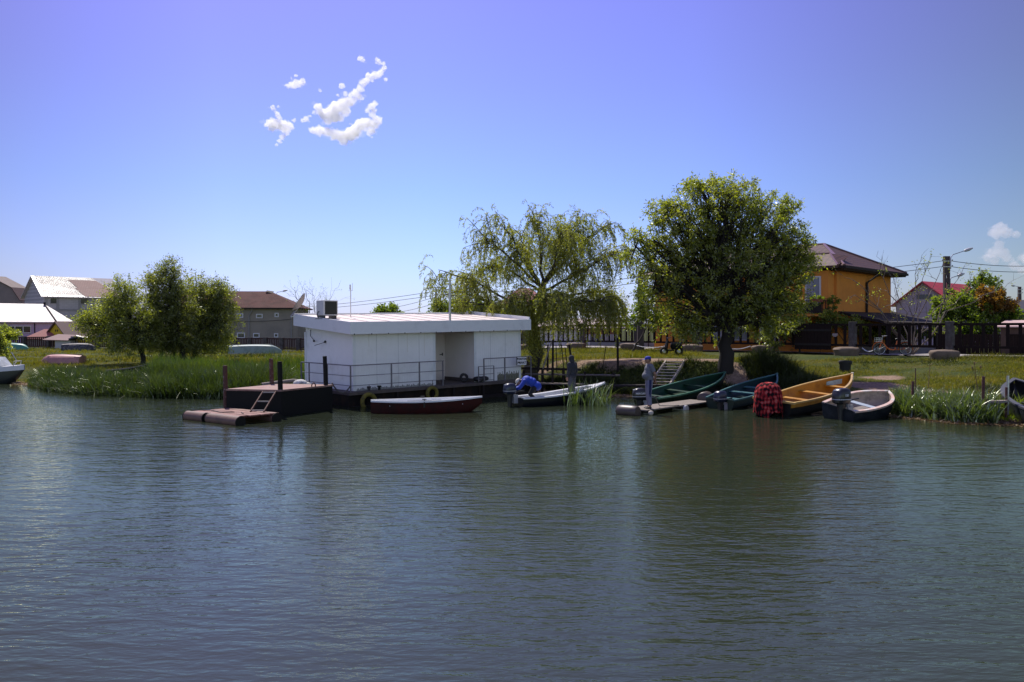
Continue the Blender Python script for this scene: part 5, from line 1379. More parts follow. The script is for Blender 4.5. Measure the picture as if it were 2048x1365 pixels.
wire('lower wire between the dark square pole and the thin pole', t2 + Vector((-0.2, 0, -0.7)), t3 + Vector((0.2, 0, -0.7)), 0.5, 0.02)
wire('highest of the wires slanting down left behind the cabin roof', t3 + Vector((-0.15, 0, -0.35)), far(560, 617, 140), 0.3, 0.028)
wire('second of the wires slanting down left behind the cabin roof', t3 + Vector((-0.15, 0, -0.8)), far(560, 622, 140), 0.3, 0.028)
wire('third of the wires slanting down left behind the cabin roof', t3 + Vector((-0.15, 0, -1.0)), far(760, 619, 130), 0.2, 0.026)
wire('lowest of the wires slanting down left behind the cabin roof', t3 + Vector((-0.15, 0, -1.7)), far(780, 626, 130), 0.2, 0.026)

# ================================================================== things on the bank
# wooden steps
st = thing('steps', 'open wooden steps climbing the bank right of the standing man', 'steps', (0, 0, 0))
B0, T0 = Vector((5.62, 35.0, 0.42)), Vector((7.05, 38.9, 1.30)); wv_ = Vector((0.80, -0.20, 0))
m_stepwood = M('pale_grey_wood', (0.34, 0.29, 0.24), 0.85, 0.25, 4, bump=0.2)  # pale grey wood of the steps
for k in (0, 1): MB().bar(B0 + wv_ * k, T0 + wv_ * k, 0.06, 0.13).build('stringer', m_stepwood, st)
for k in range(9):
    q = B0.lerp(T0, 0.03 + k * 0.117) + Vector((0, 0, 0.03)); MB().bar(q + wv_ * 0.04, q + wv_ * 0.96, 0.19, 0.035).build('tread', m_stepwood, st)
# floating walkway
wk = thing('walkway', 'grey plank walkway on barrel floats that the man stands on', 'walkway', (0, 0, 0))
W0, W1 = Vector((4.0, 27.85, 0.15)), Vector((6.95, 31.15, 0.16)); wd = (W1 - W0).normalized(); wn = Vector((-wd.y, wd.x, 0))
ll = (W1 - W0).length
for k in range(4):
    off = (k - 1.5) * 0.24
    MB().bar(W0 + wn * off + Vector((0, 0, 0.0)) + wd * (0.06 * (k % 2)), W1 + wn * off, 0.225, 0.04).build('plank', m_oldwood, wk)
for t_ in (0.08, 0.5, 0.92):
    q = W0.lerp(W1, t_); MB().bar(q - wn * 0.5 - Vector((0, 0, 0.07)), q + wn * 0.5 - Vector((0, 0, 0.07)), 0.1, 0.08).build('crossbar', m_darkwood, wk)
def barrel(par, c, d, l_, r_, mat):
    c = Vector(c); d = Vector(d).normalized(); b = MB()
    b.tube([c - d * l_ / 2, c - d * l_ * 0.46, c - d * l_ * 0.2, c + d * l_ * 0.2, c + d * l_ * 0.46, c + d * l_ / 2], [r_ * 0.85, r_ * 0.95, r_, r_, r_ * 0.95, r_ * 0.85], 16); return b.build('float_barrel', mat, par, True)
m_drum = M('dull_brown_drum', (0.06, 0.045, 0.04), 0.45, 0.2, 4)
barrel(wk, W0 - wd * 0.25 + Vector((-0.05, 0, -0.04)), wn, 0.75, 0.21, m_drum)
barrel(wk, W1 + wd * 0.28 + Vector((0, 0, 0.06)), wd + wn * 0.3, 0.7, 0.26, m_drum)
barrel(wk, W0.lerp(W1, 0.55) - wn * 0.30 + Vector((0, 0, -0.13)), wn, 0.5, 0.15, M('pale_drum', (0.42, 0.41, 0.40), 0.5, 0.15, 4))
b = MB(); b.ball((W0 + Vector((0.5, -0.3, -0.08))), (0.09, 0.07, 0.08))
tag(b.build('float', M('pale_cork', (0.5, 0.45, 0.38), 0.8, 0.1, 5), None, True), 'small pale cork float at the walkway edge by the man', 'float')
b = MB(); b.tube([(4.75, 28.3, 0.55), (4.95, 28.5, 0.22), (5.4, 28.7, 0.20), (5.7, 29.0, 0.19)], 0.012, 5)
tag(b.build('mooring_line', m_rope, None, True), 'thin line lying on the plank walkway behind the man', 'rope')
# dark jetty behind the willow boat
jw = thing('jetty', 'dark plank jetty on posts below the weeping willow', 'jetty', (0, 0, 0))
for a_, c_, w_, h_ in (((0.4, 37.0, 0.82), (4.6, 36.2, 0.80), 0.5, 0.05), ((0.2, 36.3, 0.48), (3.0, 35.6, 0.46), 0.6, 0.05), ((0.4, 37.3, 1.05), (3.0, 37.0, 1.0), 0.08, 0.10), ((3.2, 35.2, 0.42), (6.2, 34.2, 0.52), 0.55, 0.06)):
    MB().bar(a_, c_, w_, h_).build('plank', m_darkwood if h_ > 0.05 else m_deckgrey, jw)
for x, y, z1 in ((0.5, 36.8, 1.0), (1.3, 36.7, 1.05), (2.2, 36.6, 1.1), (3.1, 36.4, 0.95), (4.3, 36.2, 0.9), (1.0, 35.9, 0.5), (2.6, 35.5, 0.5), (3.6, 34.9, 0.5), (5.8, 34.1, 0.55)):
    MB().tube([(x, y, -0.5), (x + 0.02, y, z1)], 0.06, 7).build('post', m_darkwood, jw)
for i, (lab, a_, c_, r_) in enumerate((
        ('pale weathered stick leaning over the jetty under the willow', (1086, 726, 37.0), (1103, 684, 37.2), 0.035),
        ('leftmost upright dark stake beside the willow trunk', (1095, 732, 37.4), (1096, 690, 37.4), 0.05),
        ('tallest upright dark pole on the willow jetty', (1105, 765, 36.0), (1106, 680, 36.0), 0.055),
        ('thin upright rod right of the tallest jetty pole', (1114, 735, 36.6), (1112, 690, 36.6), 0.022),
        ('slanting rod left of the dark jacketed man', (1128, 733, 36.6), (1123, 690, 36.6), 0.022),
        ('second slanting rod just left of the dark jacketed man', (1136, 735, 36.6), (1130, 695, 36.6), 0.022),
        ('thick dark stake leaning behind the dark jacketed man', (1146, 728, 38.0), (1138, 690, 38.0), 0.055),
        ('short dark stump beside the willow trunk', (1076, 732, 37.0), (1078, 716, 37.0), 0.06),
        ('thin dark stick alone on the grass right of the dark jacketed man', (1205, 728, 38.5), (1212, 692, 38.5), 0.02),
        ('tall black pole at the left end of the earth landing', (1236, 738, 38.5), (1235, 676, 38.5), 0.06))):
    b = MB(); b.tube([at(*a_) - Vector((0, 0, 0.25)), at(*c_)], [r_, r_ * 0.8], 7)
    tag(b.build('stake', m_oldwood if 'pale' in lab else m_darkwood, None, True), lab, 'stake', 'stakes and rods by the willow jetty')
b = MB(); b.bar(at(1098, 719, 37.0), at(1148, 714, 37.6), 0.03); 
tag(b.build('crossbar', M('reddish_stick', (0.25, 0.12, 0.08), 0.8, 0.2, 5), None), 'reddish stick lying level across the jetty rods', 'stick')
# right jetty and stakes in the reeds
jr = thing('jetty', 'small plank jetty with posts right of the reeds', 'jetty', (0, 0, 0))
MB().bar(at(1972, 804, 25.6), at(2014, 803, 25.2), 0.5, 0.06).build('plank', m_oldwood, jr)
for px_, y0_, y1_, r_, mt in ((1966, 830, 753, 0.045, m_rust), (2012, 835, 775, 0.04, m_rust), (2015, 830, 752, 0.04, m_steel), (1972, 830, 798, 0.05, m_rust)):
    MB().tube([at(px_, y0_, 25.4), at(px_ + 1, y1_, 25.4)], r_, 7).build('post', mt, jr)
for lab, a_, c_, r_ in (('rusty stub post at the left end of the iris bed', (1825, 790, 27.0), (1826, 763, 27.0), 0.045), ('thin rod above the rusty stub in the irises', (1831, 780, 27.2), (1831, 737, 27.2), 0.015)):
    b = MB(); b.tube([at(*a_), at(*c_)], r_, 6); tag(b.build('stake', m_rust, None, True), lab, 'stake', 'stakes in the iris bed')
# black drum on the bank
X, Y = atx(1690, 39.0), 39.0
b = MB(); b.lathe([(0.22, 0), (0.24, 0.05), (0.25, 0.36), (0.29, 0.42), (0.30, 0.50), (0.27, 0.54), (0.20, 0.53), (0.19, 0.46)], 20)
o_ = b.build('drum', m_rubber, None, True); o_.location = (X, Y, gz(X, Y) - 0.02); o_.rotation_euler = (R(-6), R(4), 0)
tag(o_, 'black rubber drum standing alone on top of the bank', 'drum')
# chain garlands
for lab, a_, c_ in (('white bead chain sagging from the earthy block towards the moped', (1268, 700, 55), (1333, 702, 52)), ('white bead chain hanging behind the trunk of the big tree', (1445, 703, 49), (1500, 702, 48.5)), ('pale chain between the flat topped block and the bicycle', (1725, 706, 45.6), (1750, 698, 44.6))):
    A_ = at(*a_); C_ = at(*c_); b = MB(); n_ = 26
    A_.z = gz(A_.x, A_.y) + 0.42; C_.z = gz(C_.x, C_.y) + 0.42
    for k in range(n_ + 1):
        t_ = k / n_; q = A_.lerp(C_, t_) - Vector((0, 0, 0.16 * 4 * t_ * (1 - t_)))
        b.ball(q, 0.032, 6, 4)
    b.tube([A_.lerp(C_, t_) - Vector((0, 0, 0.16 * 4 * t_ * (1 - t_))) for t_ in np.linspace(0, 1, 12)], 0.014, 4)
    tag(b.build('chain', m_boatwhite, None, True), lab, 'chain', 'chains along the road')
# bicycle
m_bike = M('orange_bike_paint', (0.62, 0.14, 0.025), 0.35, 0.1, 4, coat=0.3)
bk = thing('bicycle', 'orange step through bicycle standing on the road behind the fence', 'bicycle', (atx(1785, 44.6), 44.6, gz(atx(1785, 44.6), 44.6) + 0.06), rotz=R(180) - R(6))
for x, nm in ((0.66, 'front'), (-0.66, 'rear')):
    b = MB(); b.torus((x, 0, 0.34), 0.315, 0.02, 30, 6, Matrix.Rotation(R(90), 3, 'X'))
    wl = b.build('wheel', m_rubber, bk, True)
    b = MB(); b.torus((x, 0, 0.34), 0.288, 0.014, 30, 5, Matrix.Rotation(R(90), 3, 'X')); b.tube([(x, -0.05, 0.34), (x, 0.05, 0.34)], 0.03, 8)
    for k in range(14):
        a_ = math.pi * k / 7; b.tube([(x, 0, 0.34), (x + 0.285 * math.cos(a_), 0, 0.34 + 0.285 * math.sin(a_))], 0.004, 3, False)
    b.build('rim', m_steel, wl)
    b = MB(); b.tube([(x + 0.36 * math.cos(a_), 0, 0.34 + 0.36 * math.sin(a_)) for a_ in np.linspace(R(-10), R(190), 16)], 0.018, 5); b.build('mudguard', m_bike, bk, True)
b = MB()
b.tube([(0.66, 0, 0.34), (0.60, 0, 0.55), (0.52, 0, 0.80)], 0.022, 7)
b.tube([(0.53, 0, 0.72), (0.36, 0, 0.48), (0.16, 0, 0.32), (-0.05, 0, 0.29), (-0.16, 0, 0.36)], 0.034, 8)
b.tube([(-0.12, 0, 0.30), (-0.24, 0, 0.78)], 0.024, 7); b.tube([(-0.66, 0, 0.34), (-0.12, 0, 0.30)], 0.018, 6); b.tube([(-0.66, 0, 0.34), (-0.2, 0, 0.66)], 0.018, 6)
b.build('frame', m_bike, bk, True)
b = MB(); b.tube([(0.52, 0, 0.80), (0.49, 0, 1.0)], 0.016, 6); b.tube([(0.36, -0.28, 1.03), (0.46, -0.2, 1.02), (0.5, 0, 1.0), (0.46, 0.2, 1.02), (0.36, 0.28, 1.03)], 0.015, 6); b.build('handlebar', m_steel, bk, True)
b = MB(); b.ball((-0.27, 0, 0.86), (0.14, 0.09, 0.05)); b.build('saddle', m_blk, bk, True)
b = MB(); b.span((-0.95, -0.07, 0.745), (-0.35, 0.07, 0.765)); b.bar((-0.9, 0, 0.74), (-0.66, 0, 0.36), 0.015); b.build('rack', m_steel, bk)
b = MB()
for z in (0.72, 0.82, 0.92):
    for p_, q_ in (((0.6, -0.16), (0.86, -0.16)), ((0.86, -0.16), (0.86, 0.16)), ((0.86, 0.16), (0.6, 0.16)), ((0.6, 0.16), (0.6, -0.16))): b.bar((*p_, z), (*q_, z), 0.012)
for x in (0.6, 0.68, 0.77, 0.86):
    for y in (-0.16, 0.16): b.bar((x, y, 0.72), (x, y, 0.92), 0.01)
b.build('basket', m_steel, bk)
b = MB(); b.tube([(-0.05, -0.06, 0.29), (0.08, -0.07, 0.18)], 0.012, 5); b.span((0.03, -0.14, 0.165), (0.13, -0.06, 0.19)); b.torus((-0.05, -0.03, 0.29), 0.08, 0.012, 16, 5, Matrix.Rotation(R(90), 3, 'X')); b.build('crank', m_blk, bk)
# moped
mo = thing('moped', 'dark moped parked in the shade on top of the bank', 'moped', (atx(1343, 46), 46.0, gz(atx(1343, 46), 46)), rotz=R(190))
for x in (0.42, -0.42):
    MB().torus((x, 0, 0.24), 0.18, 0.06, 22, 8, Matrix.Rotation(R(90), 3, 'X')).build('wheel', m_rubber, mo, True)
    b = MB(); b.tube([(x, -0.05, 0.24), (x, 0.05, 0.24)], 0.09, 10); b.build('hub', m_steel, mo)
b = MB(); b.loft([superell(-0.3, 0, 0.34, 0.30, 0.13), superell(-0.28, 0, 0.5, 0.34, 0.15), superell(-0.26, 0, 0.62, 0.30, 0.13)]); b.span((-0.1, -0.14, 0.26), (0.3, 0.14, 0.33)); b.loft([superell(0.32, 0, 0.26, 0.05, 0.16), superell(0.28, 0, 0.6, 0.05, 0.18), superell(0.22, 0, 0.82, 0.05, 0.12)]); b.build('body', m_blackpaint, mo, True)
b = MB(); b.loft([superell(-0.28, 0, 0.622, 0.32, 0.13), superell(-0.28, 0, 0.70, 0.30, 0.12)]); b.build('saddle', m_blk, mo, True)
b = MB(); b.tube([(0.42, 0, 0.24), (0.26, 0, 0.85), (0.22, 0, 0.95)], 0.025, 6); b.tube([(0.14, -0.3, 0.98), (0.22, 0, 0.95), (0.14, 0.3, 0.98)], 0.016, 6); b.build('handlebar', m_blk, mo, True)
# bird
bd = thing('bird', 'small dark bird gliding in the sky between the two big trees', 'bird', tuple(at(1247, 461, 60)), rotz=R(20))
b = MB(); b.tube([(-0.2, 0, 0), (-0.1, 0, 0.0), (0.02, 0, 0.0), (0.12, 0, 0.02), (0.17, 0, 0.02), (0.22, 0, 0.01)], [0.012, 0.04, 0.055, 0.03, 0.028, 0.006], 8)
for s_ in (1, -1):
    b.loft([[Vector((0.07, 0.03 * s_, 0.015)), Vector((-0.09, 0.03 * s_, 0.015)), Vector((-0.09, 0.03 * s_, 0.0)), Vector((0.07, 0.03 * s_, 0.0))], [Vector((0.08, 0.18 * s_, 0.07)), Vector((-0.05, 0.18 * s_, 0.07)), Vector((-0.05, 0.18 * s_, 0.062)), Vector((0.08, 0.18 * s_, 0.062))], [Vector((-0.02, 0.36 * s_, 0.03)), Vector((-0.07, 0.36 * s_, 0.03)), Vector((-0.07, 0.36 * s_, 0.026)), Vector((-0.02, 0.36 * s_, 0.026))]])
b.loft([[Vector((-0.18, -0.02, 0)), Vector((-0.18, 0.02, 0)), Vector((-0.18, 0, 0.01))], [Vector((-0.3, -0.05, 0)), Vector((-0.3, 0.05, 0)), Vector((-0.3, 0, 0.006))]])
b.build('body', M('dark_feathers', (0.015, 0.014, 0.014), 0.8, 0.1, 5), bd, True)
# ================================================================== plants
m_bark = M('grey_brown_bark', (0.060, 0.048, 0.038), 0.95, 0.3, 6, stretch=(6, 6, 1), bump=0.6, bscale=14)
m_barkdark = M('dark_bark', (0.018, 0.014, 0.011), 0.95, 0.3, 6, stretch=(6, 6, 1), bump=0.6, bscale=14)
m_twig = M('olive_twig', (0.12, 0.10, 0.04), 0.85, 0.25, 6)
m_pale_twig = M('pale_bare_twig', (0.15, 0.115, 0.09), 0.85, 0.2, 6)
lm_big = leaf_mat('poplar_willow_leaves', [(0.060, 0.084, 0.010), (0.120, 0.148, 0.017), (0.180, 0.20, 0.026), (0.26, 0.265, 0.046)], trans=0.55, gloss=0.13)
lm_willow = leaf_mat('weeping_willow_leaves', [(0.075, 0.095, 0.014), (0.13, 0.15, 0.022), (0.19, 0.20, 0.036), (0.25, 0.245, 0.06)], trans=0.5, gloss=0.10)
lm_left = leaf_mat('left_tree_leaves', [(0.060, 0.078, 0.014), (0.105, 0.128, 0.022), (0.16, 0.18, 0.034), (0.24, 0.23, 0.065)], trans=0.52, gloss=0.13)
lm_bush = leaf_mat('bush_leaves', [(0.055, 0.085, 0.012), (0.095, 0.140, 0.018), (0.15, 0.185, 0.03)], trans=0.5, gloss=0.05)
lm_rust = leaf_mat('rust_tinted_leaves', [(0.09, 0.07, 0.012), (0.17, 0.085, 0.018), (0.22, 0.13, 0.025)], trans=0.4, gloss=0.05)
lm_vine = leaf_mat('vine_leaves', [(0.08, 0.12, 0.02), (0.16, 0.19, 0.04), (0.26, 0.27, 0.09)], trans=0.5, gloss=0.05)

def unit(a): return a / np.maximum(np.linalg.norm(a, axis=-1, keepdims=True), 1e-9)

def leaf_quads(P, A, L_, W_, g):
    """diamond leaves at P along unit axes A"""
    n_ = len(P)
    B = unit(np.cross(A, unit(g.normal(size=(n_, 3)) * 0.75 + [0, 0, 0.55])))
    L_ = np.asarray(L_).reshape(-1, 1); W_ = np.asarray(W_).reshape(-1, 1)
    N_ = np.cross(A, B)
    v0 = P; v1 = P + A * L_ * 0.45 + B * W_ * 0.5 + N_ * W_ * 0.12; v2 = P + A * L_; v3 = P + A * L_ * 0.45 - B * W_ * 0.5 + N_ * W_ * 0.12
    V = np.stack([v0, v1, v2, v3], 1).reshape(-1, 3)
    F = np.arange(n_ * 4).reshape(-1, 4)
    return V, F

def wander(a_, c_, g, n_=7, amp=0.08, sag=0.0):
    a_ = np.asarray(a_, float); c_ = np.asarray(c_, float); l_ = np.linalg.norm(c_ - a_)
    t_ = np.linspace(0, 1, n_)[:, None]
    off = g.normal(size=(n_, 3)) * amp * l_ * np.sin(np.pi * t_)
    p_ = a_ + (c_ - a_) * t_ + off
    p_[:, 2] += sag * l_ * np.sin(np.pi * t_[:, 0])
    return p_

def tree(name, label, base, masses, Y, r0, fork, leaf, lm, bark, nclump, nleaf, leafL, seed, cr=0.5, droop=0.15, group=None, tops=None, cat='tree', depth=1.0, upbias=0.35, bare=0.0, spread=1.0, drop=0):
    """masses: (px, py, rx_px, rz_px, dY, weight) blobs of the crown as seen; trunk from base (X, Y) up to `fork` (px, py)"""
    g = np.random.default_rng(seed)
    bx, by = base; bz = gz(bx, by) - 0.15
    root = thing(name, label, cat, (bx, by, bz), group=group)
    O = np.array([bx, by, bz])
    fk = np.array(at(fork[0], fork[1], Y)) if fork else O + [0, 0, 0.3]
    tb = MB()
    tp = wander(O, fk, g, 6, 0.03)
    tb.tube([Vector(p - O) for p in tp], list(np.linspace(r0 * 1.25, r0 * 0.8, 6)), 10)
    tot = sum(m_[5] for m_ in masses); LV = []; LF = []; nv = 0
    for (px, py, rx, rz, dY, wt) in masses:
        py = py + drop; c = np.array(at(px, py, Y + dY)); s_ = (Y + dY) / FP
        rad = np.array([rx * s_, rx * s_ * depth * 0.9, rz * s_])
        limb = wander(fk, c + [0, 0, rad[2] * 0.25], g, 7, 0.05, 0.04)
        tb.tube([Vector(p - O) for p in limb], list(np.linspace(r0 * 0.55, r0 * 0.12, 7)), 7)
        nc = max(int(nclump * wt / tot), 3)
        d = unit(g.normal(size=(nc, 3))); d[:, 2] += upbias * g.random(nc); d = unit(d)
        rr = g.random(nc) ** 0.45
        cc = c + d * rr[:, None] * rad
        for q in cc:
            j = g.integers(2, 7); st_ = limb[j]
            tw = wander(st_, q, g, 5, 0.07, 0.03)
            tb.tube([Vector(p - O) for p in tw], list(np.linspace(r0 * 0.10 + 0.006, 0.006, 5)), 4, False)
            nl = int(nleaf * (0.5 + g.random()))
            # small sprays fanning from the twig end
            ns = max(nl // 14, 2)
            sd = unit(unit(q - c)[None] * 0.7 + g.normal(size=(ns, 3)) * 0.75 + [0, 0, 0.25])
            sl = cr * (0.5 + 0.8 * g.random(ns)) * spread
            per = nl // ns
            t_ = g.random((ns, per, 1))
            base_ = q + sd[:, None, :] * (sl[:, None, None] * t_) 
            base_[..., 2] -= droop * sl[:, None] * t_[..., 0] ** 2
            P = (base_ + g.normal(size=base_.shape) * cr * 0.14).reshape(-1, 3)
            A = unit((sd[:, None, :] * 0.6 + g.normal(size=(ns, per, 3)) * 0.7 + [0, 0, -droop * 2]).reshape(-1, 3))
            V, F = leaf_quads(P, A, leafL * (0.6 + 0.7 * g.random(len(P))), leafL * leaf * (0.7 + 0.6 * g.random(len(P))), g)
            LV.append(V - O); LF.append(F + nv); nv += len(V)
            for k in range(min(ns, 3)):
                tb.tube([Vector(q - O), Vector(q + sd[k] * sl[k] - O)], [0.007, 0.003], 3, False)
    tb.build('trunk', bark, root, True)
    link_mesh('crown', np_mesh('crown', np.concatenate(LV), np.concatenate(LF)), lm, root)
    return root

# --- the big tree on the bank
tree('broadleaf_tree', 'big round leafy tree on the bank before the orange house', (9.55, 38.0),
     [(1440, 400, 75, 45, 0.0, 1.1), (1505, 425, 60, 55, 0.8, 0.8), (1365, 440, 70, 60, -0.5, 1.0), (1440, 480, 95, 75, 0.3, 1.8), (1545, 480, 70, 70, -0.3, 1.1), (1308, 500, 55, 60, 0.5, 0.8), (1590, 510, 48, 60, 0.3, 0.7),
      (1370, 540, 85, 75, 0.4, 1.3), (1475, 560, 90, 80, -0.9, 1.6), (1570, 575, 65, 70, 0.0, 1.1), (1310, 580, 50, 55, -0.4, 0.7), (1420, 625, 75, 48, 0.5, 0.9), (1510, 630, 65, 45, -0.2, 0.8), (1345, 645, 45, 38, 0.6, 0.6), (1385, 665, 30, 25, -0.6, 0.35), (1530, 655, 28, 18, -0.3, 0.3), (1585, 620, 38, 40, 0.5, 0.45), (1615, 540, 25, 40, 0.0, 0.25), (1272, 505, 24, 45, 0.2, 0.22), (1400, 372, 36, 18, 0.3, 0.3), (1580, 425, 24, 22, 0.2, 0.25), (1330, 425, 26, 24, 0.2, 0.25)],
     38.0, 0.30, (1455, 655), 0.36, lm_big, m_barkdark, 1250, 50, 0.150, 11, cr=0.46, droop=0.2, group='trees along the bank')
# the shady face of the bank grows rank weeds
br = bpy.data.objects['broadleaf_tree']

# --- left trees
tree('broadleaf_tree', 'tallest of the three left trees, with a dark dense middle', (atx(372, 54), 54.0),
     [(335, 550, 38, 38, 0, 1.0), (350, 600, 55, 50, 0, 1.5), (318, 610, 40, 50, -0.6, 1.0), (345, 650, 55, 40, 0.4, 1.0), (300, 570, 22, 35, 0, 0.4), (345, 525, 20, 18, 0, 0.25), (350, 680, 45, 22, 0.2, 0.7), (322, 672, 30, 24, -0.4, 0.5)],
     54.0, 0.17, (358, 680), 0.36, lm_left, m_barkdark, 600, 48, 0.15, 21, drop=15, cr=0.62, group='trees along the bank')
tree('broadleaf_tree', 'rounded right hand tree of the left trio, nearest the green boat', (atx(384, 56), 56.0),
     [(420, 590, 48, 42, 0, 1.2), (405, 630, 55, 45, 0.5, 1.3), (445, 630, 32, 45, -0.4, 0.8), (395, 565, 25, 28, 0, 0.4), (440, 570, 25, 24, 0, 0.35), (420, 665, 45, 28, 0, 0.6), (400, 682, 40, 20, 0.2, 0.5)],
     56.0, 0.15, (395, 675), 0.36, lm_left, m_barkdark, 540, 48, 0.15, 22, drop=18, cr=0.62, group='trees along the bank')
tree('broadleaf_tree', 'wide low yellowish tree at the left end of the left trio', (atx(290, 52), 52.0),
     [(240, 610, 45, 45, 0, 1.2), (205, 640, 45, 36, 0.5, 1.0), (270, 640, 45, 45, -0.4, 1.2), (170, 640, 22, 20, 0, 0.3), (240, 570, 26, 26, 0, 0.35), (255, 675, 60, 28, 0, 0.9), (300, 660, 30, 30, 0.3, 0.5)],
     52.0, 0.14, (278, 690), 0.36, lm_big, m_barkdark, 580, 48, 0.14, 23, drop=10, cr=0.6, group='trees along the bank')
for i, (px_, Y_, ln_) in enumerate(((322, 55, 0), (348, 55.5, 0))):
    X = atx(px_, Y_); b = MB(); z = gz(X, Y_) - 0.1
    b.tube([(X, Y_, z), (X + 0.06, Y_, z + 1.2), (X + (0.3 if i == 0 else 0.1), Y_, z + 2.6)], [0.13, 0.11, 0.08], 9)
    tag(b.build('tree_trunk', m_barkdark, None, True), ['bare lower trunk under the left trees, second from the left', 'bare lower trunk under the left trees, between two thicker ones'][i], 'tree trunk')

# --- background trees and bushes
tree('small_tree', 'loose dark leafed tree with rusty shoots behind the right fence', (atx(1930, 50), 50.5),
     [(1915, 610, 42, 30, 0, 1.2), (1965, 590, 32, 36, 0.5, 1.0), (2000, 625, 34, 30, 0, 0.9), (1945, 640, 50, 28, -0.5, 1.1), (1880, 635, 28, 20, 0, 0.5), (1966, 562, 8, 18, 0, 0.15), (1990, 575, 8, 16, 0, 0.14), (2020, 640, 22, 18, 0, .4)],
     50.5, 0.10, (1940, 655), 0.55, lm_bush, m_bark, 330, 40, 0.17, 31, cr=0.38, group='garden trees')
tree('small_tree', 'rust tinted bush growing into the dark tree on the right', (atx(1990, 49.5), 49.5),
     [(1988, 605, 26, 22, 0, 1.0), (1970, 585, 12, 12, 0, 0.3), (2015, 612, 14, 12, 0, 0.3)], 49.5, 0.05, (1988, 640), 0.55, lm_rust, m_bark, 70, 40, 0.17, 32, cr=0.34, group='garden trees')
tree('shrub', 'bright green bush filling the gap between the willow and the dark pole', (atx(1262, 52), 52.0),
     [(1290, 610, 22, 40, 0, 1.0), (1305, 640, 26, 24, 0, 0.8), (1262, 640, 20, 18, 0, .4)], 52.0, 0.06, (1290, 660), 0.5, lm_bush, m_bark, 110, 40, 0.15, 33, cr=0.4, group='garden trees')
tree('shrub', 'rounded green treetop peeping over the middle of the cabin roof', (atx(778, 110), 110.0),
     [(776, 622, 26, 9, 0, 1.0), (776, 640, 34, 18, 0, 1.0)], 110.0, 0.15, (776, 650), 0.5, lm_bush, m_bark, 70, 40, 0.34, 34, cr=0.8, group='garden trees')
tree('shrub', 'bright bush behind the cabin roof at the thin pole', (atx(900, 80), 80.0),
     [(880, 622, 22, 18, 0, 1.0), (920, 618, 30, 20, 0, 1.0), (960, 625, 30, 18, 0, 0.8), (900, 645, 50, 16, 0, 1.0)], 80.0, 0.12, (905, 655), 0.5, lm_bush, m_bark, 170, 42, 0.24, 35, cr=0.6, group='garden trees')
tree('shrub', 'tall garden bush behind the left side of the weeping willow', (atx(1000, 78), 78.0),
     [(985, 630, 30, 24, 0, 1.0), (1030, 630, 30, 26, 0, 1.0), (1085, 640, 28, 20, 0, .8)], 78.0, 0.12, (1010, 655), 0.5, lm_bush, m_bark, 150, 42, 0.24, 36, cr=0.6, group='garden trees')
tree('shrub', 'yellow green bush by the lilac house at the left edge', (atx(8, 86), 86.0),
     [(5, 668, 18, 14, 0, 1.0), (28, 672, 12, 8, 0, 0.5), (-15, 660, 15, 16, 0, .6)], 86.0, 0.06, (8, 685), 0.5, lm_vine, m_bark, 80, 40, 0.22, 37, cr=0.5, group='garden trees')
tree('shrub', 'pale leafy branch hanging in at the left edge above the white cabin boat', (atx(-12, 50), 50.0),
     [(2, 695, 14, 20, 0, 1.0), (-15, 680, 15, 24, 0, .8)], 50.0, 0.05, (-8, 720), 0.5, lm_vine, m_bark, 60, 40, 0.14, 38, cr=0.36, group='garden trees')
tree('shrub', 'dark ivy clad bush between the left trees and the upturned green boat', (atx(420, 74), 74.0),
     [(440, 685, 18, 18, 0, 1.0), (408, 690, 16, 18, 0, 1.0)], 74.0, 0.06, (425, 705), 0.6, lm_left, m_bark, 70, 42, 0.2, 39, cr=0.45, group='garden trees')
tree('shrub', 'pale vine leaves lit by the sun along the dark yard fence', (atx(1785, 51.5), 51.5),
     [(1740, 668, 20, 8, 0, .6), (1775, 664, 24, 10, 0, .7), (1815, 666, 24, 8, 0, .6), (1860, 668, 24, 8, 0, .5)], 51.5, 0.04, (1790, 690), 0.7, lm_vine, m_bark, 120, 34, 0.14, 40, cr=0.28, group='garden trees')
tree('shrub', 'leafy green shrub standing behind the fence right of the stone post', (atx(1945, 49), 49.0),
     [(1940, 668, 26, 18, 0, 1.0), (1975, 665, 24, 20, 0, 0.9), (1915, 672, 12, 14, 0, .4)], 49.0, 0.05, (1950, 700), 0.55, lm_bush, m_bark, 140, 38, 0.15, 41, cr=0.32, group='garden trees')
tree('shrub', 'pale climbing shrub on the lean to roof under the balcony', (atx(1680, 48.8), 48.8),
     [(1690, 645, 30, 10, 0, 1.0), (1650, 632, 25, 8, 0, .6), (1720, 650, 15, 8, 0, .4)], 48.8, 0.05, (1690, 690), 0.5, lm_vine, m_bark, 90, 34, 0.14, 42, cr=0.3, group='garden trees')
tree('shrub', 'dark shrub in the shade below the balcony of the orange house', (atx(1600, 49), 49.2),
     [(1590, 665, 30, 26, 0, 1.0), (1640, 660, 24, 22, 0, .8), (1550, 672, 24, 20, 0, .7)], 49.2, 0.06, (1600, 695), 0.5, lm_left, m_bark, 130, 40, 0.16, 43, cr=0.36, group='garden trees')
# flower boxes on the balcony
tree('potted_plant', 'dark leafy plants spilling from the balcony boxes of the orange house', (atx(1640, 48.6), 48.7), [(1636, 600, 14, 8, 0, 1.0), (1664, 602, 14, 9, 0, 1.0), (1655, 618, 18, 8, 0, .7)], 48.7, 0.01, (1650, 622), 0.5, lm_bush, m_bark, 40, 30, 0.12, 44, cr=0.2, cat='plant')

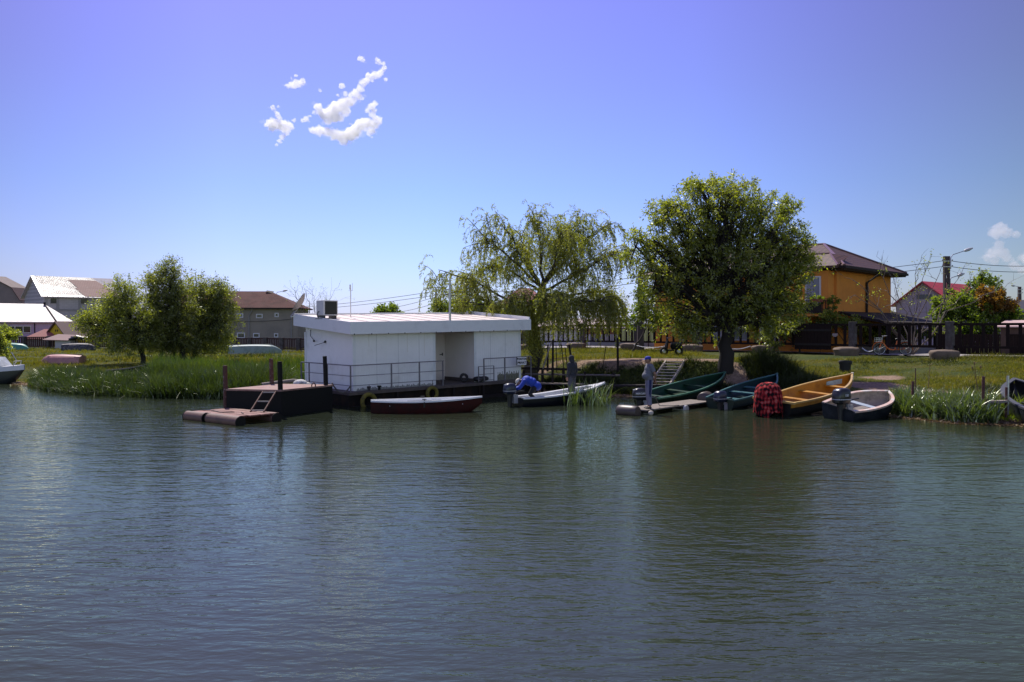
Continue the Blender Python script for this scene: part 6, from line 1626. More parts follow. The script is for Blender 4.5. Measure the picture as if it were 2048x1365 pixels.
def bare_tree(name, label, base, Y, ends, r0, seed, mat, twigs=7, bend=0.12, leaves=None):
    g = np.random.default_rng(seed); bx, by = base; bz = gz(bx, by) - 0.1
    root = thing(name, label, 'tree', (bx, by, bz), group='bare trees'); O = np.array([bx, by, bz]); b = MB(); LV = []; nv = 0
    for (px, py, dY) in ends:
        e_ = np.array(at(px, py, Y + dY)); l_ = wander(O, e_, g, 9, 0.03, bend)
        b.tube([Vector(p - O) for p in l_], list(np.linspace(r0, 0.012, 9)), 6, False)
        for k in range(twigs):
            j = g.integers(3, 9); st_ = l_[min(j, 8)]
            d = unit((l_[min(j, 8)] - l_[j - 1]) / np.linalg.norm(l_[min(j, 8)] - l_[j - 1]) + g.normal(size=3) * 0.55 + [0, 0, 0.3])
            q = st_ + d * (0.4 + g.random() * 1.2) * (Y / 52)
            tw = wander(st_, q, g, 5, 0.06, 0.05)
            b.tube([Vector(p - O) for p in tw], list(np.linspace(0.014, 0.006, 5)), 4, False)
            for _ in range(3):
                s2 = tw[g.integers(1, 5)]; q2 = s2 + unit(d + g.normal(size=3) * 0.6) * (0.2 + 0.5 * g.random()) * (Y / 52)
                b.tube([Vector(s2 - O), Vector(q2 - O)], [0.008, 0.004], 3, False)
                if leaves is not None and g.random() < 0.6:
                    P = q2 + g.normal(size=(5, 3)) * 0.06; V, F = leaf_quads(P, unit(g.normal(size=(5, 3))), np.full(5, 0.10), np.full(5, 0.05), g)
                    LV.append((V - O, F + nv)); nv += len(V)
    b.build('trunk', mat, root)
    if LV: link_mesh('crown', np_mesh('crown', np.concatenate([v for v, f in LV]), np.concatenate([f for v, f in LV])), leaves, root)
    return root
bare_tree('bare_tree', 'bare twiggy tree with pale branches before the lilac red roofed house', (atx(1822, 46), 46.0), 46.0,
          [(1705, 560, 0), (1710, 590, 0.3), (1760, 545, 0.2), (1735, 600, 0), (1790, 570, 0.4), (1850, 545, 0), (1880, 545, 0.2), (1830, 550, 0.5), (1915, 560, 0), (1950, 575, 0.3), (1985, 585, 0)], 0.036, 51, m_pale_twig, 6, 0.10, lm_vine)
bare_tree('bare_tree', 'bare pale crown of a tree behind the dish and air conditioner', (atx(632, 88), 88.0), 88.0,
          [(590, 588, 0), (612, 586, 0), (628, 592, 0), (650, 590, 0), (600, 605, 0), (655, 605, 0)], 0.07, 52, m_pale_twig, 7, 0.06, lm_bush)

# --- weeping willow
def willow(base, Y, label, seed):
    g = np.random.default_rng(seed); bx, by = base; bz = gz(bx, by) - 0.2
    root = thing('weeping_willow', label, 'tree', (bx, by, bz), group='trees along the bank'); O = np.array([bx, by, bz]); tb = MB()
    fk = np.array(at(1062, 640, Y)); fk2 = np.array(at(1085, 575, Y + 0.2))
    tb.tube([Vector(p - O) for p in wander(O, fk, g, 7, 0.03)], list(np.linspace(0.42, 0.30, 7)), 11)
    tb.tube([Vector(p - O) for p in wander(fk, fk2, g, 5, 0.03)], list(np.linspace(0.28, 0.18, 5)), 9)
    LV = []; LF = []; nv = 0
    RV = []; RF = []; rn = 0
    # limbs: pixel way-points and sideways depth at the tip
    limbs = [((1062, 650), (1000, 575), (925, 545), (862, 530), -0.8), ((1062, 645), (985, 600), (920, 575), (875, 570), 1.4), ((1085, 580), (1020, 510), (985, 470), (960, 462), -0.6), ((1080, 580), (1040, 500), (1020, 460), (1005, 432), 1.0),
             ((1088, 575), (1085, 510), (1080, 460), (1072, 432), -1.2), ((1092, 575), (1120, 500), (1140, 450), (1160, 420), 0.2), ((1092, 570), (1150, 490), (1185, 450), (1215, 440), 0.9), ((1090, 590), (1160, 540), (1205, 505), (1230, 500), -0.9), ((1085, 590), (1040, 540), (1000, 520), (960, 525), 1.6),
             ((1075, 620), (1130, 590), (1190, 570), (1235, 580), 1.0), ((1070, 630), (1120, 610), (1180, 590), (1210, 600), -1.6), ((1062, 640), (1010, 620), (960, 600), (930, 600), -1.7), ((1085, 585), (1105, 530), (1120, 480), (1125, 445), -2.0), ((1085, 580), (1060, 520), (1040, 480), (1040, 450), 2.2), ((1075, 610), (1090, 590), (1110, 580), (1120, 590), -2.4), ((1065, 630), (1050, 600), (1035, 590), (1020, 600), -2.2)]
    def spl(w_, t_):
        p = [np.array(at(1062 + (w_[k][0] - 1062) * 0.95, 655 + (w_[k][1] - 655) * 0.92, Y + w_[4] * k / 3)) for k in range(4)]; p[0] = fk + (fk2 - fk) * np.clip((642 - w_[0][1]) / 65.0, 0, 1)
        a_ = (1 - t_) ** 3; b_ = 3 * (1 - t_) ** 2 * t_; c_ = 3 * (1 - t_) * t_ ** 2; d_ = t_ ** 3
        return p[0] * a_ + (p[1] * 1.0) * b_ + p[2] * c_ + p[3] * d_
    starts = []
    for w_ in limbs:
        pts_ = [spl(w_, t_) for t_ in np.linspace(0, 1, 10)]
        pts_ = [p + g.normal(size=3) * 0.05 for p in pts_]
        tb.tube([Vector(p - O) for p in pts_], list(np.linspace(0.075, 0.016, 10)), 6, False)
        for _ in range(11):
            t_ = 0.25 + 0.75 * g.random(); s_ = spl(w_, t_); d = unit(spl(w_, min(t_ + 0.05, 1.05)) - spl(w_, t_ - 0.05))
            d = unit(d + g.normal(size=3) * 0.5 + [0, 0, 0.25])
            l_ = 0.7 + 0.9 * g.random(); br_ = []
            p = s_.copy(); dd = d.copy()
            for k in range(7):
                br_.append(p.copy()); p = p + dd * l_ / 6; dd = unit(dd + [0, 0, -0.13] + g.normal(size=3) * 0.08)
            tb.tube([Vector(q - O) for q in br_], list(np.linspace(0.024, 0.008, 7)), 4, False)
            for q in range(2, 7): starts.append((br_[q], dd))
            starts.append((s_, d))
    starts += [(spl(w_, 0.3 + 0.7 * g.random()), g.normal(size=3)) for w_ in limbs for _ in range(8)]
    for s_, d0 in starts:
        for _ in range(1 + (g.random() < 0.95)):
            # longer curtains low on the right side, short wisps on top
            fx = (s_[0] - O[0]); low = np.clip((4.9 - (s_[2])) / 3.0, 0, 1)
            L_ = (0.55 + 1.0 * g.random()) * (0.8 + 0.5 * low) * (1.25 if fx > 0.6 else 0.85)
            n_ = 11; p = s_ + g.normal(size=3) * 0.05; d = unit(unit(np.asarray(d0)) * 0.6 + g.normal(size=3) * 0.5 + [0, 0, 0.15]); pts_ = []
            for k in range(n_):
                pts_.append(p.copy()); p = p + d * L_ / (n_ - 1); d = unit(d + np.array([0, 0, -0.34]) + g.normal(size=3) * 0.06)
            pts_ = np.array(pts_); side = unit(np.cross(pts_[-1] - pts_[0], [0.3, 1, 0.2]))[None] * 0.005
            RV.append(np.concatenate([pts_ - side, pts_ + side]) - O); i_ = np.arange(n_ - 1)
            RF.append(np.stack([i_, i_ + 1, i_ + 1 + n_, i_ + n_], 1) + rn); rn += 2 * n_
            nl = int(34 * L_ * (1.0 + 0.8 * low)); t_ = g.random(nl) * (n_ - 1.01); k = t_.astype(int); fr_ = (t_ - k)[:, None]
            P = pts_[k] * (1 - fr_) + pts_[k + 1] * fr_ + g.normal(size=(nl, 3)) * 0.02
            A = unit(unit(pts_[k + 1] - pts_[k]) * 0.7 + g.normal(size=(nl, 3)) * 0.55 + [0, 0, -0.35])
            V, F = leaf_quads(P, A, 0.135 * (0.6 + 0.7 * g.random(nl)), 0.034 * (0.7 + 0.6 * g.random(nl)), g)
            LV.append(V - O); LF.append(F + nv); nv += len(V)
    # close leaf masses round the forks and along the lower right side
    for (px, py, rx, rz, dY, nn) in ((1085, 620, 60, 40, -0.6, 2600), (1130, 625, 55, 50, 0.3, 2400), (1065, 655, 45, 40, -1.1, 2200), (1200, 600, 35, 60, 0.2, 1500), (1165, 560, 40, 60, 0.6, 1400), (1030, 640, 50, 30, 0.2, 1400), (1070, 690, 25, 40, -0.8, 1000), (1110, 540, 60, 50, 0.3, 1800), (1040, 540, 60, 45, -0.3, 1500), (1215, 560, 25, 60, -0.4, 1100), (1180, 500, 40, 45, 0.2, 1000), (960, 560, 60, 30, 0.2, 900), (1100, 480, 60, 35, 0, 1100), (1235, 610, 20, 45, 0.3, 900)):
        c = np.array(at(px, py, Y + dY)); s_ = Y / FP; nb = nn // 22
        cc = c + unit(g.normal(size=(nb, 3))) * (g.random(nb) ** 0.5)[:, None] * np.array([rx * s_, rx * s_, rz * s_])
        P = (cc[:, None, :] + g.normal(size=(nb, 22, 3)) * [0.10, 0.10, 0.26]).reshape(-1, 3)
        A = unit(g.normal(size=P.shape) * 0.6 + [0, 0, -0.8]); V, F = leaf_quads(P, A, 0.135 * (0.6 + 0.7 * g.random(len(P))), 0.034 * (0.7 + 0.6 * g.random(len(P))), g)
        LV.append(V - O); LF.append(F + nv); nv += len(V)
    tb.build('trunk', m_bark, root, True)
    link_mesh('strands', np_mesh('strands', np.concatenate(RV), np.concatenate(RF)), m_twig, root)
    link_mesh('crown', np_mesh('crown', np.concatenate(LV), np.concatenate(LF)), lm_willow, root)
willow((0.92, 41.5), 41.0, 'airy weeping willow behind the right end of the cabin', 61)

# ================================================================== reeds, irises and grass
def blade_mesh(P, Hh, Ww, lean, g, n_=4, curl=1.0):
    """tapering bent blades: P roots (n,3), heights, widths, lean (n,2)"""
    m_ = len(P); t_ = np.linspace(0, 1, n_ + 1)
    side = unit(np.concatenate([g.normal(size=(m_, 2)), np.zeros((m_, 1))], 1))
    V = np.zeros((m_, (n_ + 1) * 2, 3), np.float32)
    for k, t in enumerate(t_):
        c = P.copy(); bend = (t ** 2)[..., None] if np.ndim(t) else t ** 2
        c[:, :2] += lean * bend * Hh[:, None]
        drop = curl * np.linalg.norm(lean, axis=1) ** 2 * t ** 3 * 0.35
        c[:, 2] += Hh * (t - drop)
        wd_ = Ww * (1 - t ** 2.2) * (0.6 + 0.4 * min(t * 4, 1)) + 0.0012
        V[:, 2 * k] = c - side * wd_[:, None] / 2; V[:, 2 * k + 1] = c + side * wd_[:, None] / 2
    base = (np.arange(m_) * (n_ + 1) * 2)[:, None]
    F = np.concatenate([base + np.array([[2 * k, 2 * k + 1, 2 * k + 3, 2 * k + 2]]) for k in range(n_)], 1).reshape(-1, 4)
    return V.reshape(-1, 3), F

def shore_pts(px0, px1, n_, d0, d1, g, pw=1.0):
    """random ground points between distances d0..d1 from the waterline, over the stretch of bank between two pixel columns"""
    out = []
    while len(out) < n_:
        X = g.uniform(-32, 22, 6000); Yv = g.uniform(22, 56, 6000)
        pxs = 1024 + FP * X / Yv
        ok = (pxs > px0) & (pxs < px1)
        X, Yv = X[ok], Yv[ok]
        d = shore_dist(X, Yv); ok = (d > d0) & (d < d1) & (g.random(len(d)) < 1 - ((d - d0) / (d1 - d0)) ** 2 * pw)
        out += list(zip(X[ok], Yv[ok], d[ok]))
    return np.array(out[:n_])

lm_reed = leaf_mat('reed_blades', [(0.018, 0.032, 0.008), (0.034, 0.058, 0.012), (0.075, 0.10, 0.024)], trans=0.25, gloss=0.10, rough=0.30, nscale=0.9)
lm_iris = leaf_mat('iris_blades', [(0.035, 0.065, 0.018), (0.065, 0.10, 0.028), (0.12, 0.15, 0.05)], trans=0.32, gloss=0.22, rough=0.3, nscale=0.9)
lm_grass = leaf_mat('meadow_grass', [(0.040, 0.056, 0.007), (0.080, 0.090, 0.011), (0.13, 0.118, 0.020), (0.20, 0.16, 0.048)], trans=0.35, gloss=0.04, nscale=0.5)
g = np.random.default_rng(71)
def reeds(label_name, pts, h0, h1, mat, w0=0.022, w1=0.034, lean=0.35, tuft=5, seed=1, n_=4):
    g = np.random.default_rng(seed)
    P = np.repeat(pts[:, :2], tuft, 0) + g.normal(size=(len(pts) * tuft, 2)) * 0.07
    z = np.maximum(ground_z(P[:, 0], P[:, 1]), -0.25)
    P3 = np.concatenate([P, z[:, None]], 1)
    hh = g.uniform(h0, h1, len(P)) * (0.75 + 0.35 * np.clip(fbm(P[:, 0] * 2, P[:, 1] * 2, 5) * 0.5 + 0.5, 0, 1))
    V, F = blade_mesh(P3, hh, g.uniform(w0, w1, len(P)), g.normal(size=(len(P), 2)) * lean, g, n_)
    o = link_mesh(label_name, np_mesh(label_name, V, F), mat)
    return tag(o, kind='stuff')
# left reed bed, shorter at its left end, with a fresh green stand on the bank behind
pts_ = shore_pts(85, 310, 2300, -1.0, 2.2, g, 0.4); reeds('reeds', pts_, 0.55, 1.05, lm_reed, 0.026, 0.042, lean=0.5, seed=2)
pts_ = shore_pts(300, 575, 2700, -1.1, 2.4, g, 0.4); reeds('reeds', pts_, 0.75, 1.35, lm_reed, 0.026, 0.042, lean=0.4, seed=12)
pts_ = shore_pts(300, 620, 2400, 1.5, 6.0, g, 0.5); reeds('reeds', pts_, 0.6, 1.15, leaf_mat('fresh_reed_blades', [(0.020, 0.045, 0.006), (0.040, 0.072, 0.010), (0.085, 0.105, 0.018)], trans=0.35, gloss=0.07), lean=0.22, seed=3)
pts_ = shore_pts(60, 130, 260, -0.5, 1.8, g, 0.4); reeds('reeds', pts_, 0.35, 0.7, lm_reed, lean=0.4, seed=4)
# irises on the right and by the willow boat
pts_ = shore_pts(1786, 1985, 560, -0.35, 1.5, g, 0.3); reeds('irises', pts_, 0.55, 0.95, lm_iris, 0.03, 0.05, 0.5, 6, seed=5, n_=5)
pts_ = np.array([(x, y, 0) for x, y in zip(g.uniform(2.0, 3.5, 75), g.uniform(30.8, 32.0, 75))]); ok = (pts_[:, 1] < 30.9 + (pts_[:, 0] - 1.6) * 0.55); reeds('irises', pts_[ok], 0.75, 1.25, lm_iris, 0.022, 0.036, 0.35, 4, seed=6, n_=5)
# leafy tangle along the shady shore between the boats
def ground_tufts(name, n_, box, hgt, wid, lean, mat, seed, cond=None, tuft=6, dens=None):
    g = np.random.default_rng(seed); P = np.zeros((0, 2))
    while len(P) < n_:
        q = np.stack([g.uniform(box[0], box[1], n_), g.uniform(box[2], box[3], n_)], 1)
        d = shore_dist(q[:, 0], q[:, 1]); ok = d > 0.15
        pxs = 1024 + FP * q[:, 0] / q[:, 1]; ok &= (pxs > -60) & (pxs < 2110)
        if cond is not None: ok &= cond(q[:, 0], q[:, 1], d, g)
        P = np.concatenate([P, q[ok]])
    P = P[:n_]; P = np.repeat(P, tuft, 0) + g.normal(size=(n_ * tuft, 2)) * 0.05
    z = ground_z(P[:, 0], P[:, 1]) - 0.01
    hh = (hgt[0] + (hgt[1] - hgt[0]) * g.random(len(P)) ** 1.6) * np.clip(0.75 + 0.75 * fbm(P[:, 0] * 1.7, P[:, 1] * 1.7, 21), 0.3, 2.1)
    V, F = blade_mesh(np.concatenate([P, z[:, None]], 1), hh, g.uniform(wid[0], wid[1], len(P)), g.normal(size=(len(P), 2)) * lean, g, 2)
    return tag(link_mesh(name, np_mesh(name, V, F), mat), kind='stuff')
bare_spots = [(6.8, 41.0, 4.0, 1.3), (5.6, 39.6, 1.5, 1.1), (14.3, 33.5, .9, 2.0), (15.0, 30.2, 1.2, 1.9), (13.9, 29.8, .7, 1.2), (16.0, 36.5, 1, 1), (9.9, 37.3, .5, 2.2)]
def not_bare(X, Y_, d, g):
    k = np.ones(len(X), bool)
    for cx_, cy_, rx, ry in bare_spots: k &= (((X - cx_) / rx) ** 2 + ((Y_ - cy_) / ry) ** 2 > 0.8 + 0.5 * g.random(len(X)))
    k &= (fbm(X * 1.3, Y_ * 1.3, 8) + g.normal(size=len(X)) * 0.5 > -0.9)
    rel_ = (X - FENCE_C.x) * FN.x + (Y_ - FENCE_C.y) * FN.y
    k &= (rel_ < 0.9) | (rel_ > 5.3)
    return k
ground_tufts('grass', 15000, (10, 27, 24, 43), (0.05, 0.20), (0.010, 0.020), 0.6, lm_grass, 81, not_bare)
ground_tufts('grass', 9000, (-1, 11, 35, 62), (0.06, 0.26), (0.012, 0.022), 0.5, lm_grass, 82, not_bare)
ground_tufts('grass', 16000, (-36, -2, 37, 62), (0.06, 0.24), (0.014, 0.026), 0.5, lm_grass, 83, not_bare)
ground_tufts('grass', 9000, (-58, -8, 58, 92), (0.08, 0.26), (0.025, 0.045), 0.5, lm_grass, 84, not_bare, tuft=5)
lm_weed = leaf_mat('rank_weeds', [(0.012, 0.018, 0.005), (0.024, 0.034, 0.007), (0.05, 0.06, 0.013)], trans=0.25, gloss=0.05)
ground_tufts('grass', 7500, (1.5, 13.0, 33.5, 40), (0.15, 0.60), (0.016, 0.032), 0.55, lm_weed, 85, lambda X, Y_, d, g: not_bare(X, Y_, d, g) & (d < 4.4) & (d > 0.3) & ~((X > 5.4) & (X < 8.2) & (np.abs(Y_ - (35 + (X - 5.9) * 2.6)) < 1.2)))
ground_tufts('grass', 1500, (11, 26, 26, 42), (0.12, 0.42), (0.014, 0.030), 0.7, lm_weed, 87, lambda X, Y_, d, g: not_bare(X, Y_, d, g) & (fbm(X * 1.2, Y_ * 1.2, 33) > 0.55))
ground_tufts('grass', 1100, (-34, -4, 42, 70), (0.15, 0.40), (0.018, 0.034), 0.6, lm_weed, 88, lambda X, Y_, d, g: not_bare(X, Y_, d, g) & (fbm(X * 0.9, Y_ * 0.9, 34) > 0.6))
ground_tufts('grass', 900, (14, 24, 24.0, 27.5), (0.2, 0.5), (0.014, 0.026), 0.5, lm_bush, 86, lambda X, Y_, d, g: d < 1.6)
# dead seed stalks in the irises
for lab, px_, y0_, y1_, Y_ in (('tall dry stalk with a bent tip rising from the iris bed', 1857, 775, 730, 27.6), ('dry branching stalk beside the right jetty posts', 1957, 800, 727, 26.6)):
    b = MB(); A_ = at(px_, y0_, Y_); C_ = at(px_ + (3 if px_ < 1900 else -8), y1_, Y_)
    b.tube([A_, A_.lerp(C_, 0.6), C_, C_ + Vector((0.08, 0, 0.03))], [0.016, 0.012, 0.009, 0.014], 5)
    if px_ > 1900:
        q = A_.lerp(C_, 0.55); b.tube([q, q + Vector((-0.12, 0, 0.38))], [0.008, 0.006], 4); b.tube([q + Vector((0.05, 0, 0)), q + Vector((0.14, 0, 0.4))], [0.008, 0.006], 4)
        for s_ in (q + Vector((-0.12, 0, 0.38)), q + Vector((0.14, 0, 0.4)), C_): b.ball(s_, (0.03, 0.03, 0.06), 6, 4)
    tag(b.build('dry_stalk', M('dry_stalk', (0.22, 0.15, 0.06), 0.9, 0.2, 5) if px_ < 1900 else bpy.data.materials['dry_stalk'], None, True), lab, 'plant')
# drift of dead reed at the water's edge
def litter(name, n_, px0, px1, d0, d1, seed):
    g = np.random.default_rng(seed); p_ = shore_pts(px0, px1, n_, d0, d1, g, 0.2)
    P = np.stack([p_[:, 0], p_[:, 1], np.maximum(ground_z(p_[:, 0], p_[:, 1]), 0) + g.uniform(0.005, 0.03, n_)], 1)
    A = unit(np.concatenate([g.normal(size=(n_, 2)), g.normal(size=(n_, 1)) * 0.12], 1))
    V, F = leaf_quads(P, A, g.uniform(0.05, 0.22, n_), g.uniform(0.015, 0.04, n_), g)
    return tag(link_mesh(name, np_mesh(name, V, F), leaf_mat('dead_reed_' + str(seed), [(0.07, 0.045, 0.025), (0.16, 0.10, 0.055), (0.34, 0.26, 0.17)], trans=0.1, gloss=0.05)), kind='stuff')
litter('debris', 2600, 1770, 2060, -0.75, 0.35, 91)
litter('debris', 1200, 1040, 1500, -0.8, 0.5, 92)
litter('debris', 700, 20, 200, -0.5, 0.2, 93)
# ================================================================== people
m_skin = M('weathered_skin', (0.30, 0.16, 0.105), 0.55, 0.08, 8)
m_hair = M('dark_grey_hair', (0.03, 0.026, 0.024), 0.8, 0.2, 20)

def V3(*a): return Vector(a)
def hand(mb, wrist, d, curl, side, k=1.0):
    """palm, four unequal bent fingers and a thumb; d: direction of the hand, curl: direction the fingers close to, side: towards the thumb"""
    d = Vector(d).normalized(); c = Vector(curl); c = (c - d * c.dot(d)).normalized(); s_ = Vector(side); s_ = (s_ - d * s_.dot(d) - c * s_.dot(c)).normalized()
    w_ = Vector(wrist)
    mb.tube([w_ - d * 0.02, w_ + d * 0.03 * k, w_ + d * 0.09 * k], [0.027 * k, 0.036 * k, 0.034 * k], 8)
    for i, l_ in enumerate((0.072, 0.080, 0.075, 0.058)):
        o = w_ + d * 0.085 * k + s_ * (0.030 - 0.020 * i) * k
        mb.tube([o, o + (d * 0.8 + c * 0.35).normalized() * l_ * 0.5 * k, o + (d * 0.8 + c * 0.35).normalized() * l_ * 0.5 * k + (d * 0.35 + c * 0.9).normalized() * l_ * 0.5 * k], [0.0105 * k, 0.0100 * k, 0.0085 * k], 6)
    o = w_ + d * 0.03 * k + s_ * 0.030 * k
    mb.tube([o, o + (d * 0.5 + s_ * 0.7 + c * 0.2).normalized() * 0.04 * k, o + (d * 0.5 + s_ * 0.7 + c * 0.2).normalized() * 0.04 * k + (d * 0.8 + c * 0.5).normalized() * 0.03 * k], [0.014 * k, 0.012 * k, 0.009 * k], 6)

def person(label, loc, rotz, J, cloth, group='men by the water'):
    """J: joints in metres, x ahead, y to the left, z up; cloth: materials and cuts"""
    p_ = thing('person', label, 'person', loc, rotz, group)
    pel, wai, che, nec, hea = (Vector(J[k]) for k in ('pelvis', 'waist', 'chest', 'neck', 'head'))
    tdir = (che - pel).normalized(); rm = tdir.to_track_quat('Z', 'X').to_matrix()
    # orientation: local y stays the person's left
    yl = Vector((0, 1, 0)); xl = yl.cross(tdir).normalized(); rm = Matrix((xl, yl, tdir)).transposed()
    hd_ = (Vector(J['face'])).normalized(); hup = Vector(J.get('headup', (0, 0, 1))).normalized(); hy = hup.cross(hd_).normalized(); hup = hd_.cross(hy); hm = Matrix((hd_, hy, hup)).transposed()
    b = MB()
    def H(x, y, z): return hea + hm @ Vector((x, y, z))
    b.ball(hea, (0.098, 0.076, 0.112), 16, 12, hm); b.ball(H(0.02, 0, -0.055), (0.068, 0.058, 0.062), 12, 9, hm); b.ball(H(0.075, 0, -0.085), (0.022, 0.026, 0.018), 8, 6, hm)
    b.tube([H(0.088, 0, 0.015), H(0.108, 0, -0.018), H(0.118, 0, -0.034), H(0.098, 0, -0.040)], [0.010, 0.013, 0.016, 0.012], 7)
    for s_ in (1, -1): b.ball(H(-0.005, 0.078 * s_, -0.015), (0.022, 0.010, 0.032), 8, 6, hm)
    b.tube([H(0.086, -0.022, -0.062), H(0.092, 0, -0.061), H(0.086, 0.022, -0.062)], 0.009, 5)
    b.tube([nec - tdir * 0.05, nec + (hea - nec) * 0.3, hea - (hea - nec) * 0.35], [0.066, 0.057, 0.058], 10)
    b.ball(pel, (0.105, 0.155, 0.11), 12, 8, rm); b.ball(wai, (0.115 + J.get('belly', 0) * 0.6, 0.145, 0.13), 12, 8, rm); b.ball(che, (0.115, 0.165, 0.15), 12, 8, rm); b.ball(che + tdir * 0.10, (0.085, 0.16, 0.07), 12, 8, rm)
    for s_ in ('L', 'R'):
        sh, el_, wr = (Vector(J[k + s_]) for k in ('sh', 'el', 'wr')); hp, kn, an = (Vector(J[k + s_]) for k in ('hip', 'kn', 'an'))
        b.tube([sh, sh.lerp(el_, 0.5), el_, el_.lerp(wr, 0.3), wr], [0.055, 0.047, 0.039, 0.040, 0.027], 9); b.ball(sh, 0.058)
        b.tube([hp, hp.lerp(kn, 0.4), kn, kn.lerp(an, 0.35), an], [0.085, 0.077, 0.056, 0.056, 0.037], 10); b.ball(hp, 0.088)
        sd_ = 1 if s_ == 'L' else -1
        hand(b, wr, J['hand' + s_], J['curl' + s_], J['thumb' + s_])
        ft = Vector(J.get('foot' + s_, (1, 0, 0))).normalized(); b.tube([an + V3(0, 0, -0.02), an + ft * 0.08 + V3(0, 0, -0.045)], [0.036, 0.03], 7)
    b.fused('body', m_skin, p_, voxel=0.0085, smooth=3)
    # eyes
    b = MB()
    for s_ in (1, -1): b.ball(H(0.083, 0.030 * s_, 0.012), (0.010, 0.014, 0.008), 8, 6, hm)
    b.build('eyes', m_hair, p_, True)
    # upper garment
    slv = cloth.get('sleeve', 0.55); ex = cloth.get('loose', 0.022); b = MB()
    be = J.get('belly', 0)
    b.ball(che, (0.125 + ex, 0.175 + ex, 0.16), 14, 9, rm); b.ball(che + tdir * 0.095, (0.095 + ex * 0.5, 0.165 + ex * 0.4, 0.075), 14, 9, rm); b.ball(wai + rm @ V3(be * 0.7, 0, 0), (0.125 + ex + be * 0.5, 0.158 + ex, 0.15), 14, 9, rm)
    b.ball(wai.lerp(che, 0.5), (0.128 + ex + be * 0.2, 0.165 + ex, 0.14), 14, 9, rm); b.ball(pel + tdir * cloth.get('hem', 0.05), (0.12 + ex, 0.165 + ex, 0.07 + cloth.get('hemlen', 0.02)), 14, 9, rm)
    b.tube([nec - tdir * 0.05, nec + tdir * cloth.get('collar', 0.0)], [0.085, 0.072], 12)
    for s_ in ('L', 'R'):
        sh, el_, wr = (Vector(J[k + s_]) for k in ('sh', 'el', 'wr'))
        b.ball(sh, 0.070 + ex * 0.4)
        if slv <= 1: b.tube([sh, sh.lerp(el_, slv)], [0.070 + ex * 0.3, 0.064 + ex * 0.3], 10)
        else: b.tube([sh, el_, el_.lerp(wr, slv - 1)], [0.070 + ex * 0.3, 0.056 + ex * 0.3, 0.044 + ex * 0.2], 10); b.ball(el_, 0.056 + ex * 0.3)
    b.fused(cloth.get('top', 'shirt'), cloth['m_top'], p_, voxel=0.013, smooth=5)
    # trousers
    b = MB(); b.ball(pel, (0.122, 0.172, 0.115), 14, 9, rm); b.ball(pel + tdir * 0.05, (0.122, 0.165, 0.07), 14, 9, rm)
    for s_ in ('L', 'R'):
        hp, kn, an = (Vector(J[k + s_]) for k in ('hip', 'kn', 'an'))
        b.ball(hp, 0.105); b.tube([hp, hp.lerp(kn, 0.5), kn, kn.lerp(an, 0.5), an + (kn - an) * 0.06], [0.103, 0.092, 0.076, 0.070, 0.062], 12); b.ball(kn, 0.077)
    b.fused('trousers', cloth['m_leg'], p_, voxel=0.013, smooth=5)
    for s_, sd_ in (('L', 1), ('R', -1)):
        hp, kn, an = (Vector(J[k + s_]) for k in ('hip', 'kn', 'an'))
        if 'm_stripe' in cloth:
            b = MB(); o1 = V3(0.0, sd_ * 0.108, 0); o2 = V3(0.0, sd_ * 0.081, 0); o3 = V3(0.0, sd_ * 0.070, 0)
            b.loft([[q + V3(-w2, 0, 0), q + V3(w2, 0, 0), q + V3(w2, -sd_ * 0.03, 0), q + V3(-w2, -sd_ * 0.03, 0)] for q, w2 in ((hp + o1 + V3(0.02, 0, 0.05), 0.035), (hp.lerp(kn, 0.5) + V3(0.01, sd_ * 0.099, 0), 0.034), (kn + o2, 0.028), (kn.lerp(an, 0.25) + V3(0, sd_ * 0.076, 0), 0.012))])
            b.build('side_stripe', cloth['m_stripe'], p_)
        ft = Vector(J.get('foot' + s_, (1, 0, 0))).normalized(); fy = Vector((-ft.y, ft.x, 0)); fm_ = Matrix((ft, fy, Vector((0, 0, 1)))).transposed()
        b = MB(); b.ball(an + V3(0, 0, -0.045) + ft * 0.00, (0.055, 0.042, 0.045), 10, 7, fm_); b.ball(an + V3(0, 0, -0.055) + ft * 0.09, (0.095, 0.046, 0.030), 12, 7, fm_); b.ball(an + V3(0, 0, -0.05) + ft * 0.04, (0.07, 0.043, 0.042), 10, 7, fm_)
        b.fused('shoe', cloth.get('m_shoe', m_blk), p_, voxel=0.009, smooth=3)
    # hair and headgear
    if cloth.get('head') == 'hood':
        b = MB(); b.ball(H(-0.018, 0, 0.02), (0.112, 0.098, 0.125), 14, 10, hm); b.tube([H(-0.03, 0, -0.05), nec - tdir * 0.02], [0.088, 0.098], 12)
        b.fused('knit_cap', cloth['m_head'], p_, voxel=0.011, smooth=3)
    else:
        b = MB(); b.ball(H(-0.022, 0, 0.008), (0.085, 0.080, 0.098), 14, 10, hm); b.build('hair', m_hair, p_, True)
        b = MB(); rings = []
        for z, k in ((0.030, 1.0), (0.055, 1.02), (0.085, 0.93), (0.108, 0.72), (0.122, 0.40), (0.126, 0.10)):
            rings.append([H(-0.004 + 0.108 * k * math.cos(a_), 0.087 * k * math.sin(a_), z) for a_ in np.linspace(0, 2 * math.pi, 19)[:-1]])
        b.loft(rings)
        b.build('cap', cloth['m_head'], p_, True)
        b = MB(); b.loft([[H(0.085 + dx, y, 0.037 - dz) for y in (-0.07, -0.035, 0, 0.035, 0.07)] + [H(0.085 + dx, y, 0.029 - dz) for y in (0.07, 0.035, 0, -0.035, -0.07)] for dx, dz in ((0.0, 0), (0.05, 0.004), (0.082, 0.012))])
        b.build('peak', cloth['m_head'], p_, True)
    return p_

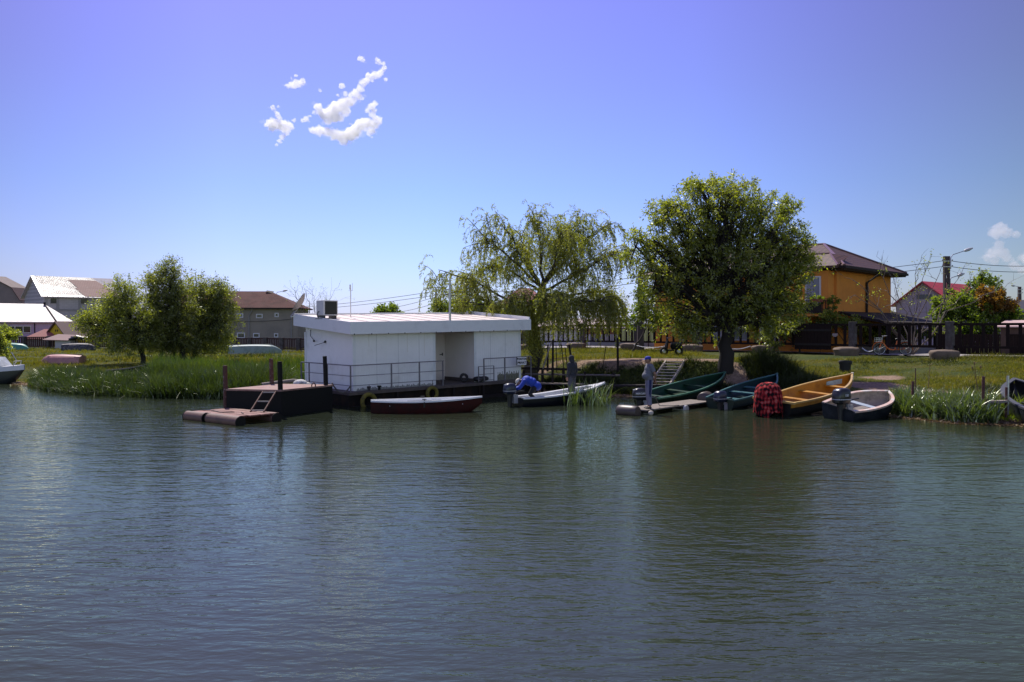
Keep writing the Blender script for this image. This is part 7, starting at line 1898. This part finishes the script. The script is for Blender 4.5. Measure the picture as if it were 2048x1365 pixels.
m_tee = M('heather_grey_cotton', (0.14, 0.145, 0.165), 0.9, 0.1, 6, bump=0.15, bscale=12)
m_track = M('pale_grey_tracksuit', (0.17, 0.17, 0.24), 0.85, 0.08, 5, bump=0.15, bscale=10)
m_royal = M('royal_blue_cloth', (0.012, 0.03, 0.28), 0.8, 0.1, 6)
m_navyc = M('navy_stripe', (0.010, 0.014, 0.07), 0.85, 0.1, 6)
m_slate = M('dark_slate_jacket', (0.022, 0.024, 0.034), 0.85, 0.2, 5, bump=0.2, bscale=10)
m_greytr = M('grey_trousers', (0.055, 0.058, 0.075), 0.9, 0.15, 5)
m_bluej = M('bright_blue_jacket', (0.010, 0.045, 0.36), 0.7, 0.12, 5, bump=0.2, bscale=10)
m_whitecap = M('cream_cap', (0.62, 0.58, 0.50), 0.85, 0.06, 8)

stand = dict(pelvis=(0, 0, 0.93), waist=(0.015, 0, 1.08), chest=(0.0, 0, 1.29), neck=(-0.015, 0, 1.47), head=(0.04, 0, 1.60), face=(1, 0, -0.10),
             shL=(-0.01, 0.185, 1.40), shR=(-0.01, -0.185, 1.40), elL=(-0.12, 0.255, 1.14), elR=(-0.12, -0.255, 1.14), wrL=(-0.19, 0.07, 0.94), wrR=(-0.20, -0.05, 0.92),
             handL=(-0.05, -0.7, -0.6), handR=(-0.05, 0.6, -0.7), curlL=(0.4, -0.5, -0.6), curlR=(-0.4, 0.3, -0.4), thumbL=(0, 0, 1), thumbR=(0, 0, 1),
             hipL=(0, 0.09, 0.90), hipR=(0, -0.09, 0.90), knL=(0.03, 0.10, 0.49), knR=(0.01, -0.10, 0.49), anL=(0.0, 0.11, 0.085), anR=(-0.03, -0.11, 0.085), belly=0.06)
person('man in a blue cap and grey tee standing on the walkway, hands behind his back', (4.52, 28.02, 0.175), R(180) + R(10), stand,
       dict(m_top=m_tee, m_leg=m_track, m_stripe=m_navyc, m_head=m_royal, sleeve=0.72, loose=0.028, hem=0.06, hemlen=0.05))
calm = dict(stand); calm.update(belly=0.03, elL=(-0.03, 0.25, 1.14), elR=(-0.03, -0.25, 1.14), wrL=(0.05, 0.24, 0.90), wrR=(0.05, -0.24, 0.90), handL=(0.1, 0, -1), handR=(0.1, 0, -1), curlL=(0.3, -1, 0), curlR=(0.3, 1, 0), thumbL=(1, 0, 0), thumbR=(1, 0, 0))
person('man in a dark jacket and knit cap standing in the navy boat', (2.27, 32.15, 0.06), R(180) - R(38), calm,
       dict(m_top=m_slate, m_leg=m_greytr, m_head=M('charcoal_knit', (0.03, 0.03, 0.035), 0.95, 0.15, 20), head='hood', sleeve=1.95, loose=0.035, hem=0.02, hemlen=0.08, collar=0.05, top='jacket'))
bend = dict(pelvis=(-0.08, 0, 0.66), waist=(0.06, 0, 0.78), chest=(0.27, 0, 0.86), neck=(0.44, 0, 0.86), head=(0.56, 0, 0.80), face=(0.55, 0, -0.83), headup=(0.83, 0, 0.55),
            shL=(0.38, 0.18, 0.83), shR=(0.38, -0.18, 0.83), elL=(0.56, 0.22, 0.60), elR=(0.52, -0.24, 0.58), wrL=(0.76, 0.10, 0.52), wrR=(0.74, -0.10, 0.52),
            handL=(0.9, 0.0, -0.1), handR=(0.9, 0.0, -0.1), curlL=(0.0, 0.1, -1), curlR=(0.0, -0.1, -1), thumbL=(0, -1, 0), thumbR=(0, 1, 0),
            hipL=(-0.06, 0.09, 0.64), hipR=(-0.06, -0.09, 0.64), knL=(0.16, 0.13, 0.36), knR=(0.12, -0.13, 0.36), anL=(-0.06, 0.13, 0.085), anR=(-0.10, -0.13, 0.085), belly=0.0)
person('man in a bright blue jacket and cream cap bent double over the navy boat motor', (0.80, 31.05, 0.06), R(180) + R(8), bend,
       dict(m_top=m_bluej, m_leg=M('black_trousers', (0.012, 0.012, 0.014), 0.9, 0.15, 5), m_head=m_whitecap, sleeve=1.95, loose=0.05, hem=-0.02, hemlen=0.12, collar=0.03, top='jacket'))
# ================================================================== clouds: heaps of soft round puffs far away
def cloud_mat(name, col, dens, g_=0.45):
    m, t = new_mat(name); n = t.nodes.new; l = t.links.new
    o_ = n('ShaderNodeOutputMaterial'); v = n('ShaderNodeVolumeScatter')
    v.inputs['Color'].default_value = (*col, 1); v.inputs['Density'].default_value = dens; v.inputs['Anisotropy'].default_value = g_
    l(v.outputs[0], o_.inputs['Volume'])
    return m
def cloud(label, blobs, Yc, mat, seed, rag=1.0, veil=None):
    g = np.random.default_rng(seed); b = MB(); s_ = Yc / FP; O = at(np.mean([q[0] for q in blobs]), np.mean([q[1] for q in blobs]), Yc)
    for (px, py, r) in blobs:
        c = at(px, py, Yc) - O; rr = r * s_
        c.y += g.normal() * rr * 0.3
        b.ball(c, (rr * 1.0, rr * 0.95, rr * 0.92), 10, 8)
        for _ in range(int(5 + r * 0.9)):
            d = Vector(unit(g.normal(size=3))); k = rr * (0.20 + 0.30 * g.random())
            b.ball(c + Vector((d.x, d.y, d.z * 0.85)) * rr * (0.62 + 0.42 * g.random()), k, 8, 6)
        for _ in range(4):
            d = Vector(unit(g.normal(size=3))); k = rr * (0.09 + 0.10 * g.random())
            b.ball(c + d * rr * (1.0 + 0.45 * g.random() * rag), (k * 1.6, k, k * 0.8), 6, 5)
    o = b.fused('cloud', mat, None, voxel=0.62 * Yc / 1100, smooth=1)
    me = o.data; n_ = len(me.vertices); co = np.zeros(n_ * 3, np.float32); me.vertices.foreach_get('co', co); co = co.reshape(-1, 3); no = np.zeros(n_ * 3, np.float32); me.vertices.foreach_get('normal', no); no = no.reshape(-1, 3)
    k = 1100 / Yc
    dsp = np.array([mnoise.fractal(Vector(p) * 0.28 * k, 0.8, 2.1, 4) for p in co]) * 1.5 / k
    co += no * dsp[:, None]; me.vertices.foreach_set('co', co.ravel()); me.update()
    o.location = O
    b = MB(); k = Yc / 1100                               # thin veils that trail off the heap
    for (px, py, r) in blobs:
        c = at(px, py, Yc) - O
        for _ in range(3):
            d = Vector(unit(g.normal(size=3))); rr = r * s_ * (0.5 + 0.5 * g.random())
            b.ball(c + Vector((d.x * 1.1, d.y, d.z * 0.8)) * r * s_ * (0.75 + 0.6 * g.random()), (rr * (0.9 + 0.6 * g.random()), rr * 0.8, rr * 0.55), 8, 6)
    wv_ = b.fused('veil', veil, o, voxel=1.1 * k, smooth=2); me = wv_.data; n_ = len(me.vertices)
    co = np.zeros(n_ * 3, np.float32); me.vertices.foreach_get('co', co); co = co.reshape(-1, 3); no = np.zeros(n_ * 3, np.float32); me.vertices.foreach_get('normal', no); no = no.reshape(-1, 3)
    co += no * (np.array([mnoise.fractal(Vector(p) * 0.20 / k, 0.8, 2.1, 4) for p in co]) * 2.4 * k)[:, None]; me.vertices.foreach_set('co', co.ravel()); me.update()
    return tag(o, label, 'cloud', 'clouds in the sky', kind='thing')
S.cycles.volume_bounces = 5
S.cycles.volume_step_rate = 4
cm_w = cloud_mat('white_cloud', (0.997, 0.993, 0.995), 0.17)
cm_v = cloud_mat('cloud_veil', (0.997, 0.993, 0.995), 0.016)
cm_q = cloud_mat('pale_cloud_veil', (0.99, 0.95, 0.95), 0.007)
cm_p = cloud_mat('pale_pink_cloud', (0.99, 0.95, 0.95), 0.030)
cloud('largest white cloud, hooked upward like a sickle, in the blue sky',
      [(627, 262, 8), (640, 262, 10), (655, 265, 10), (670, 270, 12), (685, 275, 13), (700, 268, 14), (712, 262, 13), (722, 252, 13), (735, 248, 12), (748, 250, 10), (757, 243, 8), (742, 262, 9), (690, 284, 7), (634, 213, 8), (640, 222, 10), (650, 232, 11),
       (660, 225, 12), (672, 215, 13), (685, 210, 13), (698, 204, 11), (708, 201, 7), (668, 235, 12), (656, 243, 8), (690, 222, 10), (680, 234, 8), (712, 187, 8), (720, 178, 8), (726, 166, 7), (718, 194, 8), (700, 190, 4), (691, 188, 5), (684, 172, 6), (676, 190, 3), (706, 188, 6), (733, 160, 7), (730, 170, 5), (744, 160, 5), (762, 146, 6), (767, 128, 4), (748, 222, 6), (745, 230, 7), (752, 238, 8), (620, 232, 3), (616, 240, 3),
       (738, 153, 7), (748, 150, 8), (757, 150, 7), (765, 142, 5), (768, 135, 5), (758, 125, 6), (753, 119, 4), (771, 160, 4), (742, 214, 7), (750, 210, 6), (735, 222, 5), (628, 225, 3.5), (612, 238, 6), (605, 241, 4), (721, 118, 6), (727, 122, 3.5)], 1100, cm_w, 101, veil=cm_v)
cloud('small white cloud with a trailing tail left of the largest cloud', [(540, 248, 9), (552, 250, 12), (565, 252, 12), (579, 253, 9), (546, 258, 8), (571, 260, 9), (553, 227, 5), (545, 215, 5), (556, 213, 3), (558, 237, 6), (549, 220, 4), (556, 231, 5), (588, 241, 4), (566, 274, 6), (560, 283, 5), (554, 291, 3.5)], 1100, cm_w, 102, veil=cm_v)
cloud('smallest detached white puff above the cloud with the tail', [(575, 172, 5), (585, 171, 8), (595, 168, 8), (603, 165, 7), (607, 159, 4), (592, 152, 3), (582, 157, 2.5), (640, 181, 3.5)], 1100, cm_w, 103, veil=cm_v)
cloud('pale pinkish cloud heap high at the right edge', [(2000, 458, 14), (1984, 466, 9), (2014, 464, 12), (2030, 470, 9), (1996, 470, 10)], 1500, cm_p, 104, veil=cm_q)
cloud('pale pinkish cloud column below the heap at the right edge', [(1974, 516, 9), (1989, 506, 12), (2005, 506, 12), (2000, 490, 10), (2014, 516, 10), (1990, 522, 9)], 1500, cm_p, 105, veil=cm_q)
cloud('pale pinkish cloud cut by the right edge beside the wires', [(2030, 531, 10), (2048, 518, 12), (2062, 515, 14), (2046, 540, 10), (2065, 538, 14)], 1500, cm_p, 106, veil=cm_q)
